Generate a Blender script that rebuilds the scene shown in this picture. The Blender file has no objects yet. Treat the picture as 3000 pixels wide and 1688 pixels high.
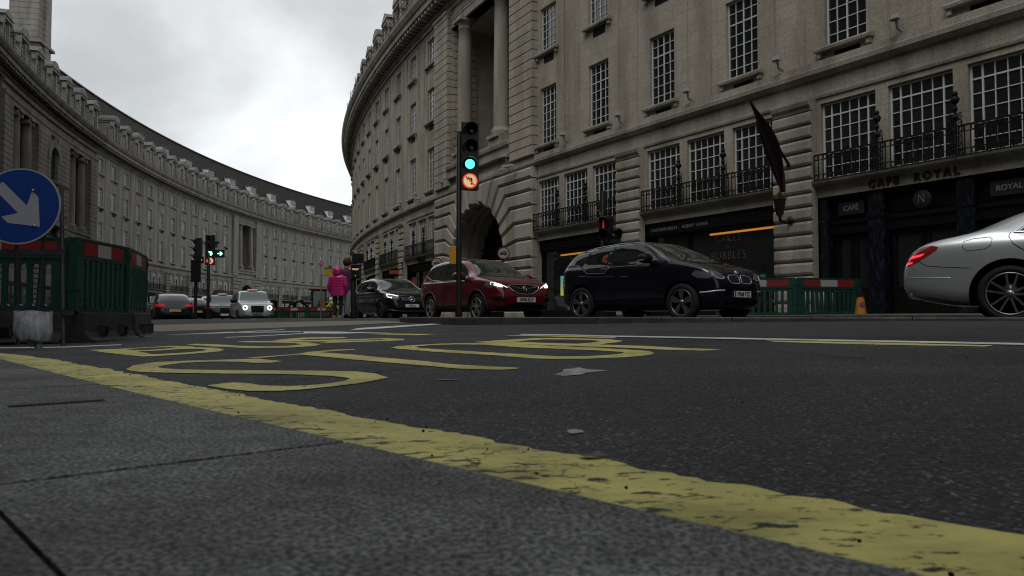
import bpy, bmesh, math, random, json
from mathutils import Vector, Matrix
from mathutils.bvhtree import BVHTree
from mathutils.geometry import tessellate_polygon
random.seed(7)
R_ = math.radians
SC = bpy.context.scene
# ------------------------------------------------------------------ camera
cam = bpy.data.objects.new('camera', bpy.data.cameras.new('camera'))
SC.collection.objects.link(cam); SC.camera = cam
cam.location = (0, 0, .2)
cam.rotation_euler = (R_(90)+math.atan(72.5/1932), 0, 0)
cam.data.sensor_width = 36; cam.data.lens = 27.0
cam.data.clip_start = .05; cam.data.clip_end = 2000
cam.data.dof.use_dof = True; cam.data.dof.focus_distance = 12.0; cam.data.dof.aperture_fstop = 12
# ------------------------------------------------------------------ world: overcast sky with cloud masses
W = bpy.data.worlds.new('World'); SC.world = W; W.use_nodes = True
nt = W.node_tree; nt.nodes.clear()
def N(t, ty, **k):
    n = t.nodes.new(ty)
    for a, b in k.items():
        if a == 'op': n.operation = b
        elif a == 'blend': n.blend_type = b
        else: setattr(n, a, b)
    return n
sky = N(nt, 'ShaderNodeTexSky', sky_type='NISHITA'); sky.sun_disc = False
SUN_EL, SUN_AZ = R_(58), R_(200)
sky.sun_elevation = SUN_EL; sky.sun_rotation = SUN_AZ
tc = N(nt, 'ShaderNodeTexCoord'); sx = N(nt, 'ShaderNodeSeparateXYZ'); vr = N(nt, 'ShaderNodeVectorRotate'); vr.rotation_type = 'Z_AXIS'; vr.inputs['Angle'].default_value = R_(-9); nt.links.new(tc.outputs['Generated'], vr.inputs[0]); nt.links.new(vr.outputs[0], sx.inputs[0])
addz = N(nt, 'ShaderNodeMath', op='ADD'); nt.links.new(sx.outputs[2], addz.inputs[0]); addz.inputs[1].default_value = .42
cmb = N(nt, 'ShaderNodeCombineXYZ')
for i in (0, 1):
    d = N(nt, 'ShaderNodeMath', op='DIVIDE'); nt.links.new(sx.outputs[i], d.inputs[0]); nt.links.new(addz.outputs[0], d.inputs[1]); nt.links.new(d.outputs[0], cmb.inputs[i])
cmb.inputs[2].default_value = 10.3
def wnoise(sc, det, rough, dist=0):
    n = N(nt, 'ShaderNodeTexNoise'); n.inputs['Scale'].default_value = sc; n.inputs['Detail'].default_value = det
    n.inputs['Roughness'].default_value = rough; n.inputs['Distortion'].default_value = dist
    nt.links.new(cmb.outputs[0], n.inputs['Vector']); return n
n1 = wnoise(1.55, 7, .52, .2)
rmp = N(nt, 'ShaderNodeValToRGB'); nt.links.new(n1.outputs['Fac'], rmp.inputs[0])
e = rmp.color_ramp.elements
e[0].position = .40; e[0].color = (.40, .418, .43, 1); e[1].position = .70; e[1].color = (.90, .925, .94, 1)
m = e.new(.50); m.color = (.52, .54, .55, 1)
m = e.new(.60); m.color = (.70, .725, .735, 1)
sc10 = N(nt, 'ShaderNodeMix', data_type='RGBA', blend_type='MULTIPLY'); sc10.inputs[0].default_value = 1
nt.links.new(rmp.outputs[0], sc10.inputs[6]); sc10.inputs[7].default_value = (8.6, 8.6, 8.6, 1)
mx = N(nt, 'ShaderNodeMix', data_type='RGBA'); mx.inputs[0].default_value = .97
nt.links.new(sky.outputs[0], mx.inputs[6]); nt.links.new(sc10.outputs[2], mx.inputs[7])
bg = N(nt, 'ShaderNodeBackground'); bg.inputs[1].default_value = .1
nt.links.new(mx.outputs[2], bg.inputs[0])
wo = N(nt, 'ShaderNodeOutputWorld'); nt.links.new(bg.outputs[0], wo.inputs[0])
sun = bpy.data.objects.new('sun', bpy.data.lights.new('sun', 'SUN')); SC.collection.objects.link(sun)
sun.data.energy = .5; sun.data.angle = R_(25); sun.data.color = (1, .97, .93)
sun.rotation_euler = (R_(90)-SUN_EL, 0, math.pi - SUN_AZ)
SC.view_settings.view_transform = 'Standard'; SC.view_settings.look = 'None'
SC.view_settings.exposure = .60; SC.view_settings.gamma = 1
SC.cycles.max_bounces = 6; SC.cycles.diffuse_bounces = 3; SC.cycles.glossy_bounces = 3; SC.cycles.use_denoising = True; SC.cycles.filter_width = 1.1
SC.cycles.caustics_reflective = False; SC.cycles.caustics_refractive = False
# ------------------------------------------------------------------ materials
MATS = {}
def mat(name, col, rough=.6, metal=0, coat=0, spec=.5, emit=None, es=0):
    if name in MATS: return MATS[name]
    m = bpy.data.materials.new(name); m.use_nodes = True
    b = m.node_tree.nodes['Principled BSDF']
    b.inputs['Base Color'].default_value = (*col, 1); b.inputs['Roughness'].default_value = rough
    b.inputs['Metallic'].default_value = metal; b.inputs['Coat Weight'].default_value = coat
    b.inputs['Coat Roughness'].default_value = .04; b.inputs['Specular IOR Level'].default_value = spec
    if emit: b.inputs['Emission Color'].default_value = (*emit, 1); b.inputs['Emission Strength'].default_value = es
    MATS[name] = m; return m
def varied(name, c1, c2, scale, rough=.7, bump=0, bscale=None, metal=0, coat=0, detail=6, lo=.35, hi=.65, c3=None, s3=1.5, stretch=None, spec=.5):
    """two-tone noise material with optional third large-scale stain and bump"""
    if name in MATS: return MATS[name]
    m = mat(name, c1, rough, metal, coat, spec); t = m.node_tree; b = t.nodes['Principled BSDF']
    g = N(t, 'ShaderNodeNewGeometry'); src = g.outputs['Position']
    if stretch:
        mp = N(t, 'ShaderNodeMapping'); t.links.new(src, mp.inputs[0]); mp.inputs['Scale'].default_value = stretch; src = mp.outputs[0]
    n = N(t, 'ShaderNodeTexNoise'); n.inputs['Scale'].default_value = scale; n.inputs['Detail'].default_value = detail; t.links.new(src, n.inputs['Vector'])
    r = N(t, 'ShaderNodeValToRGB'); r.color_ramp.elements[0].position = lo; r.color_ramp.elements[0].color = (*c1, 1)
    r.color_ramp.elements[1].position = hi; r.color_ramp.elements[1].color = (*c2, 1); t.links.new(n.outputs['Fac'], r.inputs[0])
    out = r.outputs[0]
    if c3:
        n3 = N(t, 'ShaderNodeTexNoise'); n3.inputs['Scale'].default_value = s3; n3.inputs['Detail'].default_value = 5; t.links.new(g.outputs['Position'], n3.inputs['Vector'])
        r3 = N(t, 'ShaderNodeValToRGB'); r3.color_ramp.elements[0].position = .5; r3.color_ramp.elements[0].color = (0, 0, 0, 1); r3.color_ramp.elements[1].position = .72; r3.color_ramp.elements[1].color = (1, 1, 1, 1)
        t.links.new(n3.outputs['Fac'], r3.inputs[0])
        x = N(t, 'ShaderNodeMix', data_type='RGBA'); t.links.new(r3.outputs[0], x.inputs[0]); t.links.new(out, x.inputs[6]); x.inputs[7].default_value = (*c3, 1); out = x.outputs[2]
    t.links.new(out, b.inputs['Base Color'])
    if bump:
        nb = N(t, 'ShaderNodeTexNoise'); nb.inputs['Scale'].default_value = bscale or scale; nb.inputs['Detail'].default_value = 4; t.links.new(src, nb.inputs['Vector'])
        bp = N(t, 'ShaderNodeBump'); bp.inputs['Strength'].default_value = bump; bp.inputs['Distance'].default_value = .01
        t.links.new(nb.outputs['Fac'], bp.inputs['Height']); t.links.new(bp.outputs[0], b.inputs['Normal'])
    return m
def stone(name, c1, c2, stain, bw=1.15, rh=.45, joint=.007, jd=.55):
    m = mat(name, c1, .85, spec=.25); t = m.node_tree; b = t.nodes['Principled BSDF']
    uv = N(t, 'ShaderNodeUVMap'); br = N(t, 'ShaderNodeTexBrick'); t.links.new(uv.outputs[0], br.inputs['Vector'])
    br.inputs['Scale'].default_value = 1; br.inputs['Brick Width'].default_value = bw; br.inputs['Row Height'].default_value = rh
    br.inputs['Mortar Size'].default_value = joint; br.inputs['Mortar Smooth'].default_value = .3; br.inputs['Bias'].default_value = 0
    br.inputs['Color1'].default_value = (*c1, 1); br.inputs['Color2'].default_value = (*c2, 1)
    br.inputs['Mortar'].default_value = (*[x*jd for x in c1], 1)
    g = N(t, 'ShaderNodeNewGeometry')
    mp = N(t, 'ShaderNodeMapping'); t.links.new(g.outputs['Position'], mp.inputs[0]); mp.inputs['Scale'].default_value = (1.1, 1.1, .22)
    n = N(t, 'ShaderNodeTexNoise'); n.inputs['Scale'].default_value = .9; n.inputs['Detail'].default_value = 9; n.inputs['Roughness'].default_value = .62; t.links.new(mp.outputs[0], n.inputs['Vector'])
    r = N(t, 'ShaderNodeValToRGB'); r.color_ramp.elements[0].position = .42; r.color_ramp.elements[0].color = (0, 0, 0, 1); r.color_ramp.elements[1].position = .64; r.color_ramp.elements[1].color = (.8, .8, .8, 1)
    t.links.new(n.outputs['Fac'], r.inputs[0])
    x = N(t, 'ShaderNodeMix', data_type='RGBA'); t.links.new(r.outputs[0], x.inputs[0]); t.links.new(br.outputs[0], x.inputs[6]); x.inputs[7].default_value = (*stain, 1)
    n2 = N(t, 'ShaderNodeTexNoise'); n2.inputs['Scale'].default_value = 14; n2.inputs['Detail'].default_value = 6; t.links.new(g.outputs['Position'], n2.inputs['Vector'])
    x2 = N(t, 'ShaderNodeMix', data_type='RGBA', blend_type='OVERLAY'); x2.inputs[0].default_value = .45
    t.links.new(x.outputs[2], x2.inputs[6]); t.links.new(n2.outputs['Fac'], x2.inputs[7]); t.links.new(x2.outputs[2], b.inputs['Base Color'])
    bp = N(t, 'ShaderNodeBump'); bp.inputs['Strength'].default_value = .25; bp.inputs['Distance'].default_value = .02; t.links.new(n2.outputs['Fac'], bp.inputs['Height']); t.links.new(bp.outputs[0], b.inputs['Normal'])
    return m
M_st = stone('portland_stone', (.415, .374, .303), (.372, .335, .27), (.24, .212, .166))
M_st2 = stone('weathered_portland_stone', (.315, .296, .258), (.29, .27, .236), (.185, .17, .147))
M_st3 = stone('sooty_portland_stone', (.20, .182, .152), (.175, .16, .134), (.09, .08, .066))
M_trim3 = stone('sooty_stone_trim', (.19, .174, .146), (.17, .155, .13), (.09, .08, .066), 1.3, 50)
M_trim = stone('stone_trim', (.385, .353, .294), (.362, .331, .275), (.21, .188, .15), 1.3, 50)
M_trim2 = stone('weathered_stone_trim', (.30, .281, .245), (.278, .26, .226), (.165, .15, .13), 1.3, 50)
M_whitef = mat('white_window_paint', (.62, .63, .6), .5)
M_glass = mat('dark_window_glass', (.012, .014, .016), .05, spec=.8, coat=.25)
M_paleglass = mat('glass_with_painted_reflection', (.11, .12, .112), .08, spec=.8, coat=.25)  # paler glass: bright reflections put into the colour, scattered at random
M_iron = mat('black_ironwork', (.008, .008, .009), .5, spec=.2)
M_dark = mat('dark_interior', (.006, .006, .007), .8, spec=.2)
M_black = mat('black_paint', (.006, .006, .007), .45, spec=.18)
M_blackm = mat('matt_black', (.006, .006, .006), .75, spec=.12)
M_slate = varied('roof_slates', (.020, .018, .0155), (.036, .033, .028), 3, .8, c3=(.016, .017, .012), stretch=(1, 1, 2.5), spec=.12)
M_lead = varied('lead_sheet', (.07, .073, .075), (.11, .113, .115), 2.2, .55)
M_bronze = mat('bronze_letters', (.030, .018, .012), .5, spec=.2)
M_chrome = mat('chrome', (.75, .76, .78), .12, 1)
M_tyre = mat('tyre_rubber', (.012, .012, .012), .8, spec=.3)
M_white = mat('white_paint', (.7, .7, .69), .5)
M_marble = varied('dark_marble', (.004, .005, .009), (.022, .028, .044), 6, .25, lo=.5, hi=.72, detail=10, stretch=(2, 2, .7))
# ------------------------------------------------------------------ mesh helpers
class MB:
    def __init__(s): s.v = []; s.f = []; s.m = []; s.uv = []; s.sm = []
    def face(s, pts, uvs=None, mi=0, smooth=False):
        b = len(s.v); s.v += [tuple(p) for p in pts]; s.f.append(tuple(range(b, b+len(pts)))); s.m.append(mi); s.sm.append(smooth)
        s.uv.append(uvs or [(0, 0)]*len(pts))
    def mesh(s, vs, fs, mi=0, smooth=False, uvf=None):
        b = len(s.v); s.v += [tuple(p) for p in vs]
        for f in fs:
            s.f.append(tuple(b+i for i in f)); s.m.append(mi); s.sm.append(smooth)
            s.uv.append([uvf[i] for i in f] if uvf else [(vs[i][0]+vs[i][1], vs[i][2]) for i in f])
    def box(s, x0, x1, y0, y1, z0, z1, mi=0):
        v = [(x0,y0,z0),(x1,y0,z0),(x1,y1,z0),(x0,y1,z0),(x0,y0,z1),(x1,y0,z1),(x1,y1,z1),(x0,y1,z1)]
        s.mesh(v, [(0,3,2,1),(4,5,6,7),(0,1,5,4),(1,2,6,5),(2,3,7,6),(3,0,4,7)], mi)
    def obox(s, c, ax, ay, az, mi=0):
        c = Vector(c); ax, ay, az = Vector(ax), Vector(ay), Vector(az)
        v = [c+sx*ax+sy*ay+sz*az for sx, sy, sz in ((-1,-1,-1),(1,-1,-1),(1,1,-1),(-1,1,-1),(-1,-1,1),(1,-1,1),(1,1,1),(-1,1,1))]
        s.mesh(v, [(0,3,2,1),(4,5,6,7),(0,1,5,4),(1,2,6,5),(2,3,7,6),(3,0,4,7)], mi)
    def tube(s, pts, r, n=8, mi=0, cap=True):
        pts = [Vector(p) for p in pts]; rs = r if isinstance(r, (list, tuple)) else [r]*len(pts); vs = []; up = None
        for i, p in enumerate(pts):
            d = (pts[min(i+1, len(pts)-1)]-pts[max(i-1, 0)]).normalized()
            if up is None: up = Vector((0, 0, 1)) if abs(d.z) < .9 else Vector((1, 0, 0))
            a = d.cross(up).normalized(); b = a.cross(d).normalized(); up = b
            for k in range(n):
                t = 2*math.pi*k/n; vs.append(p+rs[i]*(math.cos(t)*a+math.sin(t)*b))
        fs = [(i*n+k, (i+1)*n+k, (i+1)*n+(k+1) % n, i*n+(k+1) % n) for i in range(len(pts)-1) for k in range(n)]
        s.mesh(vs, fs, mi, True)
        if cap: s.mesh(vs[:n], [tuple(range(n))], mi); s.mesh(vs[-n:], [tuple(range(n-1, -1, -1))], mi)
    def lathe(s, prof, c=(0,0,0), ax=(0,0,1), n=24, mi=0, smooth=True):
        az = Vector(ax).normalized(); a = az.orthogonal().normalized(); b = az.cross(a); c = Vector(c); vs = []
        for r, h in prof:
            for k in range(n):
                t = 2*math.pi*k/n; vs.append(c+az*h+r*(math.cos(t)*a+math.sin(t)*b))
        s.mesh(vs, [(i*n+k, i*n+(k+1) % n, (i+1)*n+(k+1) % n, (i+1)*n+k) for i in range(len(prof)-1) for k in range(n)], mi, smooth)
    def prism(s, poly, origin, ax, ay, an, h0, h1, mi=0):
        """2-D polygon in plane (ax, ay) extruded along an"""
        o, ax, ay, an = Vector(origin), Vector(ax), Vector(ay), Vector(an); n = len(poly)
        lo = [o+ax*p[0]+ay*p[1]+an*h0 for p in poly]; hi = [o+ax*p[0]+ay*p[1]+an*h1 for p in poly]
        s.mesh(lo+hi, [tuple(range(n-1, -1, -1)), tuple(range(n, 2*n))]+[(i, (i+1) % n, n+(i+1) % n, n+i) for i in range(n)], mi)
    def data(s, name, mats):
        me = bpy.data.meshes.new(name); me.from_pydata(s.v, [], s.f)
        for m in mats: me.materials.append(m)
        me.polygons.foreach_set('material_index', s.m); me.polygons.foreach_set('use_smooth', s.sm)
        ul = me.uv_layers.new(name='UVMap'); flat = [c for u in s.uv for p in u for c in p]; ul.data.foreach_set('uv', flat)
        me.update(); return me
def link(name, data, parent=None, loc=(0,0,0), rotz=0):
    o = bpy.data.objects.new(name, data); SC.collection.objects.link(o)
    o.location = loc; o.rotation_euler = (0, 0, rotz)
    if parent: o.parent = parent
    return o
def part(name, mb, mats, parent=None, loc=(0,0,0), rotz=0, fix=True):
    me = mb.data(name, mats if isinstance(mats, (list, tuple)) else [mats])
    if fix: clean(me)
    return link(name, me, parent, loc, rotz)
def clean(me, merge=False):
    bm = bmesh.new(); bm.from_mesh(me)
    if merge: bmesh.ops.remove_doubles(bm, verts=bm.verts, dist=1e-4)
    bmesh.ops.recalc_face_normals(bm, faces=bm.faces); bm.to_mesh(me); bm.free()
def tag(o, label, cat, group=None):
    o['label'] = label; o['category'] = cat
    if group: o['group'] = group
    return o
def thing(name, label, cat, loc=(0,0,0), rotz=0, group=None):
    return tag(link(name, None, None, loc, rotz), label, cat, group)
def struct(name, mb, mats):
    o = part(name, mb, mats); o['kind'] = 'structure'; return o
def bevel(o, w=.01, seg=2, ang=40):
    m = o.modifiers.new('b', 'BEVEL'); m.width = w; m.segments = seg; m.limit_method = 'ANGLE'; m.angle_limit = R_(ang); return o
def copy_tree(o, parent=None):
    c = o.copy(); SC.collection.objects.link(c)
    if parent: c.parent = parent
    for ch in list(o.children): copy_tree(ch, c)
    return c
def text_mesh(s, size, ext=.004, off=0, align='CENTER', space=1.0):
    cu = bpy.data.curves.new('t', 'FONT'); cu.body = s; cu.size = size; cu.extrude = ext; cu.offset = off; cu.align_x = align; cu.align_y = 'CENTER'; cu.space_character = space; cu.resolution_u = 3
    o = bpy.data.objects.new('t', cu); SC.collection.objects.link(o)
    dg = bpy.context.evaluated_depsgraph_get(); me = bpy.data.meshes.new_from_object(o.evaluated_get(dg))
    bpy.data.objects.remove(o); bpy.data.curves.remove(cu); return me
def text_part(name, s, size, m, parent, origin, ax, ay, ext=.004, off=0, align='CENTER', space=1.0, sx=1):
    me = text_mesh(s, size, ext, off, align, space); ax = Vector(ax).normalized(); ay = Vector(ay).normalized(); an = ax.cross(ay); o0 = Vector(origin)
    for v in me.vertices: v.co = o0+ax*v.co.x*sx+ay*v.co.y+an*v.co.z
    me.materials.clear(); me.materials.append(m); me.name = name
    return link(name, me, parent)
# ------------------------------------------------------------------ ground shape
def sst(a, b, x):
    u = min(1, max(0, (x-a)/(b-a))); return u*u*(3-2*u)
TH = R_(42.5); CT, ST = math.cos(TH), math.sin(TH)
def DS(X, Y): return X*CT+Y*ST, -X*ST+Y*CT
def XY(D, S): return D*CT-S*ST, D*ST+S*CT
def slope(X, Y, D=None, S=None):
    D, S = DS(X, Y); return -.19*sst(3, 12, S)*(1-sst(4, 9, D))-.28*sst(18, 46, Y)
def gz(X, Y):
    D, S = DS(X, Y); A = .0215*(D-.8) if D < 8.2 else .16-.05*sst(8.2, 12, D)
    return max(-.01, A)+slope(X, Y)
def bend(S): return .006*max(0, S-1)**2 if S < 40 else 9.1+.468*(S-40)
# ------------------------------------------------------------------ facade paths
def rpath(t):
    X0, Y0, ph, t1, R = 1.661, 36.495, R_(31.589), -5.69, 186.5
    if t <= t1: return X0-t*math.sin(ph), Y0+t*math.cos(ph), ph
    h = ph-(t-t1)/R
    return X0-t1*math.sin(ph)-R*(math.cos(h)-math.cos(ph)), Y0+t1*math.cos(ph)+R*(math.sin(ph)-math.sin(h)), h
def lpath(t):
    R = 224.7; ph = R_(11.044); h = ph-t/R
    return -47.09-R*(math.cos(h)-math.cos(ph)), 87.45+R*(math.sin(ph)-math.sin(h)), h
class Fac:
    """facade coordinates: t along the street, e out from the wall, z up"""
    def __init__(s, side, z0): s.side = side; s.z0 = z0
    def frame(s, t):
        x, y, h = (rpath if s.side == 'R' else lpath)(t)
        T = Vector((-math.sin(h), math.cos(h), 0)); n = Vector((-math.cos(h), -math.sin(h), 0)) if s.side == 'R' else Vector((math.cos(h), math.sin(h), 0))
        return Vector((x, y, s.z0)), T, n
    def P(s, t, e, z):
        o, T, n = s.frame(t); return o+n*e+Vector((0, 0, z))
    def rotz(s, t):      # object x along the image-right direction, y pointing out of the wall (away from viewer = -y)
        o, T, n = s.frame(t); X = T if s.side == 'R' else -T
        return math.atan2(X.y, X.x)
    def quad(s, mb, a, b, c, d, mi=0):
        mb.face([s.P(*p) for p in (a, b, c, d)], [(p[0]+p[1], p[2]) for p in (a, b, c, d)], mi)
    def box(s, mb, t0, t1, e0, e1, z0, z1, mi=0, seg=3.0):
        n = max(1, int(math.ceil(abs(t1-t0)/seg)))
        ts = [t0+(t1-t0)*i/n for i in range(n+1)]
        ring = [(e0, z0), (e1, z0), (e1, z1), (e0, z1)]
        b = len(mb.v)
        for t in ts:
            for e, z in ring: mb.v.append(tuple(s.P(t, e, z)))
        def add(idx, uv): mb.f.append(tuple(b+i for i in idx)); mb.m.append(mi); mb.sm.append(False); mb.uv.append(uv)
        for i in range(n):
            for k in range(4):
                k2 = (k+1) % 4; (ea, za), (eb, zb) = ring[k], ring[k2]
                add((i*4+k, i*4+k2, (i+1)*4+k2, (i+1)*4+k), [(ts[i]+ea*.3, za+ea*.01), (ts[i]+eb*.3, zb+eb*.01), (ts[i+1]+eb*.3, zb+eb*.01), (ts[i+1]+ea*.3, za+ea*.01)])
        for i, t in ((0, t0), (n, t1)):
            add((i*4, i*4+1, i*4+2, i*4+3), [(t+e, z) for e, z in ring])
    def prof(s, mb, t0, t1, ring, mi=0, seg=3.0):
        n = max(1, int(math.ceil(abs(t1-t0)/seg))); ts = [t0+(t1-t0)*i/n for i in range(n+1)]; K = len(ring); b = len(mb.v)
        for t in ts:
            for e, z in ring: mb.v.append(tuple(s.P(t, e, z)))
        def add(idx, uv): mb.f.append(tuple(b+i for i in idx)); mb.m.append(mi); mb.sm.append(False); mb.uv.append(uv)
        for i in range(n):
            for k in range(K):
                k2 = (k+1) % K; (ea, za), (eb, zb) = ring[k], ring[k2]
                add((i*K+k, i*K+k2, (i+1)*K+k2, (i+1)*K+k), [(ts[i]+ea*.3, za), (ts[i]+eb*.3, zb), (ts[i+1]+eb*.3, zb), (ts[i+1]+ea*.3, za)])
        for i in (0, n): add(tuple(i*K+k for k in range(K)), [(ts[i]+e, z) for e, z in ring])
    def poly(s, mb, pts, e0, e1, ch=.0, mi=0):
        """polygon of (t, z) extruded from e0 to e1 with a chamfered front"""
        n = len(pts); b = len(mb.v)
        area = sum(pts[i][0]*pts[(i+1) % n][1]-pts[(i+1) % n][0]*pts[i][1] for i in range(n))
        if area < 0: pts = pts[::-1]
        inner = offset_poly(pts, ch) if ch else pts
        rings = [(pts, e0), (pts, e1-ch), (inner, e1)] if ch else [(pts, e0), (pts, e1)]
        for ps, e in rings:
            for t, z in ps: mb.v.append(tuple(s.P(t, e, z)))
        def add(idx, uv): mb.f.append(tuple(b+i for i in idx)); mb.m.append(mi); mb.sm.append(False); mb.uv.append(uv)
        for r in range(len(rings)-1):
            for k in range(n):
                k2 = (k+1) % n
                q = [(rings[r][0][k], rings[r][1]), (rings[r][0][k2], rings[r][1]), (rings[r+1][0][k2], rings[r+1][1]), (rings[r+1][0][k], rings[r+1][1])]
                add((r*n+k, r*n+k2, (r+1)*n+k2, (r+1)*n+k), [(p[0]+e, p[1]) for p, e in q])
        L = (len(rings)-1)*n
        for tri in tessellate_polygon([[Vector((t, z, 0)) for t, z in rings[-1][0]]]):
            add(tuple(L+i for i in tri), [rings[-1][0][i] for i in tri])
def offset_poly(pts, d):
    n = len(pts); out = []
    for i in range(n):
        p0, p1, p2 = Vector(pts[i-1]), Vector(pts[i]), Vector(pts[(i+1) % n])
        a = (p1-p0).normalized(); b = (p2-p1).normalized()
        na, nb = Vector((-a.y, a.x)), Vector((-b.y, b.x)); m = (na+nb)
        if m.length < 1e-5: out.append(tuple(p1+na*d)); continue
        m.normalize(); k = d/max(.35, m.dot(na)); out.append(tuple(p1+m*k))
    return out
# ------------------------------------------------------------------ window prototypes
def window_meshes(w, h, cols, rows, bar=.023, heavy_row=None, door=False, mcol=None):
    f = MB(); o = .048
    f.box(-w/2, -w/2+o, -.04, .04, 0, h); f.box(w/2-o, w/2, -.04, .04, 0, h); f.box(-w/2+o, w/2-o, -.04, .04, 0, o); f.box(-w/2+o, w/2-o, -.04, .04, h-o, h)
    for i in range(1, cols):
        x = -w/2+w*i/cols; b = bar*(1.9 if (door and i in (1, cols-1)) or (mcol == i) else 1); f.box(x-b/2, x+b/2, -.03, .032, o, h-o)
    for j in range(1, rows):
        z = h*j/rows; b = bar*(1.9 if (heavy_row == j) else 1); f.box(-w/2+o, w/2-o, -.028, .029, z-b/2, z+b/2)
    p = MB(); p.box(-w/2+.02, w/2-.02, -.012, -.002, .02, h-.02)
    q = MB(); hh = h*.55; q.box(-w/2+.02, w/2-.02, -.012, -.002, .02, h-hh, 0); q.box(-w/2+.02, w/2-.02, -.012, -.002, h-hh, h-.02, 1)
    return f.data('window_frame', [M_whitef]), p.data('pane', [M_glass]), q.data('pane', [M_glass, M_paleglass])
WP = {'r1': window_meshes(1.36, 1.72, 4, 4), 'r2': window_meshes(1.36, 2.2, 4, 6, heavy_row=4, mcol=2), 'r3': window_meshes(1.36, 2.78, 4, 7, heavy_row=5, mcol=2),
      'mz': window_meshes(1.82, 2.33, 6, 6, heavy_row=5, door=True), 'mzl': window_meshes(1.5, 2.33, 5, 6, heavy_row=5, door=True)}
for k in WP:
    for me in WP[k]: clean(me)
sl = MB(); sl.mesh([(x, y, z) for x in (-.95, .95) for y, z in ((-.2, -.13), (.2, -.13), (.22, -.05), (.2, 0), (-.2, .005))], [(0,1,6,5),(1,2,7,6),(2,3,8,7),(3,4,9,8),(4,0,5,9),(0,4,3,2,1),(5,6,7,8,9)])
for s_ in (-.83, .83): sl.box(s_-.06, s_+.06, 0, .14, -.3, -.131)
SILL = sl.data('sill', [M_trim]); clean(SILL); vt = MB(); vt.box(-.5, .35, -.02, .012, -.55, -.2); VENT = vt.data('vent', [M_dark]); clean(VENT)
def add_window(kind, F, t, z, parent, name='window', e=-.15):
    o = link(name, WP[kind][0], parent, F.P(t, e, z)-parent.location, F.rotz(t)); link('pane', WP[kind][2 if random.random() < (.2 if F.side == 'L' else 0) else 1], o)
    if kind[0] == 'r':
        link('sill', SILL, o, (0, -e, 0))
        if kind != 'r1': link('vent', VENT, o, (0, -e, 0))
    return o
ROWS = [('r3', 8.5, 2.78), ('r2', 13.02, 2.2), ('r1', 16.82, 1.72)]
TOPZ = 19.3
def wall_grid(mb, F, t0, t1, holes, z1=TOPZ, depth=.3):
    ts = {t0, t1}; zs = {0., z1, 4.3}
    for a, b, c, d in holes: ts |= {a, b}; zs |= {c, d}
    ts = sorted(x for x in ts if t0 <= x <= t1); zs = sorted(x for x in zs if 0 <= x <= z1); tt = [ts[0]]
    for a, b in zip(ts, ts[1:]):
        n = max(1, int(math.ceil((b-a)/2.5)))
        tt += [a+(b-a)*(i+1)/n for i in range(n)]
    for a, b in zip(tt, tt[1:]):
        if b-a < 1e-6: continue
        for c, d in zip(zs, zs[1:]):
            cx, cz = (a+b)/2, (c+d)/2
            if any(h[0] < cx < h[1] and h[2] < cz < h[3] for h in holes): continue
            F.quad(mb, (a, 0, c), (b, 0, c), (b, 0, d), (a, 0, d))
    for a, b, c, d in holes:
        if b-a > 3: continue
        for q in (((a,0,c),(a,0,d),(a,-depth,d),(a,-depth,c)), ((b,0,c),(b,0,d),(b,-depth,d),(b,-depth,c)), ((a,0,d),(b,0,d),(b,-depth,d),(a,-depth,d)), ((a,0,c),(b,0,c),(b,-depth,c),(a,-depth,c))):
            F.quad(mb, *q)
def rust_pier(mb, F, t0, t1, z0, z1, e=.32, course=.44):
    n = max(1, round((z1-z0)/course)); h = (z1-z0)/n
    for i in range(n):
        a = z0+i*h; b = a+h
        ring = [(0, a), (e-.11, a), (e-.10, a+.018), (e-.025, a+.045), (e, a+.10), (e, b-.10), (e-.025, b-.045), (e-.10, b-.018), (e-.11, b), (0, b)]
        F.prof(mb, t0, t1, ring)
def flat_rust(mb, F, t0, t1, z0, z1, e0, e1, course=.47):
    n = round((z1-z0)/course); h = (z1-z0)/n
    F.box(mb, t0+.05, t1-.05, e0, e1-.06, z0, z1)
    for i in range(n): F.box(mb, t0, t1, e0, e1, z0+i*h+.025, z0+(i+1)*h-.025)
def column(parent, F, t, e, z0, z1, r, ms, ionic=False):
    mb = MB(); c = F.P(t, e, 0); h = z1-z0
    prof = [(r*1.32, 0), (r*1.32, .12), (r*1.36, .2), (r*1.3, .28), (r*1.12, .32), (r*1.1, .4), (r*1.0, .48)]
    for k in range(9): u = k/8; prof.append((r*(1-.14*u**1.7), .5+u*(h-1.15)))
    prof += [(r*.95, h-.62), (r*.95, h-.56), (r*.86, h-.52), (r*.87, h-.36), (r*1.0, h-.3), (r*1.18, h-.2)]
    mb.lathe([(a, b+z0) for a, b in prof], c, n=28)
    F.box(mb, t-r*1.38, t+r*1.38, e-r*1.38, e+r*1.38, z0-.16, z0+.01); F.box(mb, t-r*1.3, t+r*1.3, e-r*1.3, e+r*1.3, z1-.2, z1)
    if ionic:
        for s in (-1, 1):
            o, T, n = F.frame(t); p = F.P(t+s*r*1.15, e, z1-.38)
            mb.lathe([(0, -r), (.24, -r), (.2, 0), (.24, r), (0, r)], p, n, 14)
    for i in range(len(mb.v)): mb.v[i] = tuple(Vector(mb.v[i])-parent.location)
    return part('column', mb, ms, parent)
def local(mb, parent):
    L = parent.location; mb.v = [(v[0]-L.x, v[1]-L.y, v[2]-L.z) for v in mb.v]; return mb
def fpart(name, mb, ms, parent): return part(name, local(mb, parent), ms, parent)
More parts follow.
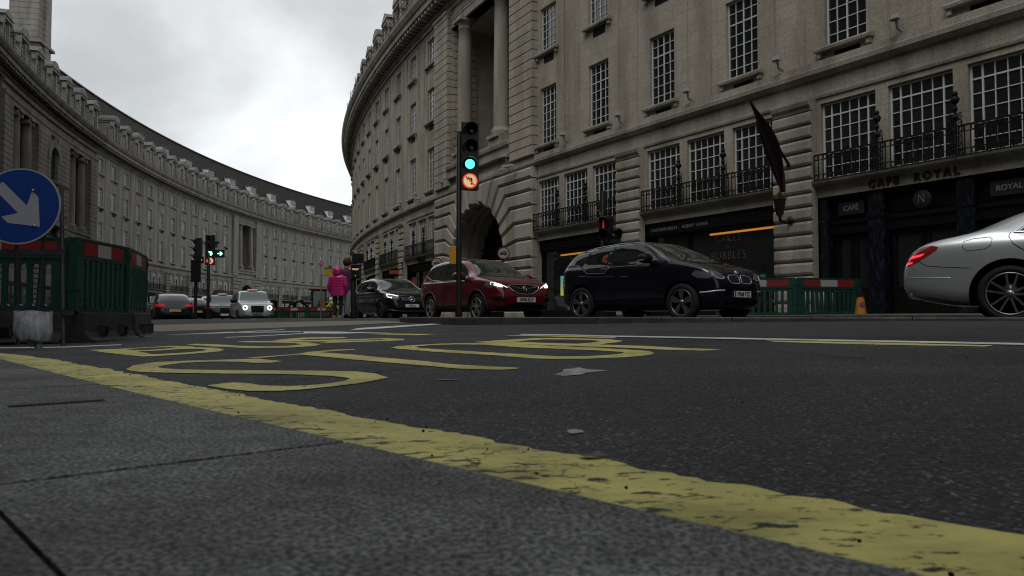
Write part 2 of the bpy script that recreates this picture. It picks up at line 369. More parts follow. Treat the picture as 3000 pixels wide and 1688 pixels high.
def cornice(F, t0, t1, B, ms):
    mb = MB()
    F.prof(mb, t0, t1, [(0, 19.1), (.12, 19.1), (.14, 19.3), (.3, 19.42), (.3, 19.55), (0, 19.55)])
    F.prof(mb, t0, t1, [(0, 19.55), (.22, 19.553), (.22, 19.85), (0, 19.85)])
    F.prof(mb, t0, t1, [(-.6, 19.853), (1.0, 19.853), (1.02, 20.2), (1.12, 20.25), (1.28, 20.5), (1.32, 20.7), (-.6, 20.7)])
    n = int((t1-t0)/.62)
    for i in range(n):
        t = t0+.31+i*.62; F.box(mb, t-.13, t+.13, .22, .92, 19.6, 19.85)
    for i in range(int((t1-t0)/.25)):
        if True: t = t0+.12+i*.25; F.box(mb, t-.06, t+.06, .02, .24, 19.32, 19.42) if t < 60 else None
    fpart('cornice', mb, ms, B)
    sc = MB()
    F.prof(sc, t0, t1, [(0, 7.62), (.12, 7.62), (.24, 7.72), (.26, 7.86), (.18, 7.9), (.18, 8.1), (0, 8.14)])
    F.prof(sc, t0, t1, [(0, 6.98), (.05, 6.98), (.07, 7.05), (.07, 7.08), (0, 7.1)])
    fpart('string_course', sc, ms, B)
def gap(pts, g=.018):
    a = sum(pts[i-1][0]*pts[i][1]-pts[i][0]*pts[i-1][1] for i in range(len(pts)))
    return offset_poly(pts if a > 0 else pts[::-1], g)
def arch_front(F, B, tc, ms, deep=1.7):
    """rusticated arch: bent radiating voussoirs, each course running out to the pavilion edge"""
    mb = MB(); R, zc, E, ZT = 3.35, 3.1, 6.35, 7.58; K = 17; g = .012
    def jp(a, rr=R):
        c, s_ = math.cos(a), math.sin(a); L = R+1.55
        zb = zc+L*s_
        if zb < ZT-.35: return [(rr*c, zc+rr*s_), (L*c, zb), (E*(1 if c > 0 else -1), zb)], 'b'
        k = (ZT-zc)/s_; return [(rr*c, zc+rr*s_), (k*c, ZT)], 'u'
    for k in range(K):
        a0, a1 = math.pi*k/K, math.pi*(k+1)/K; rr = R+(.1 if k % 2 else 0)
        p0, k0 = jp(a0+g/4, rr); p1, k1 = jp(a1-g/4, rr)
        pts = list(p0)
        if k0 == 'b' and k1 == 'u': pts.append((E, ZT))
        if k0 == 'u' and k1 == 'b': pts.append((-E, ZT))
        pts += list(reversed(p1))
        pts = [(tc-x, z) for x, z in pts]
        F.poly(mb, gap(pts), -.25, .36, .10)
    n = 6; h = zc/n
    for s in (-1, 1):
        for i in range(n):
            x0, x1 = R, E; F.poly(mb, gap([(tc+s*x0, i*h), (tc+s*x1, i*h), (tc+s*x1, (i+1)*h), (tc+s*x0, (i+1)*h)]), -.25, .36, .10)
    fpart('rusticated_arch', mb, ms, B)
    bk = MB(); F.box(bk, tc-E, tc-R-.1, -.3, .02, 0, ZT); F.box(bk, tc+R+.1, tc+E, -.3, .02, 0, ZT); F.poly(bk, [(tc-R-.1, ZT), (tc-R-.1, zc)]+[(tc+(R+.1)*math.cos(math.pi*(1-i/16)), zc+(R+.1)*math.sin(math.pi*i/16)) for i in range(1, 16)]+[(tc+R+.1, zc), (tc+R+.1, ZT)], -.3, .02); fpart('arch_backing', bk, ms, B)
    tn = MB(); A = [(R*math.cos(math.pi*i/20), zc+R*math.sin(math.pi*i/20)) for i in range(21)]
    A = [(R, 0)]+A+[(-R, 0)]
    for j in range(3):
        e0, e1 = -.25-j*.5, -.25-(j+1)*.5; sh = .0 if j % 2 else .06
        for (x0, z0), (x1, z1) in zip(A, A[1:]):
            F.quad(tn, (tc+x0, e0, z0), (tc+x1, e0, z1), (tc+x1, e1+.05, z1), (tc+x0, e1+.05, z0))
            F.quad(tn, (tc+x0*.985, e1+.05, z0*.993), (tc+x1*.985, e1+.05, z1*.993), (tc+x1*.985, e1, z1*.993), (tc+x0*.985, e1, z0*.993))
    fpart('arch_tunnel', tn, ms, B)
    sc = MB(); F.box(sc, tc-R, tc+R, -deep-.1, -deep, 0, 7, 0); fpart('arch_shade_sheet', sc, M_dark, B)  # near-black sheet; the shade inside the arch is put into its colour
    gr = MB()
    for i in range(13): t = tc-R+.3+i*.52; F.box(gr, t-.035, t+.035, -deep+.06, -deep+.13, 0, zc+math.sqrt(max(.1, R*R-(t-tc)**2))-.2)
    for z in (1.0, 2.3, 3.1, 4.2): F.box(gr, tc-R, tc+R, -deep+.05, -deep+.14, z-.04, z+.04)
    fpart('arch_gate', gr, M_iron, B)
    lg = MB(); F.box(lg, tc-1.9, tc+.1, -deep+.005, -deep+.03, 2.4, 4.9); fpart('leaded_screen', lg, MG, B)
M_glow = mat('warm_leaded_glass', (.05, .03, .015), .4, emit=(1, .42, .12), es=.05)
def leaded():
    m = mat('amber_leaded_glass', (.03, .02, .012), .3); t = m.node_tree; b = t.nodes['Principled BSDF']
    g = N(t, 'ShaderNodeNewGeometry'); v = N(t, 'ShaderNodeTexVoronoi'); v.inputs['Scale'].default_value = 5.5; t.links.new(g.outputs['Position'], v.inputs['Vector'])
    r = N(t, 'ShaderNodeValToRGB'); r.color_ramp.elements[0].position = .2; r.color_ramp.elements[0].color = (.9, .4, .12, 1); r.color_ramp.elements[1].position = .5; r.color_ramp.elements[1].color = (.06, .025, .01, 1)
    t.links.new(v.outputs['Distance'], r.inputs[0]); t.links.new(r.outputs[0], b.inputs['Emission Color']); b.inputs['Emission Strength'].default_value = .07
    return m
MG = leaded()
def portico(F, B, tc, ms, mt, half=4.1, ionic=False, cols=(-2.42, 2.42), zb=9.9, zt=17.9):
    mb = MB(); d = -3.1
    for q in (((tc-half, 0, 9.3), (tc-half, 0, zt), (tc-half, d, zt), (tc-half, d, 9.3)), ((tc+half, 0, 9.3), (tc+half, 0, zt), (tc+half, d, zt), (tc+half, d, 9.3)),
              ((tc-half, 0, zt), (tc+half, 0, zt), (tc+half, d, zt), (tc-half, d, zt)), ((tc-half, 0, 9.3), (tc+half, 0, 9.3), (tc+half, d, 9.3), (tc-half, d, 9.3)),
              ((tc-half, d, 9.3), (tc+half, d, 9.3), (tc+half, d, zt), (tc-half, d, zt))): F.quad(mb, *q)
    fpart('portico_recess', mb, ms, B)
    sl = MB()
    F.prof(sl, tc-half, tc+half, [(-.7, 8.6), (.3, 8.6), (.3, 9.02), (.42, 9.1), (.46, 9.26), (.46, 9.36), (-.7, 9.36)])
    for c in cols: pd = MB(); F.box(pd, tc+c-.66, tc+c+.66, -.62, .36, 9.362, zb-.16); fpart('pedestal', pd, mt, B)
    fpart('portico_ledge', sl, mt, B); sl = MB()
    F.prof(sl, tc-half, tc+half, [(-.7, zt), (.1, zt), (.12, zt+.4), (.16, zt+.43), (.16, zt+.55), (.2, zt+.6), (.2, zt+.66), (-.7, zt+.66)])
    fpart('portico_beam', sl, mt, B)
    for c in cols: column(B, F, tc+c, -.12, zb, zt, .44, mt, ionic)
    # arched window and surround at the back of the recess
    w = MB(); n = 14; r = 1.15; zc = 14.2
    F.poly(w, [(tc-r, 9.9), (tc+r, 9.9)]+[(tc+r*math.cos(math.pi*i/n), zc+r*math.sin(math.pi*i/n)) for i in range(n+1)], d+.02, d+.06)
    a = fpart('arched_window', w, M_glass, B)
    fr = MB()
    for i in range(6): t = tc-r+r*2*i/5; F.box(fr, t-.025, t+.025, d+.05, d+.1, 9.9, zc+math.sqrt(max(0, r*r-(t-tc)**2)))
    for z in [10.6+.7*i for i in range(6)]: F.box(fr, tc-r, tc+r, d+.05, d+.1, z-.02, z+.02)
    fo = fpart('arched_window_frame', fr, M_whitef, B)
    sr = MB()
    for i in range(n):
        a0, a1 = math.pi*i/n, math.pi*(i+1)/n
        F.poly(sr, [(tc+q*math.cos(a_), zc+q*math.sin(a_)) for a_, q in ((a0, r), (a1, r), (a1, r+.32), (a0, r+.32))], d, d+.2)
    for s in (-1, 1): F.box(sr, tc+s*r, tc+s*(r+.3), d, d+.18, 9.4, zc); F.box(sr, tc+s*(r+.75), tc+s*(r+1.15), d, d+.3, 9.4, zt)
    fpart('arched_window_surround', sr, mt, B)
def pavilion(F, B, tc, ms, mt, ionic=False):
    for s in (-1, 1):
        pr = MB(); a, b = sorted((tc+s*4.1, tc+s*6.4)); flat_rust(pr, F, a, b, 8.14, 18.55, 0, .34)
        F.prof(pr, a-.02, b+.02, [(0, 18.55), (.36, 18.55), (.38, 18.75), (.46, 18.85), (.46, 18.98), (0, 19.0)])
        # rusticated return into the recess
        for i in range(19):
            z = 9.3+i*.452; F.box(pr, *(sorted((tc+s*4.1, tc+s*4.04))), -1.6, .0, z+.025, z+.427)
        fpart('rusticated_pier', pr, ms, B)
    portico(F, B, tc, ms, mt, ionic=ionic)
    arch_front(F, B, tc, mt)
def railing(F, B, t0, t1, posts, det=True, z0=4.3):
    mb = MB(); e = .26
    for z, h in ((5.16, .045), (4.38, .03), (5.0, .02), (4.55, .02)): F.box(mb, t0, t1, e-.02, e+.02, z-h/2, z+h/2)
    n = int((t1-t0)/.155)
    for i in range(n+1):
        t = t0+(t1-t0)*i/n; F.box(mb, t-.012, t+.012, e-.012, e+.012, z0, 5.15)
    if det:
        for i in range(0, n, 2):
            t = t0+(t1-t0)*(i+.5)/n; o, T, nn = F.frame(t)
            for zz in (5.08, 4.47): mb.lathe([(.055, -.01), (.075, 0), (.055, .01)], F.P(t, e, zz), nn, 8)
    for t in posts:
        o, T, nn = F.frame(t)
        F.box(mb, t-.025, t+.025, e-.025, e+.025, z0, 5.95)
        F.box(mb, t-.17, t-.15, e-.012, e+.012, z0, 5.3); F.box(mb, t+.15, t+.17, e-.012, e+.012, z0, 5.3)
        for zz, r in ((5.4, .09), (5.62, .07), (5.86, .12), (6.02, .08)): mb.lathe([(0, -r), (r*.7, -r*.7), (r, 0), (r*.7, r*.7), (0, r)], F.P(t, e, zz), (0, 0, 1), 8)
        if det:
            for s in (-1, 1):
                for zz, r, dt in ((5.42, .09, .12), (5.22, .12, .1), (4.92, .09, .08), (4.72, .11, .08), (4.5, .08, .08)):
                    pts = [F.P(t+s*(dt+r*.9*(1-k/16)*math.cos(k*.62+1)), e, zz+r*(1-k/20)*math.sin(k*.62+1)) for k in range(15)]; mb.tube(pts, .014, 4)
    return fpart('balcony_railing', mb, M_iron, B)
def shopfront(F, B, t0, t1, mull=None):
    mb = MB()
    F.box(mb, t0, t1, -.5, -.12, 3.35, 3.88)
    for z in (3.42, 3.58, 3.74): F.box(mb, t0, t1, -.121, -.1, z, z+.02)
    F.box(mb, t0, t1, -.5, -.2, .1, .5)
    for t in (mull or (t0, (t0*2+t1)/3, (t0+2*t1)/3, t1-.09)): F.box(mb, t, t+.09, -.42, -.22, .5, 3.35)
    F.box(mb, t0, t1, -3, -2.9, 0, 3.9)
    fpart('shopfront', mb, M_blackm, B)
    g = MB(); F.box(g, t0, t1, -.36, -.34, .5, 3.35); fpart('shop_window', g, M_glass, B)
def sill(mb, F, t, z, vent, w=.95):
    F.prof(mb, t-w, t+w, [(-.2, z-.13), (.2, z-.13), (.22, z-.05), (.2, z), (-.2, z+.005)])
    for s in (-1, 1): F.box(mb, t+s*(w-.12)-.06, t+s*(w-.12)+.06, 0, .14, z-.3, z-.131)
def dormer_meshes(kind, ms):
    mb = MB(); w = .95
    mb.box(-w, -.6, -2.4, 0, 0, 2.6); mb.box(.6, w, -2.4, 0, 0, 2.6); mb.box(-.6, .6, -2.4, -.2, 2.35, 2.6); mb.box(-.6, .6, -2.4, 0, 0, .35)
    mb.box(-w-.12, w+.12, -2.4, .12, 2.602, 2.82)
    for s in (-1, 1): mb.box(s*w-.1, s*w+.1, -.4, .14, 0, .5); mb.box(s*(w+.12)-.08, s*(w+.12)+.08, -.3, .16, 2.1, 2.6)
    if kind == 0: top = [(1.2*math.cos(math.pi*i/12), 2.82+.78*math.sin(math.pi*i/12)) for i in range(13)]
    else: top = [(1.25, 2.82), (0, 3.55), (-1.25, 2.82)]
    mb.prism(top, (0, 0, 0), (1, 0, 0), (0, 0, 1), (0, -1, 0), -.16, 2.9, 1)
    mb.prism([(x*.84, 2.85+(z-2.82)*.78) for x, z in top], (0, 0, 0), (1, 0, 0), (0, 0, 1), (0, -1, 0), -.2, -.15, 0)
    f = MB(); f.box(-.6, -.53, -.3, -.22, .35, 2.35); f.box(.53, .6, -.3, -.22, .35, 2.35); f.box(-.53, .53, -.3, -.22, 2.27, 2.35); f.box(-.53, .53, -.3, -.22, .35, .43)
    f.box(-.04, .04, -.3, -.2, .43, 2.27)
    for z in (.8, 1.2, 1.6, 1.95): f.box(-.53, .53, -.28, -.21, z-.02, z+.02)
    for x in (-.28, .28): f.box(x-.015, x+.015, -.28, -.21, .43, 2.27)
    p = MB(); p.box(-.58, .58, -.33, -.301, .37, 2.33)
    r = mb.data('dormer', [ms, M_lead]), f.data('dormer_window', [M_whitef]), p.data('pane', [M_glass])
    for me in r: clean(me)
    return r
def white_dormer():
    mb = MB(); mb.box(-1.25, 1.25, -3.2, 0, -.2, .12); mb.box(-1.25, -1.17, -3.2, 0, .12, 1.5); mb.box(1.17, 1.25, -3.2, 0, .12, 1.5)
    for i in range(7): x = -1.2+.4*i; mb.box(x-.035, x+.035, -.02, .03, .12, 1.5)
    for z in (.15, .6, 1.05, 1.45): mb.box(-1.17, 1.17, -.015, .02, z-.025, z+.025)
    mb.box(-1.42, 1.42, -3.6, .22, 1.5, 1.58, 1)
    p = MB(); p.box(-1.17, 1.17, -.06, -.03, .12, 1.5)
    r = mb.data('attic_dormer', [M_white, M_lead]), p.data('pane', [M_glass])
    for me in r: clean(me)
    return r
def roof(F, B, t0, t1, detail=True):
    mb = MB(); prof_ = [(-.6, 20.705), (-1.0, 20.71), (-1.7, 21.8), (-7.5, 30.7), (-7.6, 30.85), (-8.0, 30.85), (-14, 30.9), (-18, 20)]
    n = int((t1-t0)/3); ts = [t0+(t1-t0)*i/n for i in range(n+1)]
    for a, b in zip(ts, ts[1:]):
        for (e0, z0), (e1, z1) in zip(prof_, prof_[1:]): F.quad(mb, (a, e0, z0), (b, e0, z0), (b, e1, z1), (a, e1, z1))
    for t in (t0, t1): mb.face([F.P(t, e, z) for e, z in prof_])
    fpart('roof', mb, M_slate, B)
    rd = MB(); F.box(rd, t0, t1, -7.9, -7.4, 30.86, 31.02); fpart('roof_ridge', rd, M_lead, B)
def roof_rail(F, B, t0, t1):
    mb = MB(); e = .95
    for z in (21.0, 21.35, 21.7, 22.0): F.box(mb, t0, t1, e-.015, e+.015, z-.018, z+.018, seg=5)
    n = int((t1-t0)/2.25)
    for i in range(n+1): t = t0+i*2.25; F.box(mb, t-.025, t+.025, e-.025, e+.025, 20.7, 22.55 if i % 2 == 0 else 22.0)
    fpart('roof_railing', mb, M_iron, B)
# ------------------------------------------------------------------ right-hand building
FR = Fac('R', 0); FL = Fac('L', -.3)
def bays_to_windows(bays, sp): return [(c+k*sp) for c in bays for k in (-1, 0, 1)]
DORM = [dormer_meshes(0, M_trim), dormer_meshes(1, M_trim)]; DORM2 = [dormer_meshes(0, M_trim2), dormer_meshes(1, M_trim2)]; WD = white_dormer()
def build(F, B, t0, t1, cols, piers, bays, msp, pavs, ms, mt, blocks=(), shops=(), tail=()):
    holes = [(c-.7, c+.7, z-.01, z+h+.02) for c in cols for k, z, h in ROWS]
    mz = bays_to_windows(bays, msp); holes += [(c-.92, c+.92, 4.45, 6.8) for c in mz]
    for p in pavs: holes += [(p-6.4, p+6.4, 0, 7.62), (p-4.1, p+4.1, 9.3, 17.9)]
    holes += [(a, b, 9.3, 17.9) for a, b in blocks] + [(a, b, 0, 3.88) for a, b in shops]
    w = MB(); wall_grid(w, F, t0, t1, holes); fpart('wall', w, ms, B)
    cornice(F, t0, t1, B, mt); roof(F, B, t0, t1)
    for c in cols:
        s = MB()
        for k, z, h in ROWS:
            add_window(k, F, c, z, B)
        for sg in (-1, 1): F.box(s, c+sg*1.42-.02, c+sg*1.42+.02, 0, .035, 8.15, 18.9)
        F.box(s, c-1.4, c+1.4, 0, .034, 18.86, 18.9); fpart('wall_panel_moulding', s, mt, B)
    for c in mz: add_window('mz', F, c, 4.45, B, 'mezzanine_window')
    for p in piers:
        m = MB(); rust_pier(m, F, p-.72, p+.72, .2, 6.62)
        F.prof(m, p-.72, p+.72, [(0, 6.62), (.28, 6.62), (.3, 6.7), (.38, 6.78), (.42, 6.9), (.42, 6.97), (0, 6.99)]); fpart('rusticated_pillar', m, mt, B)
    for a, b in shops: l = MB(); F.prof(l, a, b, [(0, 4.24), (.14, 4.255), (.27, 4.29), (.30, 4.35), (0, 4.352)]); fpart('balcony_ledge', l, mt, B)
    for p in pavs: pavilion(F, B, p, ms, mt)
def put_dormers(F, B, ts, D):
    for i, t in enumerate(ts):
        d = D[i % 2]; o = link('dormer', d[0], B, F.P(t, .08, 21.1)-B.location, F.rotz(t)); w = link('dormer_window', d[1], o); link('pane', d[2], o)
def back_block(F, B, t0, t1):
    b = MB(); F.box(b, t0, t1, -18, -3.2, 0, 20.3, seg=8); fpart('back_wall', b, M_dark, B)
RB = thing('curved_stone_building', 'pale stone curved building with café fronts and a large rusticated arch', 'building', FR.P(0, 0, 0))
r_cols = [-4.0*k for k in range(0, 11)]+[15.32+4*k for k in range(13)]
r_piers = [-6.25, -14.25, -22.25, -30.25, -38.25]+[21.3+8*k for k in range(5)]
r_bays = [-2.25, -10.25, -18.25, -26.25, -34.25, 17.15]+[25.3+8*k for k in range(4)]
r_shops = [(.95, -5.53), (-6.97, -13.53), (-14.97, -21.53), (-22.97, -29.53), (-30.97, -37.53), (20.58, 13.77)]+[(28.58+8*k, 22.02+8*k) for k in range(4)]
r_shops = [tuple(sorted(x)) for x in r_shops]
build(FR, RB, -62, 84, r_cols, r_piers, r_bays, 2.22, [7.36], M_st, M_trim, shops=r_shops)
back_block(FR, RB, -62, 1.2); back_block(FR, RB, 13.6, 84)
put_dormers(FR, RB, [15.3+4*k for k in range(16)]+[-4*k for k in range(6)], DORM)
roof_rail(FR, RB, 2, 70)
for c in r_bays[:9]: railing(FR, RB, c-3.2, c+3.2, (c-1.1, c+1.1), det=c < 20)
for i, (a, b) in enumerate(r_shops):
    if i != 2: shopfront(FR, RB, a, b, (a, -9.15, b-.09) if i == 1 else ((a, -3.6, b-.09) if i == 0 else None))
def wall_text(F, name, s, t, z, e, size, m, B, ext=.01, off=0, sx=1, space=1):
    o, T, n = F.frame(t); X = -T if F.side == 'R' else T
    return text_part(name, s, size, m, B, F.P(t, e, z)-B.location, X, (0, 0, 1), ext, off, 'CENTER', space, sx)
M_let = mat('grey_lettering', (.24, .25, .245), .5); M_let2 = mat('dim_gilt_lettering', (.12, .095, .06), .5); M_plq = mat('slate_blue_plaque', (.012, .015, .022), .5)
M_amber = mat('amber_lit_strip', (.3, .12, .03), .5, emit=(1, .38, .06), es=.30)
# cafe front, third bay from the arch
cf = MB(); F = FR; a, b = -21.53, -14.97
F.box(cf, a, b, -3, -2.9, 0, 3.9); F.box(cf, a, b, -.5, -.16, 3.02, 3.14); F.box(cf, a, b, -.5, -.1, 3.8, 3.88); F.box(cf, a, b, -.4, -.22, 2.72, 3.02)
F.box(cf, a, b, -.45, -.3, 3.14, 3.8)
for (x0, x1) in ((-16.55, -15.3), (-19.1, -17.2), (-21.2, -19.7)): 
    for z in (3.2, 3.7): F.box(cf, x0, x1, -.3, -.27, z, z+.025)
for i in range(14):   # lattice in the middle panel
    t = -19.05+i*.135; F.poly(cf, [(t, 3.24), (t+.02, 3.24), (t+.26, 3.7), (t+.24, 3.7)], -.3, -.285); F.poly(cf, [(t+.24, 3.24), (t+.26, 3.24), (t+.02, 3.7), (t, 3.7)], -.3, -.288)
fpart('cafe_front', cf, M_black, RB)
for (x0, x1) in ((-15.28, -14.98), (-17.1, -16.62), (-19.62, -19.16), (-21.5, -21.2)):
    p = MB(); F.box(p, x0, x1, -.4, -.06, .2, 3.8); F.box(p, x0-.03, x1+.03, -.4, -.03, .2, .42); F.box(p, x0-.03, x1+.03, -.4, -.03, 3.1, 3.2); fpart('marble_pilaster', p, M_marble, RB)
M_wood = varied('dark_oxblood_wood', (.005, .0035, .003), (.010, .006, .005), 4, .45, spec=.25)
for (x0, x1) in ((-16.55, -15.95), (-15.93, -15.33), (-19.1, -18.15), (-18.13, -17.17), (-21.15, -20.45), (-20.43, -19.7)):
    d = MB(); F.box(d, x0, x0+.12, -.45, -.35, .2, 2.72); F.box(d, x1-.12, x1, -.45, -.35, .2, 2.72); F.box(d, x0+.12, x1-.12, -.45, -.35, 2.55, 2.72); F.box(d, x0+.12, x1-.12, -.45, -.35, .2, .95); F.box(d, x0+.12, x1-.12, -.46, -.36, 1.0, 1.05)
    dd = fpart('door', d, M_wood, RB); g = MB(); F.box(g, x0+.1, x1-.1, -.43, -.4, .95, 2.56); g = local(g, RB); part('door_glass', g, M_glass, dd)
for t, w, s, sz in ((-15.97, .42, 'CAFÉ', .22), (-20.4, .46, 'ROYAL', .2)):
    p = MB(); F.box(p, t-w, t+w, -.3, -.2, 3.28, 3.66); pp = fpart('name_plaque', p, M_plq, RB)
    wall_text(F, 'lettering', s, t, 3.47, -.19, sz, M_let, RB, .006, .004).parent = pp
p = MB(); o, T, n = F.frame(-18.15); p.lathe([(0, .12), (.24, .12), (.27, .1), (.27, 0)], F.P(-18.15, -.3, 3.46), n, 24); pm = fpart('round_medallion', p, M_plq, RB)
wall_text(F, 'lettering', 'N', -18.15, 3.46, -.17, .36, M_let, RB, .006, -.006, .8).parent = pm
wall_text(F, 'bronze_lettering', 'CAFE', -17.16, 4.045, .025, .295, M_bronze, RB, .02, .014, 1.0, 1.5); wall_text(F, 'bronze_lettering', 'ROYAL', -18.68, 4.045, .025, .295, M_bronze, RB, .02, .012, 1.0, 1.5)
fs = MB(); F.box(fs, -13.53, -6.97, -.1, -.085, 3.42, 3.86); fpart('shop_fascia', fs, M_black, RB)
wall_text(F, 'fascia_lettering', 'CAKES&BUBBLES – ALBERT ADRIÀ', -8.75, 3.6, -.078, .17, M_let, RB, .004, .001, 1.02, 1.18)
for t0_, t1_, zz in ((-10.15, -13.4, 3.2), (-.6, -2.9, 3.1)):
    s = MB(); F.box(s, t1_, t0_, -.33, -.3, zz-.035, zz+.035); fpart('lit_strip', s, M_amber, RB)
for t, z, s_, sz in ((-11.0, 3.0, 'CAKES', .38), (-11.0, 2.70, '&', .24), (-11.0, 2.38, 'BUBBLES', .40), (-1.9, 2.96, 'CAKES', .32), (-1.9, 2.72, '&', .2), (-1.9, 2.45, 'BUBBLES', .32)):
    wall_text(F, 'window_lettering', s_, t, z, -.32, sz, M_let2, RB, .002, -.006, .95, 1.15)
s = MB(); F.box(s, -1.02, -.62, -.34, -.28, 1.2, 2.12); 
def screen_mat():
    m = mat('display_screen_glow', (.01, .01, .01), .3); t = m.node_tree; b = t.nodes['Principled BSDF']; g = N(t, 'ShaderNodeTexCoord'); sp = N(t, 'ShaderNodeSeparateXYZ'); t.links.new(g.outputs['Generated'], sp.inputs[0])
    r = N(t, 'ShaderNodeValToRGB'); r.color_ramp.elements[0].color = (.45, .42, .02, 1); r.color_ramp.elements[1].color = (.12, .3, .26, 1); r.color_ramp.elements[1].position = .7; t.links.new(sp.outputs[2], r.inputs[0])
    t.links.new(r.outputs[0], b.inputs['Emission Color']); b.inputs['Emission Strength'].default_value = .55; return m
fpart('display_screen', s, screen_mat(), RB)
M_orb = mat('amber_panel', (.13, .042, .010), .5, emit=(1, .3, .05), es=.012)
s = MB(); F.box(s, 19.2, 20.5, -.33, -.3, .9, 3.0); fpart('amber_panel', s, M_orb, RB)
wall_text(F, 'fascia_lettering', 'VÜCHNER', 17.2, 4.05, .02, .36, M_black, RB, .03, .02, 1.0, 1.0)
# curtain glow seen in the first mezzanine window
s = MB(); F.box(s, -.3, .35, -.19, -.185, 4.9, 6.0); fpart('lit_curtain', s, mat('orange_lit_curtain', (.3, .08, .03), .8, emit=(1, .22, .05), es=.05), RB)
M_fl = mat('pale_grey_fitting', (.38, .37, .34), .6)
# floodlights on the string course
for t in (-1.85, -5.8, -9.75, -13.8, -17.85, -21.8, 3.6, 12.2, 17.3, 21.3):
    m = MB(); o, T, n = F.frame(t); c = F.P(t, .34, 8.56)
    m.obox(c, T*.12, (n*.09+Vector((0, 0, -.03))), Vector((0, 0, .1)), 0); m.obox(c+n*.08+Vector((0, 0, -.08)), T*.13, n*.12, Vector((0, 0, .015)), 0)
    m.tube([F.P(t, .1, 8.2), F.P(t, .3, 8.25), F.P(t, .35, 8.45)], .05, 6, 0); fpart('floodlight', m, M_fl, RB)
for t, z in ((2.6, 7.75), (15.5, 7.9)):    # small cameras on brackets beside the arch
    m = MB(); o, T, n = F.frame(t); m.tube([F.P(t, .3, z-.25), F.P(t, .7, z-.2), F.P(t, .75, z)], .03, 6); m.obox(F.P(t, .75, z+.05), T*.3+n*.1, n*.1, Vector((0, 0, .06))); m.obox(F.P(t+.75, .75, z-.06), T*.22, n*.08, Vector((0, 0, .03))); fpart('security_camera', m, M_fl, RB)
# ------------------------------------------------------------------ left-hand building
LB = thing('curved_stone_building', 'long concave terrace with dark slate roof, rows of dormers and tall chimney stack', 'building', FL.P(0, 0, 0))
SP = 4.517
l_cols = [SP*k for k in range(12)]+[68+SP*k for k in range(11)]
l_piers = [SP*(k+.5) for k in (1, 3, 5, 7, 9)]+[68+SP*(k+.5) for k in (1, 3, 5, 7, 9)]
l_bays = [2.1]+[SP*(k+.5) for k in (2, 4, 6, 8)]+[47.9]+[69.7]+[68+SP*(k+.5) for k in (2, 4, 6, 8)]
l_shops = [(-2.1, 6.05)]+[(SP*(k+.5)+.73, SP*(k+2.5)-.73) for k in (1, 3, 5, 7)]+[(43.64, 52.4)]+[(65.3, 74.0)]+[(68+SP*(k+.5)+.73, 68+SP*(k+2.5)-.73) for k in (1, 3, 5, 7)]
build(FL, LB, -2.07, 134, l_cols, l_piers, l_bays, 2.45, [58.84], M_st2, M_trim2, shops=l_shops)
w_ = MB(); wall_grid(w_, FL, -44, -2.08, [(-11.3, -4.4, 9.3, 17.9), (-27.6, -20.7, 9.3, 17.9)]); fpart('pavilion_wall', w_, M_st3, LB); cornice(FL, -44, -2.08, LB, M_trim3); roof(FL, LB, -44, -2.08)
for a, b in ((-11.3, -4.4), (-27.6, -20.7)): portico(FL, LB, (a+b)/2, M_st3, M_trim3, half=3.45, ionic=True, cols=(-1.55, 1.55), zb=9.6, zt=17.5)
for a, b in ((-4.4, -2.1), (-29.9, -27.6), (-14.9, -11.3), (-20.7, -17.1)): m = MB(); flat_rust(m, FL, a, b, 8.14, 17.5, 0, .34); fpart('rusticated_pier', m, M_trim3, LB)
m = MB()
FL.prof(m, -29.9, -2.1, [(0, 17.5), (.3, 17.5), (.32, 17.8), (.4, 17.9), (.4, 18.1), (.1, 18.14), (.1, 18.7), (.3, 18.8), (.34, 19.05), (0, 19.05)])
FL.prof(m, -20.7, -11.3, [(.3, 13.05), (.42, 13.1), (.5, 13.3), (.3, 13.32)])
# niche arch voussoirs in the block between the column pairs
n_ = 9; r = 1.35; zc = 15.1; tc_ = -16
for i in range(n_):
    a0, a1 = math.pi*i/n_, math.pi*(i+1)/n_; q = 2.05 if i != n_//2 else 2.3
    FL.poly(m, [(tc_+qq*math.cos(a_), zc+qq*math.sin(a_)) for a_, qq in ((a0, r), (a1, r), (a1, q), (a0, q))], 0, .42)
fpart('pavilion_mouldings', m, M_trim3, LB)
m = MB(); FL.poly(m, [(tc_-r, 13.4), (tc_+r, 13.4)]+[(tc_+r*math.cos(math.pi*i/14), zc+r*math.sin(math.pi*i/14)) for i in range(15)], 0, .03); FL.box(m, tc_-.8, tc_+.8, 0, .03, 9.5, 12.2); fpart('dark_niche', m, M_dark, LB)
m = MB(); FL.box(m, tc_-1.9, tc_+1.9, 0, 1.1, 8.9, 9.3)
for i in range(17): t = tc_-1.8+i*.225; m.lathe([(.05, 0), (.09, .25), (.05, .5), (.08, .8)], FL.P(t, 1.0, 9.3), (0, 0, 1), 6)
FL.box(m, tc_-1.9, tc_+1.9, .9, 1.1, 10.1, 10.25); fpart('stone_balcony', m, M_trim3, LB)
back_block(FL, LB, -44, 52.4); back_block(FL, LB, 65.3, 134)
put_dormers(FL, LB, [-2.6-4.4*k for k in range(8)][::-1]+[SP*k for k in range(1, 30)], DORM2)
roof_rail(FL, LB, -44, 128)
for t in [7+9.1*k for k in range(13)]: o = link('attic_dormer', WD[0], LB, FL.P(t, -4.1, 25.9)-LB.location, FL.rotz(t)); link('pane', WD[1], o)
for a, b in l_shops: shopfront(FL, LB, a, b); railing(FL, LB, a, b, ((a+b)/2-1.2, (a+b)/2+1.2), det=False)
for i, (a, b) in enumerate(l_shops[2:8]):
    s = MB(); FL.box(s, a+.6, a+1.4, .05, 1.2, 2.95, 3.0); fpart('shop_canopy', s, M_black, LB)
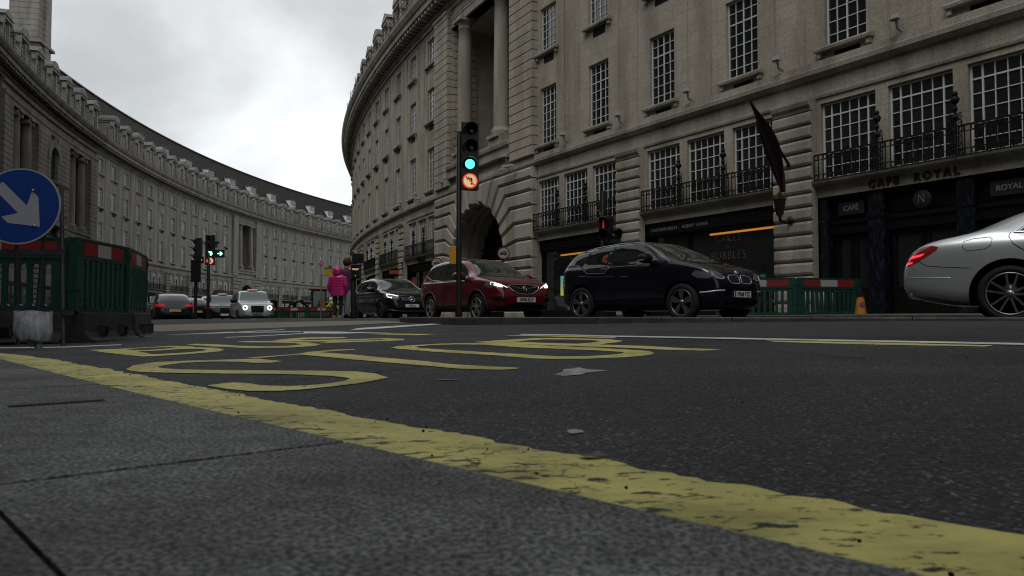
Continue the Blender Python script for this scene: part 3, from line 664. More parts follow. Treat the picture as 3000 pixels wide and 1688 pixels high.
for a, b in ((-10.9, -4.9), (-19.9, -12.1), (-29, -21.1), (-38, -30.2)):
    m = MB(); FL.box(m, a, b, .012, .05, .2, 3.4); fpart('dark_shopfront', m, M_blackm, LB); m = MB()
    for k in range(3): FL.box(m, a+.3+k*(b-a)/3, a+(k+1)*(b-a)/3-.2, .052, .06, .9, 3.0)
    fpart('shop_window', m, M_glass, LB)
    m = MB(); FL.box(m, a+.4, b-.4, .012, .03, 4.6, 6.7); fpart('dark_mezzanine_glazing', m, M_glass, LB)
for t in (-3.0, -11.5, -20.5, -29.6): m = MB(); rust_pier(m, FL, t-.85, t+.85, .2, 7.0); fpart('rusticated_pillar', m, M_trim3, LB)
# chimney stack
m = MB(); tch = -2.6
for i in range(22): FL.box(m, tch-1.75, tch+1.75, -8.1, -5.2, 24+i*.62+.02, 24+(i+1)*.62-.02)
FL.box(m, tch-1.7, tch+1.7, -8.05, -5.25, 24, 37.6)
for i in range(22): FL.box(m, tch-.5, tch+.5, -5.2, -4.95, 24+i*.62+.02, 24+(i+1)*.62-.02)
FL.box(m, tch-1.95, tch+1.95, -8.3, -4.9, 28.3, 29.1); FL.box(m, tch-2.0, tch+2.0, -8.35, -4.85, 30.2, 30.5)
FL.box(m, tch-2.0, tch+2.0, -8.4, -4.9, 37.6, 38.0); FL.box(m, tch-2.35, tch+2.35, -8.7, -4.6, 38.0, 38.5)
fpart('chimney_stack', m, M_trim2, LB)
# the same terrace carries on behind the camera
BB = thing('stone_building', 'continuation of the stone terrace on the near pavement', 'building', FL.P(-90, 0, 0))
m = MB(); wall_grid(m, FL, -150, -44.01, []); fpart('wall', m, M_st3, BB); cornice(FL, -150, -44.02, BB, M_trim3); roof(FL, BB, -150, -44.02)  # dark stone repeated on this unseen stretch to lower bounced light
b_ = MB(); FL.box(b_, -150, -44.1, -12, -.3, 0, 20.3, seg=8); fpart('back_wall', b_, M_dark, BB)
# ------------------------------------------------------------------ ground
def asphalt():
    m = mat('asphalt', (.03, .03, .032), .82, spec=.35); t = m.node_tree; b = t.nodes['Principled BSDF']; g = N(t, 'ShaderNodeNewGeometry')
    n = N(t, 'ShaderNodeTexVoronoi'); n.inputs['Scale'].default_value = 185; t.links.new(g.outputs['Position'], n.inputs['Vector'])
    r = N(t, 'ShaderNodeValToRGB'); E_ = r.color_ramp.elements; E_[0].position = .0; E_[0].color = (.012, .012, .013, 1); E_[1].position = 1; E_[1].color = (.24, .24, .245, 1); x_ = E_.new(.55); x_.color = (.027, .027, .0285, 1); x_ = E_.new(.82); x_.color = (.075, .075, .078, 1)
    t.links.new(n.outputs['Color'], r.inputs[0])
    n2 = N(t, 'ShaderNodeTexNoise'); n2.inputs['Scale'].default_value = 1.3; n2.inputs['Detail'].default_value = 8; t.links.new(g.outputs['Position'], n2.inputs['Vector'])
    r2 = N(t, 'ShaderNodeValToRGB'); r2.color_ramp.elements[0].position = .3; r2.color_ramp.elements[0].color = (.62, .62, .62, 1); r2.color_ramp.elements[1].position = .75; r2.color_ramp.elements[1].color = (1.15, 1.15, 1.15, 1); t.links.new(n2.outputs['Fac'], r2.inputs[0])
    x = N(t, 'ShaderNodeMix', data_type='RGBA', blend_type='MULTIPLY'); x.inputs[0].default_value = 1; t.links.new(r.outputs[0], x.inputs[6]); t.links.new(r2.outputs[0], x.inputs[7])
    mt_ = N(t, 'ShaderNodeMapping'); t.links.new(g.outputs['Position'], mt_.inputs[0]); mt_.inputs['Rotation'].default_value = (0, 0, -(math.pi/2+TH)); mt_.inputs['Scale'].default_value = (.06, 1.0, 1)
    nt2 = N(t, 'ShaderNodeTexNoise'); nt2.inputs['Scale'].default_value = 1.4; nt2.inputs['Detail'].default_value = 3; t.links.new(mt_.outputs[0], nt2.inputs['Vector'])
    rt2 = N(t, 'ShaderNodeValToRGB'); rt2.color_ramp.elements[0].position = .35; rt2.color_ramp.elements[0].color = (.7, .7, .71, 1); rt2.color_ramp.elements[1].position = .65; rt2.color_ramp.elements[1].color = (1.15, 1.15, 1.15, 1); t.links.new(nt2.outputs['Fac'], rt2.inputs[0])
    xm = N(t, 'ShaderNodeMix', data_type='RGBA', blend_type='MULTIPLY'); xm.inputs[0].default_value = 1; t.links.new(x.outputs[2], xm.inputs[6]); t.links.new(rt2.outputs[0], xm.inputs[7]); x = xm
    # pale scuffs and chewing-gum marks
    n3 = N(t, 'ShaderNodeTexNoise'); n3.inputs['Scale'].default_value = 9; n3.inputs['Detail'].default_value = 10; n3.inputs['Roughness'].default_value = .75; t.links.new(g.outputs['Position'], n3.inputs['Vector'])
    r3 = N(t, 'ShaderNodeValToRGB'); r3.color_ramp.elements[0].position = .66; r3.color_ramp.elements[0].color = (0, 0, 0, 1); r3.color_ramp.elements[1].position = .72; r3.color_ramp.elements[1].color = (.7, .7, .7, 1); t.links.new(n3.outputs['Fac'], r3.inputs[0])
    y = N(t, 'ShaderNodeMix', data_type='RGBA'); t.links.new(r3.outputs[0], y.inputs[0]); t.links.new(x.outputs[2], y.inputs[6]); y.inputs[7].default_value = (.11, .11, .11, 1); t.links.new(y.outputs[2], b.inputs['Base Color'])
    nb = N(t, 'ShaderNodeTexVoronoi'); nb.inputs['Scale'].default_value = 120; t.links.new(g.outputs['Position'], nb.inputs['Vector'])
    bp = N(t, 'ShaderNodeBump'); bp.inputs['Strength'].default_value = .8; bp.inputs['Distance'].default_value = .006; t.links.new(nb.outputs['Distance'], bp.inputs['Height']); t.links.new(bp.outputs[0], b.inputs['Normal'])
    return m
M_asph = asphalt()
def granite(name, c1, c2, c3):
    m = varied(name, c1, c2, 210, .85, bump=.5, bscale=130, detail=4, lo=.41, hi=.60, spec=.3); t = m.node_tree; b = t.nodes['Principled BSDF']; g = N(t, 'ShaderNodeNewGeometry')
    src = b.inputs['Base Color'].links[0].from_socket
    n = N(t, 'ShaderNodeTexNoise'); n.inputs['Scale'].default_value = 28; n.inputs['Detail'].default_value = 9; n.inputs['Roughness'].default_value = .7; t.links.new(g.outputs['Position'], n.inputs['Vector'])
    r = N(t, 'ShaderNodeValToRGB'); r.color_ramp.elements[0].position = .38; r.color_ramp.elements[0].color = (.68, .68, .68, 1); r.color_ramp.elements[1].position = .68; r.color_ramp.elements[1].color = (1.3, 1.3, 1.31, 1); t.links.new(n.outputs['Fac'], r.inputs[0])
    x = N(t, 'ShaderNodeMix', data_type='RGBA', blend_type='MULTIPLY'); x.inputs[0].default_value = 1; t.links.new(src, x.inputs[6]); t.links.new(r.outputs[0], x.inputs[7])
    n5 = N(t, 'ShaderNodeTexNoise'); n5.inputs['Scale'].default_value = 3.1; n5.inputs['Detail'].default_value = 6; t.links.new(g.outputs['Position'], n5.inputs['Vector']); r5 = N(t, 'ShaderNodeValToRGB'); r5.color_ramp.elements[0].position = .36; r5.color_ramp.elements[0].color = (.62, .61, .59, 1); r5.color_ramp.elements[1].position = .64; r5.color_ramp.elements[1].color = (1.1, 1.1, 1.1, 1); t.links.new(n5.outputs['Fac'], r5.inputs[0]); x5 = N(t, 'ShaderNodeMix', data_type='RGBA', blend_type='MULTIPLY'); x5.inputs[0].default_value = 1; t.links.new(x.outputs[2], x5.inputs[6]); t.links.new(r5.outputs[0], x5.inputs[7]); x = x5
    t.links.new(x.outputs[2], b.inputs['Base Color']); return m
M_gran = granite('grey_granite', (.045, .047, .046), (.215, .218, .21), None)
M_slab = granite('paving_slab', (.05, .052, .049), (.16, .16, .153), None)
M_kerb = granite('kerb_granite', (.06, .058, .054), (.12, .115, .105), None)
def sym(a): return [-x for x in reversed(a) if x > 0]+a
gx = sym([.25*i for i in range(57)]+[15+i for i in range(30)]+[50, 60, 80, 110, 160, 250, 500, 900])
gy = [-900, -300, -120, -60, -40, -30, -24, -20, -17, -15]+[-14+.5*i for i in range(26)]+[-1+.2*i for i in range(105)]+[20+.5*i for i in range(60)]+[50+2*i for i in range(30)]+[115, 140, 180, 250, 400, 900]
m = MB(); vs = [(x, y, gz(x, y)) for y in gy for x in gx]; nx = len(gx)
m.mesh(vs, [(j*nx+i, j*nx+i+1, (j+1)*nx+i+1, (j+1)*nx+i) for j in range(len(gy)-1) for i in range(nx-1)], 0, True); struct('road', m, M_asph)
def strip(mb, w0, w1, S0, S1, dz, st=.3, mi=0, nw=1, thick=None):
    """strip parallel to the near kerb; w measured from the kerb edge towards the pavement"""
    n = max(1, int((S1-S0)/st)); 
    def pt(w, S, z): D = .475+bend(S)-w; x, y = XY(D, S); return (x, y, slope(x, y)+z)
    for i in range(n):
        a, b = S0+(S1-S0)*i/n, S0+(S1-S0)*(i+1)/n
        for k in range(nw):
            u, v = w0+(w1-w0)*k/nw, w0+(w1-w0)*(k+1)/nw
            mb.face([pt(u, a, dz), pt(u, b, dz), pt(v, b, dz), pt(v, a, dz)], None, mi)
        if thick:
            mb.face([pt(w0, a, dz), pt(w0, b, dz), pt(w0, b, dz-thick), pt(w0, a, dz-thick)], None, mi); mb.face([pt(w1, a, dz), pt(w1, b, dz), pt(w1, b, dz-thick), pt(w1, a, dz-thick)], None, mi)
    if thick:
        for S in (S0, S1): mb.face([pt(w0, S, dz), pt(w1, S, dz), pt(w1, S, dz-thick), pt(w0, S, dz-thick)], None, mi)
m = MB(); strip(m, .005, 9, -30, 70, .035, 1.0, nw=3); struct('pavement', m, M_blackm)
m = MB(); js = [-3.2, -2.3, -1.4, -.5, .81, 1.86]+[2.7+.9*i for i in range(60)]
for a, b in zip(js, js[1:]): strip(m, 0, .362, a+.006, b-.006, .052, .3, thick=.08)
o = struct('kerb', m, M_gran)
m = MB()
for wi in range(14):
    w0 = .366+wi*.62; off = random.random()*.5
    for i in range(70):
        a = -6+off+i*.75; strip(m, w0, w0+.61, a+.004, a+.742, .0515, .4, thick=.03)
struct('pavement', m, M_slab)
m = MB(); strip(m, .085, .23, 1.482, 1.507, .0535, .3); o = struct('kerb', m, M_blackm); o.name = 'kerb_slot'
def side_pavement(F, t0, t1, wdt, nm):
    m = MB(); n = int((t1-t0)/1.5)
    for i in range(n):
        a, b = t0+(t1-t0)*i/n, t0+(t1-t0)*(i+1)/n
        def h(t, e): p = F.P(t, wdt, 0); return gz(p.x, p.y)+.12+(wdt-e)*.01
        for e0, e1 in ((-1.5, wdt-.3), (wdt-.29, wdt)):
            q = [F.P(a, e0, 0), F.P(b, e0, 0), F.P(b, e1, 0), F.P(a, e1, 0)]; zz = [h(a, e0), h(b, e0), h(b, e1), h(a, e1)]
            m.face([(p.x, p.y, z) for p, z in zip(q, zz)], None, 0 if e1 < wdt else 1)
        p, q = F.P(a, wdt, 0), F.P(b, wdt, 0); m.face([(p.x, p.y, h(a, wdt)), (q.x, q.y, h(b, wdt)), (q.x, q.y, h(b, wdt)-.3), (p.x, p.y, h(a, wdt)-.3)], None, 1)
    struct(nm, m, [M_slab, M_kerb])
side_pavement(FR, -60, 84, 6.0, 'pavement'); side_pavement(FL, -40, 132, 5.0, 'pavement')
def island(name, near, far, ztop, kw=.16):
    m = MB(); poly = near+far; n = len(poly)
    inner = offset_poly(poly, kw) if sum(poly[i][0]*poly[(i+1) % n][1]-poly[(i+1) % n][0]*poly[i][1] for i in range(n)) > 0 else [p for p in offset_poly(poly[::-1], kw)][::-1]
    for i in range(n):
        k = (i+1) % n; a, b, c, d = poly[i], poly[k], inner[k], inner[i]
        L = math.dist(a, b); q = max(1, round(L/.9))
        for j in range(q):
            u, v = j/q+.004/L, (j+1)/q-.004/L; lp = lambda p, r, s: (p[0]+(r[0]-p[0])*s, p[1]+(r[1]-p[1])*s)
            A, B_, C, D_ = lp(a, b, u), lp(a, b, v), lp(d, c, v), lp(d, c, u)
            A2, B2 = [(p[0]+(r[0]-p[0])*.12, p[1]+(r[1]-p[1])*.12) for p, r in ((A, D_), (B_, C))]
            m.face([(*A2, ztop), (*B2, ztop), (*C, ztop), (*D_, ztop)], None, 0); m.face([(*A, ztop-.015), (*B_, ztop-.015), (*B2, ztop), (*A2, ztop)], None, 0); m.face([(*A, ztop-.015), (*B_, ztop-.015), (*B_, ztop-.3), (*A, ztop-.3)], None, 0)
    for tri in tessellate_polygon([[Vector((p[0], p[1], 0)) for p in inner]]): m.face([(*inner[i], ztop-.002) for i in tri], None, 1)
    struct(name, m, [M_kerb, M_slab])
island('traffic_island', [(-1.94,13.3),(-.73,11.0),(1.02,9.3),(3.14,8.07),(4.87,7.3),(9,5.6),(14,3.2)], [(14.3,4.4),(9.5,6.8),(4.4,9.6),(2.3,12.1),(.9,14.2),(-.6,16.7),(-1.5,17.1),(-2.2,15.0)], .198)
island('traffic_island', [(-6.7,19.6),(-5.4,17.8),(-4.2,16.9),(-2.6,15.7)], [(-2.3,16.6),(-3.1,20.4),(-3.6,21.9),(-5.6,23.2),(-6.8,21.5)], .16)
island('traffic_island', [(-13.4,30.6),(-12.6,27.4),(-8.0,26.8),(-7.2,28.2)], [(-8.5,30.2),(-12,31.6)], .10)
# ------------------------------------------------------------------ painted markings
def paint(name, col, dirt, wear=.0, edge=False):
    m = mat(name, col, .75, spec=.3); t = m.node_tree; b = t.nodes['Principled BSDF']; g = N(t, 'ShaderNodeNewGeometry')
    n = N(t, 'ShaderNodeTexNoise'); n.inputs['Scale'].default_value = 3.2; n.inputs['Detail'].default_value = 10; n.inputs['Roughness'].default_value = .65; t.links.new(g.outputs['Position'], n.inputs['Vector'])
    r = N(t, 'ShaderNodeValToRGB'); r.color_ramp.elements[0].position = .32; r.color_ramp.elements[0].color = (*[c*.62 for c in col], 1); r.color_ramp.elements[1].position = .6; r.color_ramp.elements[1].color = (*col, 1); t.links.new(n.outputs['Fac'], r.inputs[0])
    out = r.outputs[0]
    def layer(out, scale, stretch, lo, hi, c, rough=.7, dist=0.):
        mp = N(t, 'ShaderNodeMapping'); t.links.new(g.outputs['Position'], mp.inputs[0]); mp.inputs['Rotation'].default_value = (0, 0, -(math.pi/2+TH)); mp.inputs['Scale'].default_value = stretch
        n = N(t, 'ShaderNodeTexNoise'); n.inputs['Scale'].default_value = scale; n.inputs['Detail'].default_value = 9; n.inputs['Roughness'].default_value = rough; n.inputs['Distortion'].default_value = dist; t.links.new(mp.outputs[0], n.inputs['Vector'])
        r = N(t, 'ShaderNodeValToRGB'); r.color_ramp.elements[0].position = lo; r.color_ramp.elements[0].color = (0, 0, 0, 1); r.color_ramp.elements[1].position = hi; r.color_ramp.elements[1].color = (1, 1, 1, 1); t.links.new(n.outputs['Fac'], r.inputs[0])
        x = N(t, 'ShaderNodeMix', data_type='RGBA'); t.links.new(r.outputs[0], x.inputs[0]); t.links.new(out, x.inputs[6]); x.inputs[7].default_value = (*c, 1); return x.outputs[2]
    if edge:
        uv = N(t, 'ShaderNodeUVMap'); sp = N(t, 'ShaderNodeSeparateXYZ'); t.links.new(uv.outputs[0], sp.inputs[0])
        def wearband(lo, hi, x0, x1, scl, c, st):
            nn = N(t, 'ShaderNodeTexNoise'); nn.inputs['Scale'].default_value = scl; nn.inputs['Detail'].default_value = 9; nn.inputs['Roughness'].default_value = .68
            mp = N(t, 'ShaderNodeMapping'); t.links.new(g.outputs['Position'], mp.inputs[0]); mp.inputs['Rotation'].default_value = (0, 0, -(math.pi/2+TH)); mp.inputs['Scale'].default_value = st; t.links.new(mp.outputs[0], nn.inputs['Vector'])
            mr = N(t, 'ShaderNodeMapRange'); t.links.new(sp.outputs[1], mr.inputs[0]); mr.inputs[1].default_value = x0; mr.inputs[2].default_value = x1; mr.inputs[3].default_value = .13; mr.inputs[4].default_value = 0
            ad = N(t, 'ShaderNodeMath', op='ADD'); t.links.new(nn.outputs['Fac'], ad.inputs[0]); t.links.new(mr.outputs[0], ad.inputs[1])
            r_ = N(t, 'ShaderNodeValToRGB'); r_.color_ramp.elements[0].position = lo; r_.color_ramp.elements[0].color = (0, 0, 0, 1); r_.color_ramp.elements[1].position = hi; r_.color_ramp.elements[1].color = (1, 1, 1, 1); t.links.new(ad.outputs[0], r_.inputs[0])
            x_ = N(t, 'ShaderNodeMix', data_type='RGBA'); t.links.new(r_.outputs[0], x_.inputs[0]); t.links.new(out, x_.inputs[6]); x_.inputs[7].default_value = (*c, 1); return x_.outputs[2]
        out = wearband(.56, .72, .1, .9, 4, [c*.42+.01 for c in col], (.5, 1.1, 1))
        out = wearband(.60, .625, .08, .8, 26, (.03, .029, .026), (.55, 1.3, 1))
        out = wearband(.63, .65, .05, .42, 9, (.028, .027, .025), (.5, 1.2, 1))
    out = layer(out, 22, (.8, 1.6, 1), .60-wear, .635-wear, dirt, .8)
    out = layer(out, 60, (.6, 1.5, 1), .63-wear, .66-wear, (.03, .03, .028), .6)
    out = layer(out, 2.2, (.5, 1.2, 1), .60, .75, [c*.55 for c in col], .6)
    v = N(t, 'ShaderNodeTexVoronoi'); v.feature = 'DISTANCE_TO_EDGE'; v.inputs['Scale'].default_value = 2.3; mp = N(t, 'ShaderNodeMapping'); mp.inputs['Scale'].default_value = (1, 1, 1)
    dn = N(t, 'ShaderNodeTexNoise'); dn.inputs['Scale'].default_value = 6; dn.inputs['Detail'].default_value = 6; t.links.new(g.outputs['Position'], dn.inputs['Vector'])
    av = N(t, 'ShaderNodeVectorMath'); av.operation = 'MULTIPLY_ADD'; t.links.new(dn.outputs['Color'], av.inputs[0]); av.inputs[1].default_value = (.5, .5, .5); t.links.new(g.outputs['Position'], av.inputs[2]); t.links.new(av.outputs[0], v.inputs['Vector'])
    rv = N(t, 'ShaderNodeValToRGB'); rv.color_ramp.elements[0].position = .004; rv.color_ramp.elements[0].color = (.8, .8, .8, 1); rv.color_ramp.elements[1].position = .009; rv.color_ramp.elements[1].color = (0, 0, 0, 1); t.links.new(v.outputs['Distance'], rv.inputs[0])
    x = N(t, 'ShaderNodeMix', data_type='RGBA'); t.links.new(rv.outputs[0], x.inputs[0]); t.links.new(out, x.inputs[6]); x.inputs[7].default_value = (*dirt, 1)
    t.links.new(x.outputs[2], b.inputs['Base Color'])
    nb = N(t, 'ShaderNodeTexNoise'); nb.inputs['Scale'].default_value = 70; nb.inputs['Detail'].default_value = 6; t.links.new(g.outputs['Position'], nb.inputs['Vector'])
    bp = N(t, 'ShaderNodeBump'); bp.inputs['Strength'].default_value = .35; bp.inputs['Distance'].default_value = .006; t.links.new(nb.outputs['Fac'], bp.inputs['Height']); t.links.new(bp.outputs[0], b.inputs['Normal'])
    return m
M_yel = paint('yellow_road_paint', (.58, .52, .17), (.07, .065, .05))
M_yel2 = paint('worn_yellow_road_paint', (.58, .52, .17), (.07, .065, .05), .01, True)
M_wht = paint('white_road_paint', (.62, .62, .6), (.12, .12, .12))
M_tan = varied('buff_surfacing', (.13, .11, .08), (.2, .17, .125), 40, .85, lo=.3, hi=.7)
M_paper = varied('dirty_white_paper', (.14, .145, .145), (.36, .37, .37), 26, .7)
MARKS = json.loads('''{"S1":[[[-1.446,2.88],[-1.522,3.1],[-1.517,3.28],[-1.419,3.34],[-1.238,3.365],[-1.116,3.38],[-1.035,3.285],[-0.953,3.2],[-0.969,3.115],[-1.046,3.115],[-1.115,3.195],[-1.255,3.245],[-1.361,3.205],[-1.385,3.095],[-1.377,2.99],[-1.319,2.9],[-1.233,2.84],[-1.077,2.785],[-0.899,2.725],[-0.707,2.68],[-0.537,2.62],[-0.445,2.52],[-0.381,2.37],[-0.401,2.295],[-0.442,2.195],[-0.5,2.125],[-0.562,2.06],[-0.613,2.035],[-0.695,2.05],[-0.772,2.1],[-0.824,2.155],[-0.873,2.21],[-0.85,2.265],[-0.822,2.295],[-0.769,2.255],[-0.708,2.185],[-0.637,2.155],[-0.571,2.165],[-0.521,2.215],[-0.494,2.285],[-0.496,2.355],[-0.52,2.405],[-0.58,2.465],[-0.692,2.535],[-0.854,2.59],[-1.017,2.63],[-1.161,2.675],[-1.253,2.71],[-1.321,2.745],[-1.392,2.805]]],"T1":[[[-1.198,3.45],[-1.167,3.515],[-1.107,3.6],[-1.038,3.695],[-1.032,3.75],[-1.032,3.88],[-0.97,3.99],[-0.922,4.075],[-0.839,4.085],[-0.81,4.0],[-0.872,3.955],[-0.929,3.88],[-0.959,3.825],[-0.789,3.64],[-0.598,3.375],[-0.443,3.18],[-0.305,3.0],[-0.203,2.85],[0.027,2.66],[0.012,2.615],[-0.043,2.595],[-0.19,2.67],[-0.283,2.785],[-0.409,2.935],[-0.549,3.095],[-0.71,3.28],[-0.896,3.52],[-1.008,3.66],[-1.02,3.63],[-1.074,3.56],[-1.129,3.42]]],"O1":[[[-0.656,4.165],[-0.641,4.355],[-0.537,4.45],[-0.419,4.55],[-0.204,4.545],[-0.031,4.415],[0.166,4.105],[0.408,3.825],[0.554,3.6],[0.62,3.47],[0.616,3.31],[0.551,3.185],[0.447,3.095],[0.297,3.055],[0.153,3.075],[0.067,3.14],[-0.055,3.33],[-0.225,3.525],[-0.375,3.695],[-0.506,3.895],[-0.601,4.035]],[[-0.533,4.225],[-0.462,4.38],[-0.314,4.405],[-0.152,4.29],[0.047,3.955],[0.257,3.74],[0.416,3.58],[0.491,3.445],[0.486,3.365],[0.437,3.28],[0.31,3.195],[0.191,3.225],[0.041,3.405],[-0.163,3.64],[-0.357,3.875],[-0.491,4.07]]],"P1":[[[-0.229,4.7],[-0.16,4.77],[-0.034,4.91],[0.138,5.09],[0.3,5.05],[0.592,4.71],[0.646,4.44],[0.572,4.295],[0.463,4.12],[0.676,3.91],[0.808,3.67],[0.962,3.52],[0.855,3.44],[0.716,3.555],[0.547,3.785],[0.277,4.03],[-0.03,4.38],[-0.161,4.545]],[[0.012,4.645],[0.102,4.77],[0.196,4.86],[0.33,4.795],[0.491,4.605],[0.511,4.47],[0.445,4.32],[0.355,4.23],[0.177,4.39]]],"B1":[[[-2.978,5.415],[-2.763,5.435],[-2.673,5.775],[-2.595,5.895],[-2.306,5.525],[-2.09,5.1],[-1.881,4.86],[-1.665,4.465],[-1.594,4.2],[-1.632,4.02],[-1.7,3.915],[-1.763,3.81],[-1.83,3.8],[-2.063,4.09],[-2.404,4.545]],[[-2.629,5.23],[-2.585,5.495],[-2.422,5.455],[-2.278,5.21],[-2.233,4.945],[-2.315,4.805],[-2.421,4.91]],[[-2.232,4.58],[-2.136,4.615],[-2.063,4.77],[-1.91,4.705],[-1.786,4.505],[-1.731,4.325],[-1.761,4.145],[-1.868,4.02]]],"U1":[[[-2.625,6.19],[-2.767,6.72],[-2.341,6.045],[-1.88,5.24],[-1.539,4.795],[-1.401,4.79],[-1.369,5.005],[-1.524,5.42],[-1.847,5.93],[-2.158,6.315],[-2.562,7.14],[-2.514,7.355],[-1.922,6.365],[-1.471,5.53],[-1.228,4.95],[-1.2,4.68],[-1.271,4.52],[-1.453,4.53],[-1.628,4.66],[-1.994,5.15],[-2.286,5.63]]],"S2":[[[-2.18,7.0],[-2.358,7.955],[-2.426,8.865],[-2.099,8.56],[-1.698,7.765],[-1.487,6.95],[-1.64,6.955],[-1.939,7.34],[-1.916,6.815],[-1.61,6.32],[-1.345,6.205],[-1.105,6.175],[-0.977,6.105],[-0.787,5.655],[-0.755,5.355],[-0.845,5.28],[-1.035,5.23],[-1.23,5.22],[-1.361,5.425],[-1.339,5.635],[-1.16,5.595],[-0.967,5.58],[-0.919,5.675],[-1.0,5.835],[-1.147,5.8],[-1.287,5.69],[-1.458,5.725],[-1.803,6.165]]],"Ycage":[[[-0.063,5.82],[0.059,5.865],[0.677,5.01],[0.65,4.88],[0.531,4.98]]],"Ycage2":[[[1.399,4.265],[1.835,3.895],[2.191,3.5],[2.105,3.425],[1.745,3.705],[1.402,4.1]]],"Ycage3":[[[-1.823,9.58],[-1.442,9.015],[-0.722,7.41],[-0.871,7.135]]],"White":[[[0.062,6.17],[0.703,5.2],[2.398,3.605],[2.538,3.48],[2.428,3.33],[2.308,3.47],[0.677,5.01],[0.07,5.855]]],"White2":[[[-3.254,11.97],[-2.526,11.16],[-1.468,9.4],[-1.97,9.955],[-2.319,10.245],[-3.049,11.295]]],"White3":[[[-5.882,13.02],[-4.849,13.16],[-3.298,12.05],[-3.242,11.845],[-4.566,12.72],[-5.535,12.9]]],"White4":[[[-4.228,11.245],[-3.019,11.345],[-2.915,11.11],[-4.028,10.935]]],"White5":[[[-4.81,13.055],[-3.857,13.01],[-3.796,12.885],[-4.684,12.845]]],"White6":[[[-2.398,11.955],[-0.795,12.015],[-0.626,11.755],[-1.978,11.32],[-2.409,11.425]]],"White7":[[[-5.997,9.015],[-4.781,8.28],[-4.349,8.565],[-3.996,7.87],[-4.322,7.485],[-5.667,8.52]]],"tan":[[[-9.475,19.13],[-7.179,17.62],[-4.886,16.07],[-3.334,15.03],[-2.42,14.27],[-1.411,12.815],[-2.227,13.13],[-2.937,13.24],[-4.18,13.75],[-5.916,14.525],[-7.032,14.935],[-7.716,15.11]]],"paper":[[[0.133,2.375],[0.166,2.49],[0.172,2.575],[0.231,2.64],[0.249,2.56],[0.314,2.505],[0.236,2.435],[0.208,2.37],[0.161,2.34]]],"patch2":[[[0.094,1.335],[0.112,1.34],[0.124,1.325],[0.12,1.3],[0.1,1.285],[0.092,1.3]]]}''')
def sheet(name, loops, m, dz=.005, jit=.004):
    bm = bmesh.new(); lp2 = []
    for lp in loops:
        q = []
        for i, p in enumerate(lp):
            c = lp[(i+1) % len(lp)]; L = math.dist(p, c); k = max(1, min(40, int(L/.05)))
            for j in range(k):
                u = j/k; q.append(Vector((p[0]+(c[0]-p[0])*u+random.uniform(-jit, jit), p[1]+(c[1]-p[1])*u+random.uniform(-jit, jit), 0)))
        lp2.append(q)
    flat = [v for lp in lp2 for v in lp]; vs = [bm.verts.new(v) for v in flat]
    for t in tessellate_polygon(lp2):
        try: bm.faces.new([vs[i] for i in t])
        except ValueError: pass
    for _ in range(5):
        ed = [e for e in bm.edges if e.calc_length() > .35]
        if not ed: break
        bmesh.ops.subdivide_edges(bm, edges=ed, cuts=1); bmesh.ops.triangulate(bm, faces=bm.faces)
    for v in bm.verts: v.co.z = gz(v.co.x, v.co.y)+dz
    bmesh.ops.recalc_face_normals(bm, faces=bm.faces)
    if sum(f.normal.z for f in bm.faces) < 0: bmesh.ops.reverse_faces(bm, faces=bm.faces)
    me = bpy.data.meshes.new(name); bm.to_mesh(me); bm.free(); me.materials.append(m); o = link(name, me); return o
for k, lp in MARKS.items():
    if k in ('paper', 'patch2'): continue
    if k == 'tan': o = sheet('buff_road_surface', lp, M_tan, .003, .02)
    elif k.startswith('W'): o = sheet('white_road_marking', lp, M_wht, .0045 if k == 'White' else .004)
    else: o = sheet('yellow_road_marking', lp, M_yel, .0025)
    o['kind'] = 'structure'
# long yellow kerbside line with ragged edges
m = MB(); prev = None; S = -2.5
random.seed(3); eo = 0; ei = 0; n_i = 0
while S < 24:
    eo = eo*.6+random.uniform(-.009, .009); ei = ei*.7+random.uniform(-.01, .01)
    D0 = .50+bend(S)+ei*.3; D1 = .80+bend(S)+eo
    row = []
    for k in range(4): D = D0+(D1-D0)*k/3; x, y = XY(D, S); row.append((x, y, max(gz(x, y), -.3)+.0055))
    if prev:
        for k in range(3): m.face([prev[k], row[k], row[k+1], prev[k+1]], [(pS, k/3), (S, k/3), (S, (k+1)/3), (pS, (k+1)/3)])
    prev = row; pS = S; S += .02 if S < 4 else .1
o = struct('yellow_road_marking', m, M_yel2)
for k, nm, lab, cat in (('paper', 'paper_scrap', 'torn grey-white paper scrap lying flat beside the bottom of the letter O', 'litter'), ('patch2', 'paper_scrap', 'small round grey paper scrap pressed on bare asphalt near the yellow line', 'litter')):
    o = sheet(nm, MARKS[k], M_paper, .0022, .004); tag(o, lab, cat)
CR = [[[-0.762,2.235],[-0.715,2.3],[-0.647,2.37],[-0.572,2.43]],[[-0.578,2.515],[-0.467,2.535],[-0.436,2.63],[-0.353,2.72],[-0.283,2.785]],[[-0.186,2.925],[-0.078,3.03],[0.061,3.14]],[[0.171,3.305],[0.302,3.445],[0.405,3.605]],[[0.672,3.885],[0.921,4.18],[1.057,4.25]],[[0.832,3.91],[1.101,3.485],[1.318,2.8]]]
m = MB()
for L_ in CR:
    pts = []
    for p, q in zip(L_, L_[1:]):
        k = max(2, int(math.dist(p, q)/.04))
        for j in range(k): u = j/k; pts.append((p[0]+(q[0]-p[0])*u+random.uniform(-.006, .006), p[1]+(q[1]-p[1])*u+random.uniform(-.006, .006)))
    for p, q in zip(pts, pts[1:]):
        w = random.uniform(.002, .0055); d = Vector((q[0]-p[0], q[1]-p[1])).normalized(); n_x, n_y = -d.y*w, d.x*w
        m.face([(x, y, gz(x, y)+.0018) for x, y in ((p[0]-n_x, p[1]-n_y), (q[0]-n_x, q[1]-n_y), (q[0]+n_x, q[1]+n_y), (p[0]+n_x, p[1]+n_y))])
struct('road_crack', m, M_dark)
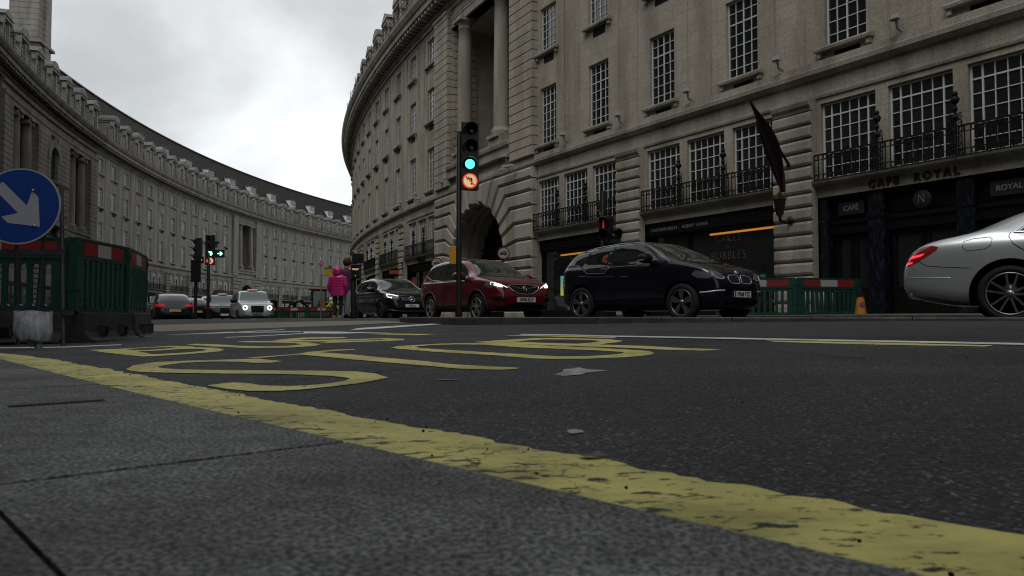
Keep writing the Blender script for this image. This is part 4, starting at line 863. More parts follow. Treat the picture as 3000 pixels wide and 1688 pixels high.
# crushed leaf, pebbles and cracks in the road
M_leaf = mat('brown_leaf', (.09, .05, .035), .7)
def blob_poly(cx, cy, r, n=9, el=1.5): return [[(cx+el*r*random.uniform(.6, 1)*math.cos(2*math.pi*i/n), cy+r*random.uniform(.6, 1)*math.sin(2*math.pi*i/n)) for i in range(n)]]
x, y = XY(.80, .71)
o = sheet('crushed_leaf', blob_poly(x, y, .014, 12, 1.6), M_leaf, .010, .003); tag(o, 'crushed brown leaf lying on the road-side edge of the yellow line', 'leaf')
o = sheet('crushed_leaf', blob_poly(-.19, 2.27, .02, 12, 2.2), mat('rust_leaf', (.18, .08, .035), .8), .003, .006); tag(o, 'orange-brown crushed leaf between the letters S and T', 'leaf')
random.seed(11)
m = MB()
for i in range(46):
    D, S = random.choice([(random.uniform(.42, .85), random.uniform(.1, 3)), (random.uniform(.9, 3), random.uniform(.2, 3.5)), (random.uniform(.46, .8), random.uniform(.1, 1.6))]); x, y = XY(D+bend(S), S); r = random.uniform(.0012, .0028)
    m.lathe([(0, -r), (r*.8, -r*.5), (r, 0), (r*.7, r*.6), (0, r*.8)], (x, y, gz(x, y)+.009+r*.6), (random.random(), random.random(), 1), 6)
o = part('gravel', m, M_blackm); o['kind'] = 'stuff'
# ------------------------------------------------------------------ vehicles
def lerp(a, b, u): return a+(b-a)*u
def interp(pts, x):
    if x <= pts[0][0]: return pts[0][1]
    for (a, b), (c, d) in zip(pts, pts[1:]):
        if x <= c: u = (x-a)/(c-a) if c > a else 0; return b+(d-b)*u
    return pts[-1][1]
def paintm(name, col, metal=.3, rough=.35, coat=1):
    return mat(name, col, rough, metal, coat)
M_arch = mat('wheel_arch_liner', (.004, .004, .004), .9, spec=.1)
M_plate = mat('plate_white', (.62, .62, .6), .5); M_pblue = mat('plate_blue', (.01, .04, .25), .5)
M_clad = mat('grey_black_plastic', (.018, .018, .019), .6)
M_silver = mat('alloy_silver', (.5, .5, .51), .28, .85); M_darkalloy = mat('alloy_dark', (.05, .05, .052), .3, .8); M_greyalloy = mat('alloy_grey', (.22, .22, .225), .3, .85)
M_cglass = mat('car_glass', (.010, .012, .012), .03, coat=.6, spec=.6)
M_grn = mat('windscreen_glass', (.022, .030, .026), .03, coat=.6, spec=.6)
M_seam = mat('panel_gap', (.004, .004, .004), .8, spec=.1)
M_red = mat('tail_lamp_red', (.22, .01, .012), .15, coat=1); M_redlit = mat('tail_lamp_lit', (.5, .02, .02), .3, emit=(1, .03, .06), es=1.3); M_reddim = mat('tail_lamp_dim', (.3, .01, .015), .3, emit=(1, .02, .05), es=.12)
M_lampg = mat('headlamp_glass', (.12, .13, .14), .1, .3, 1); M_lit = mat('headlamp_lit', (.8, .8, .7), .3, emit=(1, .74, .42), es=1.6); M_drl = mat('running_light', (.7, .7, .7), .3, emit=(.9, .95, 1), es=.8)
M_drld = mat('running_light_off', (.55, .57, .6), .2, .4)
class Car:
    def __init__(s, root, top, bot, wid, belt, axles, rt, ra, tread, paint, roofw=.745, zc=0, sub=1, lower=None):
        s.root = root; s.top, s.bot, s.W, s.belt, s.axles, s.rt = top, bot, wid/2, belt, axles, rt
        xr, xf = top[0][0], top[-1][0]; s.xr, s.xf = xr, xf; xs = [xr, xr+.03, xr+.1, xr+.22, xr+.4]; k = 20
        xs += [lerp(xr+.6, xf-.6, i/(k-1)) for i in range(k)]+[xf-.4, xf-.22, xf-.1, xf-.03, xf]
        plan = [(0, .62), (.03, .74), (.1, .84), (.22, .91), (.4, .955), (.8, .99), (1.2, 1)]
        planr = [(0, .72), (.03, .82), (.1, .9), (.22, .945), (.4, .97), (.8, .995), (1.2, 1)]
        mb = MB(); M = 13; rows = []
        for x in xs:
            w = s.W*min(interp(plan, xf-x), interp(planr, x-xr)); zt = interp(top, x); zb = interp(bot, x); bl = interp(belt, x) if isinstance(belt, list) else belt
            zs = min(bl, zt-.05); g = max(0, min(1, (zt-zs-.05)/.3)); h = zs-zb
            P = [(0, zb), (.8*w, zb), (.94*w, zb+.05*min(1, h*2)), (.985*w, zb+.28*h), (1.0*w, zb+.62*h), (.992*w, zs-.07*min(1, h*2)), (.95*w, zs+.0),
                 (lerp(.91, .915, g)*w, lerp(zt-.03, zs+.03, g)), (lerp(.87, (.91+roofw)/2, g)*w, lerp(zt-.022, lerp(zs, zt, .52), g)), (lerp(.8, roofw+.02, g)*w, lerp(zt-.012, zt-.085, g)),
                 (lerp(.62, roofw-.09, g)*w, lerp(zt-.006, zt-.025, g)), (lerp(.35, .35, g)*w, zt-.002), (0, zt)]
            rows.append([(x, -y, z) for y, z in P]+[(x, y, z) for y, z in P[-2:0:-1]])
        n = len(rows[0])
        vs = [p for r in rows for p in r]
        fs = [(i*n+k, i*n+(k+1) % n, (i+1)*n+(k+1) % n, (i+1)*n+k) for i in range(len(rows)-1) for k in range(n)]
        mb.mesh(vs, fs, 0, True)
        for idx, flip in ((0, True), (len(rows)-1, False)):
            for i in range(12):     # end caps as quad strips between mirrored points
                a, b = idx*n+i, idx*n+i+1; c, d = idx*n+(n-i-1) % n, idx*n+(n-i) % n
                q = [a, b, c, d]; q2 = []
                for v in q:
                    if v not in q2: q2.append(v)
                if len(q2) >= 3: mb.mesh([vs[v] for v in q2], [tuple(range(len(q2)))], 0, True)
        me = mb.data('body', [paint, M_arch]); clean(me, True)
        o = link('body', me, s.root); s.body = o
        sb = o.modifiers.new('s', 'SUBSURF'); sb.levels = sb.render_levels = 2
        # wheel-arch cutters, applied so that the details can be laid on the finished surface
        cut = []
        for ax in axles:
            for sd in (-1, 1):
                c = MB(); c.lathe([(0, -.001), (ra, -.001), (ra, .62), (0, .62)], (ax, sd*(s.W+.25), rt), (0, -sd, 0), 40, 1); cm = c.data('c', [paint, M_arch]); clean(cm, True)
                co = link('cut', cm, s.root); bo = o.modifiers.new('b', 'BOOLEAN'); bo.operation = 'DIFFERENCE'; bo.solver = 'EXACT'; bo.object = co; cut.append(co)
        dg = bpy.context.evaluated_depsgraph_get(); dg.update(); ev = o.evaluated_get(dg); nm = bpy.data.meshes.new_from_object(ev)
        o.modifiers.clear(); o.data = nm; nm.name = 'body'
        for c in cut: bpy.data.objects.remove(c)
        for p in nm.polygons: p.use_smooth = True
        try: nm.set_sharp_from_angle(angle=R_(38))
        except Exception: pass
        s.bvh = BVHTree.FromPolygons([v.co for v in nm.vertices], [p.vertices for p in nm.polygons])
        s.paint = paint
    def proj(s, pts, dirn, off):
        """pts are 2-D in the plane facing dirn: 'R' right side (x,z), 'L' left side, 'F' front (y,z), 'B' back, 'T' top (x,y)"""
        out = []
        for a, b in pts:
            if dirn == 'R': o, d = Vector((a, -3, b)), Vector((0, 1, 0))
            elif dirn == 'L': o, d = Vector((a, 3, b)), Vector((0, -1, 0))
            elif dirn == 'F': o, d = Vector((5, a, b)), Vector((-1, 0, 0))
            elif dirn == 'B': o, d = Vector((-5, a, b)), Vector((1, 0, 0))
            else: o, d = Vector((a, b, 4)), Vector((0, 0, -1))
            h = s.bvh.ray_cast(o, d)
            if h[0] is None: out.append(None)
            else:
                nn = h[1] if h[1].dot(d) < 0 else -h[1]
                out.append(h[0]+(nn*.6-d*.4).normalized()*off)
        return out
    def decal(s, name, poly, dirn, m, off=.006, parent=None, step=.06, thick=0, mirror=False):
        """polygon with real thickness laid on the body"""
        bm = bmesh.new(); q = []
        for i, p in enumerate(poly):
            c = poly[(i+1) % len(poly)]; L = math.dist(p, c); k = max(1, int(L/step)); q += [(lerp(p[0], c[0], j/k), lerp(p[1], c[1], j/k)) for j in range(k)]
        x0, x1 = min(p[0] for p in q), max(p[0] for p in q); y0, y1 = min(p[1] for p in q), max(p[1] for p in q)
        def inside(x, y):
            r = False
            for i in range(len(q)):
                (a, b), (c, d) = q[i], q[i-1]
                if (b > y) != (d > y) and x < (c-a)*(y-b)/(d-b)+a: r = not r
            return r
        from mathutils.geometry import delaunay_2d_cdt
        pts = [Vector(p) for p in q]; n = len(pts); e = [(i, (i+1) % n) for i in range(n)]
        gx_ = int((x1-x0)/step); gy_ = int((y1-y0)/step)
        for i in range(1, gx_+1):
            for j in range(1, gy_+1):
                x, y = x0+(x1-x0)*i/(gx_+1), y0+(y1-y0)*j/(gy_+1)
                if inside(x, y) and min(math.hypot(x-a, y-b) for a, b in q) > step*.45: pts.append(Vector((x, y)))
        v2, _, f2, _, _, _ = delaunay_2d_cdt(pts, e, [], 1, 1e-5)
        P = s.proj([(v.x, v.y) for v in v2], dirn, off); vs = {}
        for i, p in enumerate(P):
            if p is not None: vs[i] = bm.verts.new(p)
        for f in f2:
            if all(i in vs for i in f):
                try: fc = bm.faces.new([vs[i] for i in f]); fc.smooth = True
                except ValueError: pass
        bmesh.ops.recalc_face_normals(bm, faces=bm.faces)
        me = bpy.data.meshes.new(name); bm.to_mesh(me); bm.free(); me.materials.append(m)
        o = link(name, me, parent or s.root)
        if thick: so = o.modifiers.new('s', 'SOLIDIFY'); so.thickness = thick; so.offset = 0
        return o
    def line(s, name, pts, dirn, m, r=.005, off=.002, parent=None, step=.05, closed=False, n=5):
        q = []; pp = list(pts)+([pts[0]] if closed else [])
        for p, c in zip(pp, pp[1:]):
            k = max(1, int(math.dist(p, c)/step)); q += [(lerp(p[0], c[0], j/k), lerp(p[1], c[1], j/k)) for j in range(k)]
        q.append(pp[-1]); P = s.proj(q, dirn, off); mb = MB(); run = []
        for p in P+[None]:
            if p is None or (run and (p-run[-1]).length > .25):
                if len(run) > 1: mb.tube(run, r, n)
                run = [] if p is None else [p]
            else: run.append(p)
        if not mb.v: return None
        return part(name, mb, m, parent or s.root)
    def both(s, name, poly, m, **k):
        a = s.decal(name, poly, 'R', m, **k); s.decal(name, poly, 'L', m, **k); return a
    def bline(s, name, pts, m, **k): s.line(name, pts, 'R', m, **k); s.line(name, pts, 'L', m, **k)
    def wheels(s, style, rim_r, tw=.2, inset=.02, rimm=None):
        for ax in s.axles:
            for sd in (-1, 1):
                c = Vector((ax, sd*(s.W-inset), s.rt)); w = link('wheel', None, s.root, c)
                t = MB(); r = s.rt; R1 = rim_r
                t.lathe([(R1-.005, -.02), (R1+.01, 0), (R1+.03, .008), (r-.03, .006), (r-.008, -.012), (r, -.035), (r, -tw+.03), (r-.03, -tw), (R1, -tw)], (0, 0, 0), (0, sd, 0), 48); part('tyre', t, M_tyre, w)
                m = MB(); m.lathe([(R1, -.015), (R1-.012, -.004), (R1-.03, -.02), (R1-.035, -.12), (0, -.12)], (0, 0, 0), (0, sd, 0), 40, 1)
                m.lathe([(R1+.002, -.02), (R1, -.002), (R1-.018, -.002), (R1-.02, -.03)], (0, 0, 0), (0, sd, 0), 40, 0)
                m.lathe([(0, .004), (.028, .004), (.034, -.004), (.06, -.012), (.06, -.1)], (0, 0, 0), (0, sd, 0), 20, 0)
                def sp(poly, a, d0=-.05, d1=-.006, mi=0):
                    ca, sa = math.cos(a), math.sin(a); m.prism([(x*ca-y*sa, x*sa+y*ca) for x, y in poly], (0, 0, 0), (1, 0, 0), (0, 0, 1), (0, sd, 0), d0, d1, mi)
                R2 = R1-.012
                if style == 'turbine':
                    for k in range(5): sp([(.05, -.03), (R2*.98, -.055), (R2*.99, .06), (.12, .045), (.05, .02)] if sd < 0 else [(.05, .03), (R2*.98, .055), (R2*.99, -.06), (.12, -.045), (.05, -.02)], 2*math.pi*k/5+.3)
                elif style == 'ten':
                    for k in range(5):
                        for q in (-.17, .17): a = 2*math.pi*k/5+.3; sp([(.04, q*.1-.014), (R2, q*R2*.9-.017), (R2, q*R2*.9+.017), (.04, q*.1+.014)], a)
                elif style == 'five_double':
                    for k in range(5):
                        for q in (-1, 1): a = 2*math.pi*k/5+.22; sp([(.045, q*.018-.012), (R2, q*.062-.013), (R2, q*.062+.013), (.045, q*.018+.012)], a)
                else:
                    for k in range(5): sp([(.04, -.028), (R2, -.045), (R2, .045), (.04, .028)], 2*math.pi*k/5)
                m.lathe([(.0, -.1), (R1*.62, -.1), (R1*.62, -.085), (0, -.085)], (0, 0, 0), (0, sd, 0), 24, 2)
                part('rim', m, [rimm or M_silver, M_arch, M_darkalloy], w)
    def mirror(s, x, z, m, sz=1.0, strip=None):
        for sd in (-1, 1):
            w = interp([(0, 1), (1, 1)], 0)*s.W*.93; mb = MB()
            prof = [(.005, -.13), (.055, -.12), (.085, -.06), (.092, .02), (.08, .09), (.05, .125), (.005, .13)]
            n = 14; vs = []
            for r, h in prof:
                for k in range(n):
                    t = 2*math.pi*k/n; vs.append((x+r*1.1*math.cos(t)*sz, sd*(w+.16+h*sz), z+r*.95*math.sin(t)*sz))
            mb.mesh(vs, [(i*n+k, i*n+(k+1) % n, (i+1)*n+(k+1) % n, (i+1)*n+k) for i in range(len(prof)-1) for k in range(n)], 0, True)
            mb.tube([(x+.02, sd*(w-.05), z-.09), (x, sd*(w+.12), z-.04)], .025, 6, 1)
            o = part('wing_mirror', mb, [m, M_blackm], s.root)
            if strip: b = MB(); b.box(x-.06, x+.085, sd*(w+.3)-.012, sd*(w+.3)+.004, z-.045, z-.03); part('mirror_trim', b, strip, o)
    def plate(s, text, y0, z, x, m=M_plate, blue=False, tilt=0, back=False, w=.52):
        d = -1 if back else 1; b = MB(); b.box(-.008, .006, -w/2, w/2, -.056, .056); 
        if blue: b.box(.006, .0085, -w/2+(0), -w/2+.045, -.054, .054, 1)
        o = part('number_plate', b, [m, M_pblue], s.root, (x, y0, z), 0 if not back else math.pi)
        if not text: return o
        me = text_part('plate_lettering', text, .105, M_black, o, (.0085, .02 if blue else 0, -.004), (0, 1, 0), (0, 0, 1), .001, .0035, 'CENTER', 1.02, .82); return o
def place(name, label, cat, x, y, deg, z=None, group='cars in the traffic'):
    """deg = angle of the car's forward direction from -Y towards +X"""
    a = R_(deg); rz = math.atan2(-math.cos(a), math.sin(a))
    return thing(name, label, cat, (x, y, gz(x, y) if z is None else z), rz, group)
def mid(p, q): return ((p[0]+q[0])/2, (p[1]+q[1])/2)
def car_at(rear, front, W):
    """centre from the ground points under the near (right-hand) wheels"""
    d = Vector((front[0]-rear[0], front[1]-rear[1])).normalized(); nrm = Vector((-d.y, d.x)); c = Vector(mid(rear, front))+nrm*(W/2-.08)
    return c.x, c.y, math.degrees(math.atan2(d.x, -d.y))
# --- dark blue electric city car
x, y, dg = car_at((1.42, 16.05), (3.17, 13.96), 1.775)
root = place('electric_hatchback', 'dark navy electric hatchback with black roof, stepped window line and twin oval grilles', 'car', x, y, dg, .112)
P_navy = mat('navy_car_paint', (.002, .003, .010), .3, .2, 1, .15); P_navy.node_tree.nodes['Principled BSDF'].inputs['Coat Roughness'].default_value = .02
c = Car(root, [(-1.98, .66), (-1.96, .86), (-1.90, 1.1), (-1.76, 1.38), (-1.58, 1.49), (-1.0, 1.565), (-.4, 1.598), (.1, 1.585), (.42, 1.50), (.8, 1.33), (1.14, 1.15), (1.3, 1.11), (1.6, 1.05), (1.82, .965), (1.93, .85), (1.99, .62)],
        [(-1.98, .42), (-1.9, .3), (-1.3, .2), (1.3, .2), (1.85, .22), (1.97, .34), (1.99, .44)], 1.775, 1.09, (-1.285, 1.285), .35, .40, .2, P_navy)
c.both('side_window', [(-.42, 1.095), (.56, 1.10), (.80, 1.11), (.46, 1.34), (.22, 1.46), (-.1, 1.505), (-.42, 1.51), (-.44, 1.2)], M_cglass, off=.006)
c.both('side_window', [(-.5, 1.06), (-.5, 1.2), (-.48, 1.505), (-1.10, 1.455), (-1.2, 1.25), (-1.28, 1.11), (-1.02, .995), (-.62, .99)], M_cglass, off=.006)
c.both('side_window', [(-1.33, 1.15), (-1.24, 1.30), (-1.15, 1.44), (-1.52, 1.38), (-1.76, 1.16), (-1.6, 1.17), (-1.42, 1.18)], M_cglass, off=.006)
c.both('window_surround', [(-1.78, 1.13), (-1.4, 1.15), (-1.05, .97), (-.58, .965), (-.46, 1.075), (.55, 1.085), (.92, 1.09), (.5, 1.36), (.24, 1.49), (-.1, 1.535), (-.5, 1.54), (-1.1, 1.49), (-1.56, 1.41)], M_black, off=.002)
c.bline('waist_trim', [(-1.6, 1.16), (-1.44, 1.16), (-1.25, 1.07), (-1.06, .965), (-.6, .96), (-.47, 1.07), (.35, 1.08)], mat('trim_grey', (.2, .2, .22), .25, .6), r=.008, off=.008)
c.bline('door_crease', [(-1.35, .93), (-1.0, .90), (0.05, .87)], mat('trim_grey2', (.05, .055, .08), .25, .5, 1), r=.006, off=.003)
c.bline('panel_gap', [(-.46, 1.06), (-.5, .7), (-.48, .28)], M_seam, r=.004); c.bline('panel_gap', [(.85, 1.08), (.84, .8), (.82, .5), (.78, .28)], M_seam, r=.004)
c.bline('roof_rail', [(-1.5, 1.43), (-1.05, 1.51), (-.45, 1.55), (.1, 1.54), (.36, 1.46), (.7, 1.27), (1.02, 1.11)], mat('satin_silver_trim', (.45, .46, .48), .3, .8), r=.011, off=.004)
c.decal('windscreen', [(-.66, 1.15), (-.56, 1.34), (-.50, 1.50), (-.2, 1.555), (.2, 1.555), (.50, 1.50), (.56, 1.34), (.66, 1.15), (.3, 1.13), (-.3, 1.13)], 'F', M_grn, off=.006)
c.decal('bonnet', [(1.18, -.68), (1.2, 0), (1.18, .68), (1.55, .6), (1.8, .42), (1.88, .2), (1.9, 0), (1.88, -.2), (1.8, -.42), (1.55, -.6)], 'T', mat('black_bonnet', (.009, .009, .011), .2, 0, 1), off=.004)
for sd in (-1, 1):
    o = c.decal('headlight', [(sd*.46, .78), (sd*.50, .86), (sd*.63, .91), (sd*.73, .94), (sd*.73, .84), (sd*.65, .78), (sd*.54, .76)], 'F', M_lampg, off=.008, step=.03)
    c.line('running_light', [(sd*.73, .86), (sd*.69, .79), (sd*.61, .762), (sd*.51, .765), (sd*.47, .80)], 'F', M_drld, r=.011, off=.012, parent=o)
    c.both('headlight', [(1.50, .85), (1.58, .92), (1.78, .89), (1.9, .82), (1.82, .77), (1.64, .78)], M_lampg, off=.005, step=.03) if sd > 0 else None
    o = c.decal('kidney_grille', [(sd*.03, .71), (sd*.035, .82), (sd*.08, .85), (sd*.32, .83), (sd*.36, .79), (sd*.34, .72), (sd*.27, .69), (sd*.07, .69)], 'F', mat('dark_blue_grille', (.008, .012, .02), .3), off=.008, step=.03)
    c.line('grille_surround', [(sd*.03, .71), (sd*.035, .82), (sd*.08, .85), (sd*.32, .83), (sd*.36, .79), (sd*.34, .72), (sd*.27, .69), (sd*.07, .69)], 'F', M_drld, r=.008, off=.012, parent=o, closed=True)
    c.line('bumper_trim', [(sd*.82, .52), (sd*.7, .55), (sd*.52, .56)], 'F', M_drld, r=.016, off=.006)
c.decal('air_intake', [(-.5, .30), (-.56, .38), (-.4, .42), (.4, .42), (.56, .38), (.5, .30)], 'F', M_blackm, off=.004)
pr = c.proj([(0, .90)], 'F', .01)[0]
b = MB(); b.lathe([(0, .012), (.036, .01), (.04, 0)], pr, (.75, 0, .66), 20, 0); b.lathe([(0, .014), (.024, .012), (.026, .008)], pr, (.75, 0, .66), 4, 1); part('round_badge', b, [M_drld, mat('badge_blue', (.05, .25, .5), .3)], root)
c.plate('YK68 YTZ', 0, .50, c.proj([(0, .5)], 'F', .02)[0].x, blue=True)
c.mirror(.56, 1.19, M_black, 1.15, M_drld); c.wheels('turbine', .245, .16, .02, M_greyalloy)
c.both('sill_panel', [(-.86, .22), (.86, .22), (.86, .30), (-.86, .34)], M_black, off=.004); c.both('door_handle', [(-.36, .85), (-.18, .85), (-.17, .89), (-.35, .895)], M_black, off=.012)
c.decal('tail_light', [(-.75, .7), (-.8, 1.0), (-.35, 1.0), (-.35, .7)], 'B', M_red, off=.006); c.decal('tail_light', [(.75, .7), (.8, 1.0), (.35, 1.0), (.35, .7)], 'B', M_red, off=.006)
# --- red compact SUV
x, y, dg = car_at((-2.22, 20.85), (-.76, 18.5), 1.78)
root = place('compact_suv', 'red compact SUV with lit headlamps waiting behind the signal pole', 'car', x, y, dg, .085)
P_redc = mat('metallic_red_paint', (.11, .003, .010), .3, .35, 1, .2)
c = Car(root, [(-2.1, .75), (-2.08, .98), (-1.98, 1.2), (-1.82, 1.42), (-1.72, 1.53), (-1.35, 1.60), (-.6, 1.645), (0, 1.63), (.35, 1.56), (.75, 1.36), (1.1, 1.14), (1.25, 1.09), (1.7, 1.03), (1.98, .92), (2.1, .78), (2.15, .6)],
        [(-2.1, .45), (-2.0, .33), (-1.3, .24), (1.3, .24), (1.95, .24), (2.1, .3), (2.15, .4)], 1.78, 1.03, (-1.278, 1.278), .345, .405, .2, P_redc)
c.both('side_window', [(-.42, 1.06), (-.42, 1.48), (.1, 1.475), (.32, 1.40), (.78, 1.07), (.3, 1.055)], M_cglass)
c.both('side_window', [(-.5, 1.06), (-1.25, 1.12), (-1.3, 1.40), (-1.1, 1.45), (-.5, 1.485)], M_cglass)
c.both('side_window', [(-1.34, 1.13), (-1.68, 1.22), (-1.55, 1.33), (-1.38, 1.39)], M_cglass)
c.bline('window_trim', [(-1.72, 1.22), (-1.3, 1.10), (-.5, 1.035), (.3, 1.03), (.82, 1.05)], M_silver, r=.008, off=.006)
c.both('window_surround', [(-1.75, 1.21), (-1.3, 1.085), (-.5, 1.035), (.3, 1.03), (.86, 1.05), (.36, 1.43), (.1, 1.51), (-.5, 1.52), (-1.1, 1.48), (-1.4, 1.42), (-1.58, 1.36)], M_black, off=.002)
c.bline('panel_gap', [(-.46, 1.03), (-.5, .7), (-.48, .36)], M_seam, r=.004); c.bline('panel_gap', [(.8, 1.04), (.84, .7), (.8, .36)], M_seam, r=.004); c.bline('panel_gap', [(-1.2, 1.08), (-1.1, .85), (-.98, .66), (-.84, .5), (-.82, .36)], M_seam, r=.004)
c.decal('windscreen', [(-.66, 1.13), (-.58, 1.35), (-.52, 1.52), (-.25, 1.575), (.25, 1.575), (.52, 1.52), (.58, 1.35), (.66, 1.13), (.35, 1.11), (-.35, 1.11)], 'F', M_grn, off=.006)
c.both('lower_cladding', [(-.83, .25), (.83, .25), (.86, .40), (-.86, .40)], M_clad, off=.01)
for ax in (-1.278, 1.278):
    pts = [(ax+.425*math.cos(a), .345+.425*math.sin(a)) for a in [R_(-8+196*i/16) for i in range(17)]]; c.bline('arch_cladding', pts, M_clad, r=.028, off=.0)
for sd in (-1, 1):
    hl = [(sd*.46, .78), (sd*.55, .86), (sd*.75, .94), (sd*.81, .97), (sd*.80, .86), (sd*.66, .785)]
    o = c.decal('headlight', hl, 'F', mat('headlamp_black', (.02, .02, .022), .1, 0, 1), off=.008, step=.03); c.decal('headlight_lens', [(sd*.58, .81), (sd*.62, .865), (sd*.74, .90), (sd*.77, .86), (sd*.68, .81)], 'F', M_lit, off=.014, parent=o, step=.03)
    c.line('running_light', [(sd*.47, .80), (sd*.62, .875), (sd*.78, .93), (sd*.80, .87)], 'F', M_drl, r=.009, off=.014, parent=o)
    c.decal('fog_lamp_recess', [(sd*.50, .46), (sd*.54, .55), (sd*.76, .58), (sd*.80, .54), (sd*.72, .47)], 'F', M_blackm, off=.006, step=.03)
    c.line('bumper_crease', [(sd*.8, .62), (sd*.66, .62), (sd*.52, .57)], 'F', P_redc, r=.012, off=.0)
c.both('headlight', [(1.62, .88), (1.70, .955), (1.85, .92), (2.0, .84), (1.9, .80), (1.75, .81)], M_lampg, off=.006, step=.03)
gp = [(-.44, .84), (-.36, .74), (-.2, .665), (0, .65), (.2, .665), (.36, .74), (.44, .84), (.3, .87), (0, .875), (-.3, .87)]
g = c.decal('grille', gp, 'F', M_blackm, off=.008, step=.04); c.line('grille_surround', gp, 'F', M_chrome, r=.012, off=.014, parent=g, closed=True)
for z in (.70, .74, .78): c.line('grille_bar', [(-.32, z), (.32, z)], 'F', M_clad, r=.006, off=.012, parent=g)
for sd in (-1, 1): c.line('chrome_wing', [(sd*.07, .775), (sd*.2, .80), (sd*.42, .84)], 'F', M_chrome, r=.008, off=.018, parent=g)
pr = c.proj([(0, .775)], 'F', .02)[0]; b = MB(); b.lathe([(.05, -.01), (.062, 0), (.05, .01), (.045, 0), (.05, -.01)], pr, (1, 0, .1), 24)
b.tube([pr+Vector((.005, -.04, .0)), pr+Vector((.005, -.01, .02)), pr+Vector((.005, .01, -.02)), pr+Vector((.005, .04, .0))], .009, 6); b.tube([pr+Vector((.005, -.015, .03)), pr+Vector((.005, -.02, -.03))], .007, 6); part('round_badge', b, M_chrome, root)
c.decal('lower_intake', [(-.55, .34), (-.45, .43), (.45, .43), (.55, .34)], 'F', M_blackm, off=.006); c.decal('lower_bumper', [(-.78, .25), (-.8, .36), (-.55, .34), (.55, .34), (.8, .36), (.78, .25)], 'F', M_clad, off=.01); c.decal('skid_plate', [(-.48, .26), (-.40, .325), (.40, .325), (.48, .26)], 'F', M_greyalloy, off=.016)
c.plate('DP68 EUX', 0, .52, c.proj([(0, .52)], 'F', .02)[0].x); c.mirror(.62, 1.12, P_redc, 1.25)
c.wheels('ten', .235, .2, .02, M_silver)
c.bline('roof_rail', [(-1.5, 1.56), (-1.2, 1.6), (-.4, 1.615), (.15, 1.575)], M_greyalloy, r=.018, off=.02)
c.both('door_handle', [(-.38, .93), (-.2, .935), (-.2, .965), (-.38, .96)], P_redc, off=.02); c.both('door_handle', [(-1.12, .96), (-.94, .965), (-.94, .995), (-1.12, .99)], P_redc, off=.02)
c.decal('tail_light', [(-.8, .9), (-.82, 1.1), (-.45, 1.1), (-.45, .9)], 'B', M_red, off=.006); c.decal('tail_light', [(.8, .9), (.82, 1.1), (.45, 1.1), (.45, .9)], 'B', M_red, off=.006)
# --- black SUV
x, y, dg = car_at((-6.15, 30.5), (-4.78, 28.0), 1.89)
root = place('estate_suv', 'black SUV with lit running lights queued behind the red car', 'car', x, y, dg, .05)
P_blk = mat('black_car_paint', (.004, .004, .005), .3, .0, 1, .1)
c = Car(root, [(-2.33, .8), (-2.3, 1.0), (-2.15, 1.2), (-1.95, 1.42), (-1.75, 1.54), (-1.1, 1.615), (-.3, 1.64), (.25, 1.61), (.6, 1.52), (1.0, 1.3), (1.3, 1.14), (1.5, 1.10), (1.95, 1.03), (2.2, .93), (2.28, .8), (2.32, .6)],
        [(-2.33, .5), (-2.2, .34), (-1.4, .25), (1.4, .25), (2.1, .25), (2.27, .32), (2.32, .42)], 1.89, 1.06, (-1.437, 1.437), .36, .42, .2, P_blk)
c.both('side_window', [(-.35, 1.08), (-.35, 1.5), (.2, 1.49), (.45, 1.42), (.98, 1.09), (.4, 1.07)], M_cglass); c.both('side_window', [(-.43, 1.08), (-1.3, 1.12), (-1.35, 1.42), (-.43, 1.5)], M_cglass); c.both('side_window', [(-1.4, 1.13), (-1.85, 1.22), (-1.6, 1.38), (-1.42, 1.42)], M_cglass)
c.bline('window_trim', [(-1.86, 1.2), (-1.3, 1.09), (-.4, 1.05), (.4, 1.045), (1.0, 1.06)], M_silver, r=.009, off=.006); c.bline('roof_rail', [(-1.6, 1.56), (-1.1, 1.595), (-.3, 1.61), (.3, 1.57), (.6, 1.47), (1.05, 1.2)], M_silver, r=.016, off=.005)
c.decal('windscreen', [(-.70, 1.15), (-.60, 1.38), (-.54, 1.53), (-.25, 1.585), (.25, 1.585), (.54, 1.53), (.60, 1.38), (.70, 1.15), (.35, 1.13), (-.35, 1.13)], 'F', M_grn, off=.006)
for sd in (-1, 1):
    o = c.decal('headlight', [(sd*.5, .80), (sd*.52, .88), (sd*.74, .95), (sd*.86, .99), (sd*.84, .86), (sd*.68, .80)], 'F', M_lampg, off=.008, step=.03); c.line('running_light', [(sd*.5, .885), (sd*.74, .945), (sd*.85, .96), (sd*.84, .86), (sd*.74, .815)], 'F', mat('running_light_bright', (.9, .9, .9), .3, emit=(.95, .97, 1), es=1.6), r=.010, off=.016, parent=o)
    c.line('bumper_trim', [(sd*.82, .40), (sd*.4, .36), (0, .36)], 'F', M_greyalloy, r=.012, off=.01)
c.both('headlight', [(1.78, .90), (1.86, .99), (2.05, .95), (2.18, .87), (2.05, .82), (1.9, .83)], M_lampg, off=.006, step=.03)
gp = [(-.42, .70), (-.46, .84), (-.36, .90), (.36, .90), (.46, .84), (.42, .70), (.3, .66), (-.3, .66)]
g = c.decal('grille', gp, 'F', M_blackm, off=.008, step=.04)
for z in (.745, .815): c.line('grille_bar', [(-.4, z), (.4, z)], 'F', M_chrome, r=.015, off=.018, parent=g)
pr = c.proj([(0, .78)], 'F', .04)[0]; b = MB(); b.lathe([(.098, -.008), (.11, 0), (.098, .008), (.092, 0), (.098, -.008)], pr, (1, 0, .1), 28)
for k in range(3): a = math.pi/2+2*math.pi*k/3; b.tube([pr, pr+Vector((0, .1*math.cos(a), .1*math.sin(a)))], [.02, .006], 6)
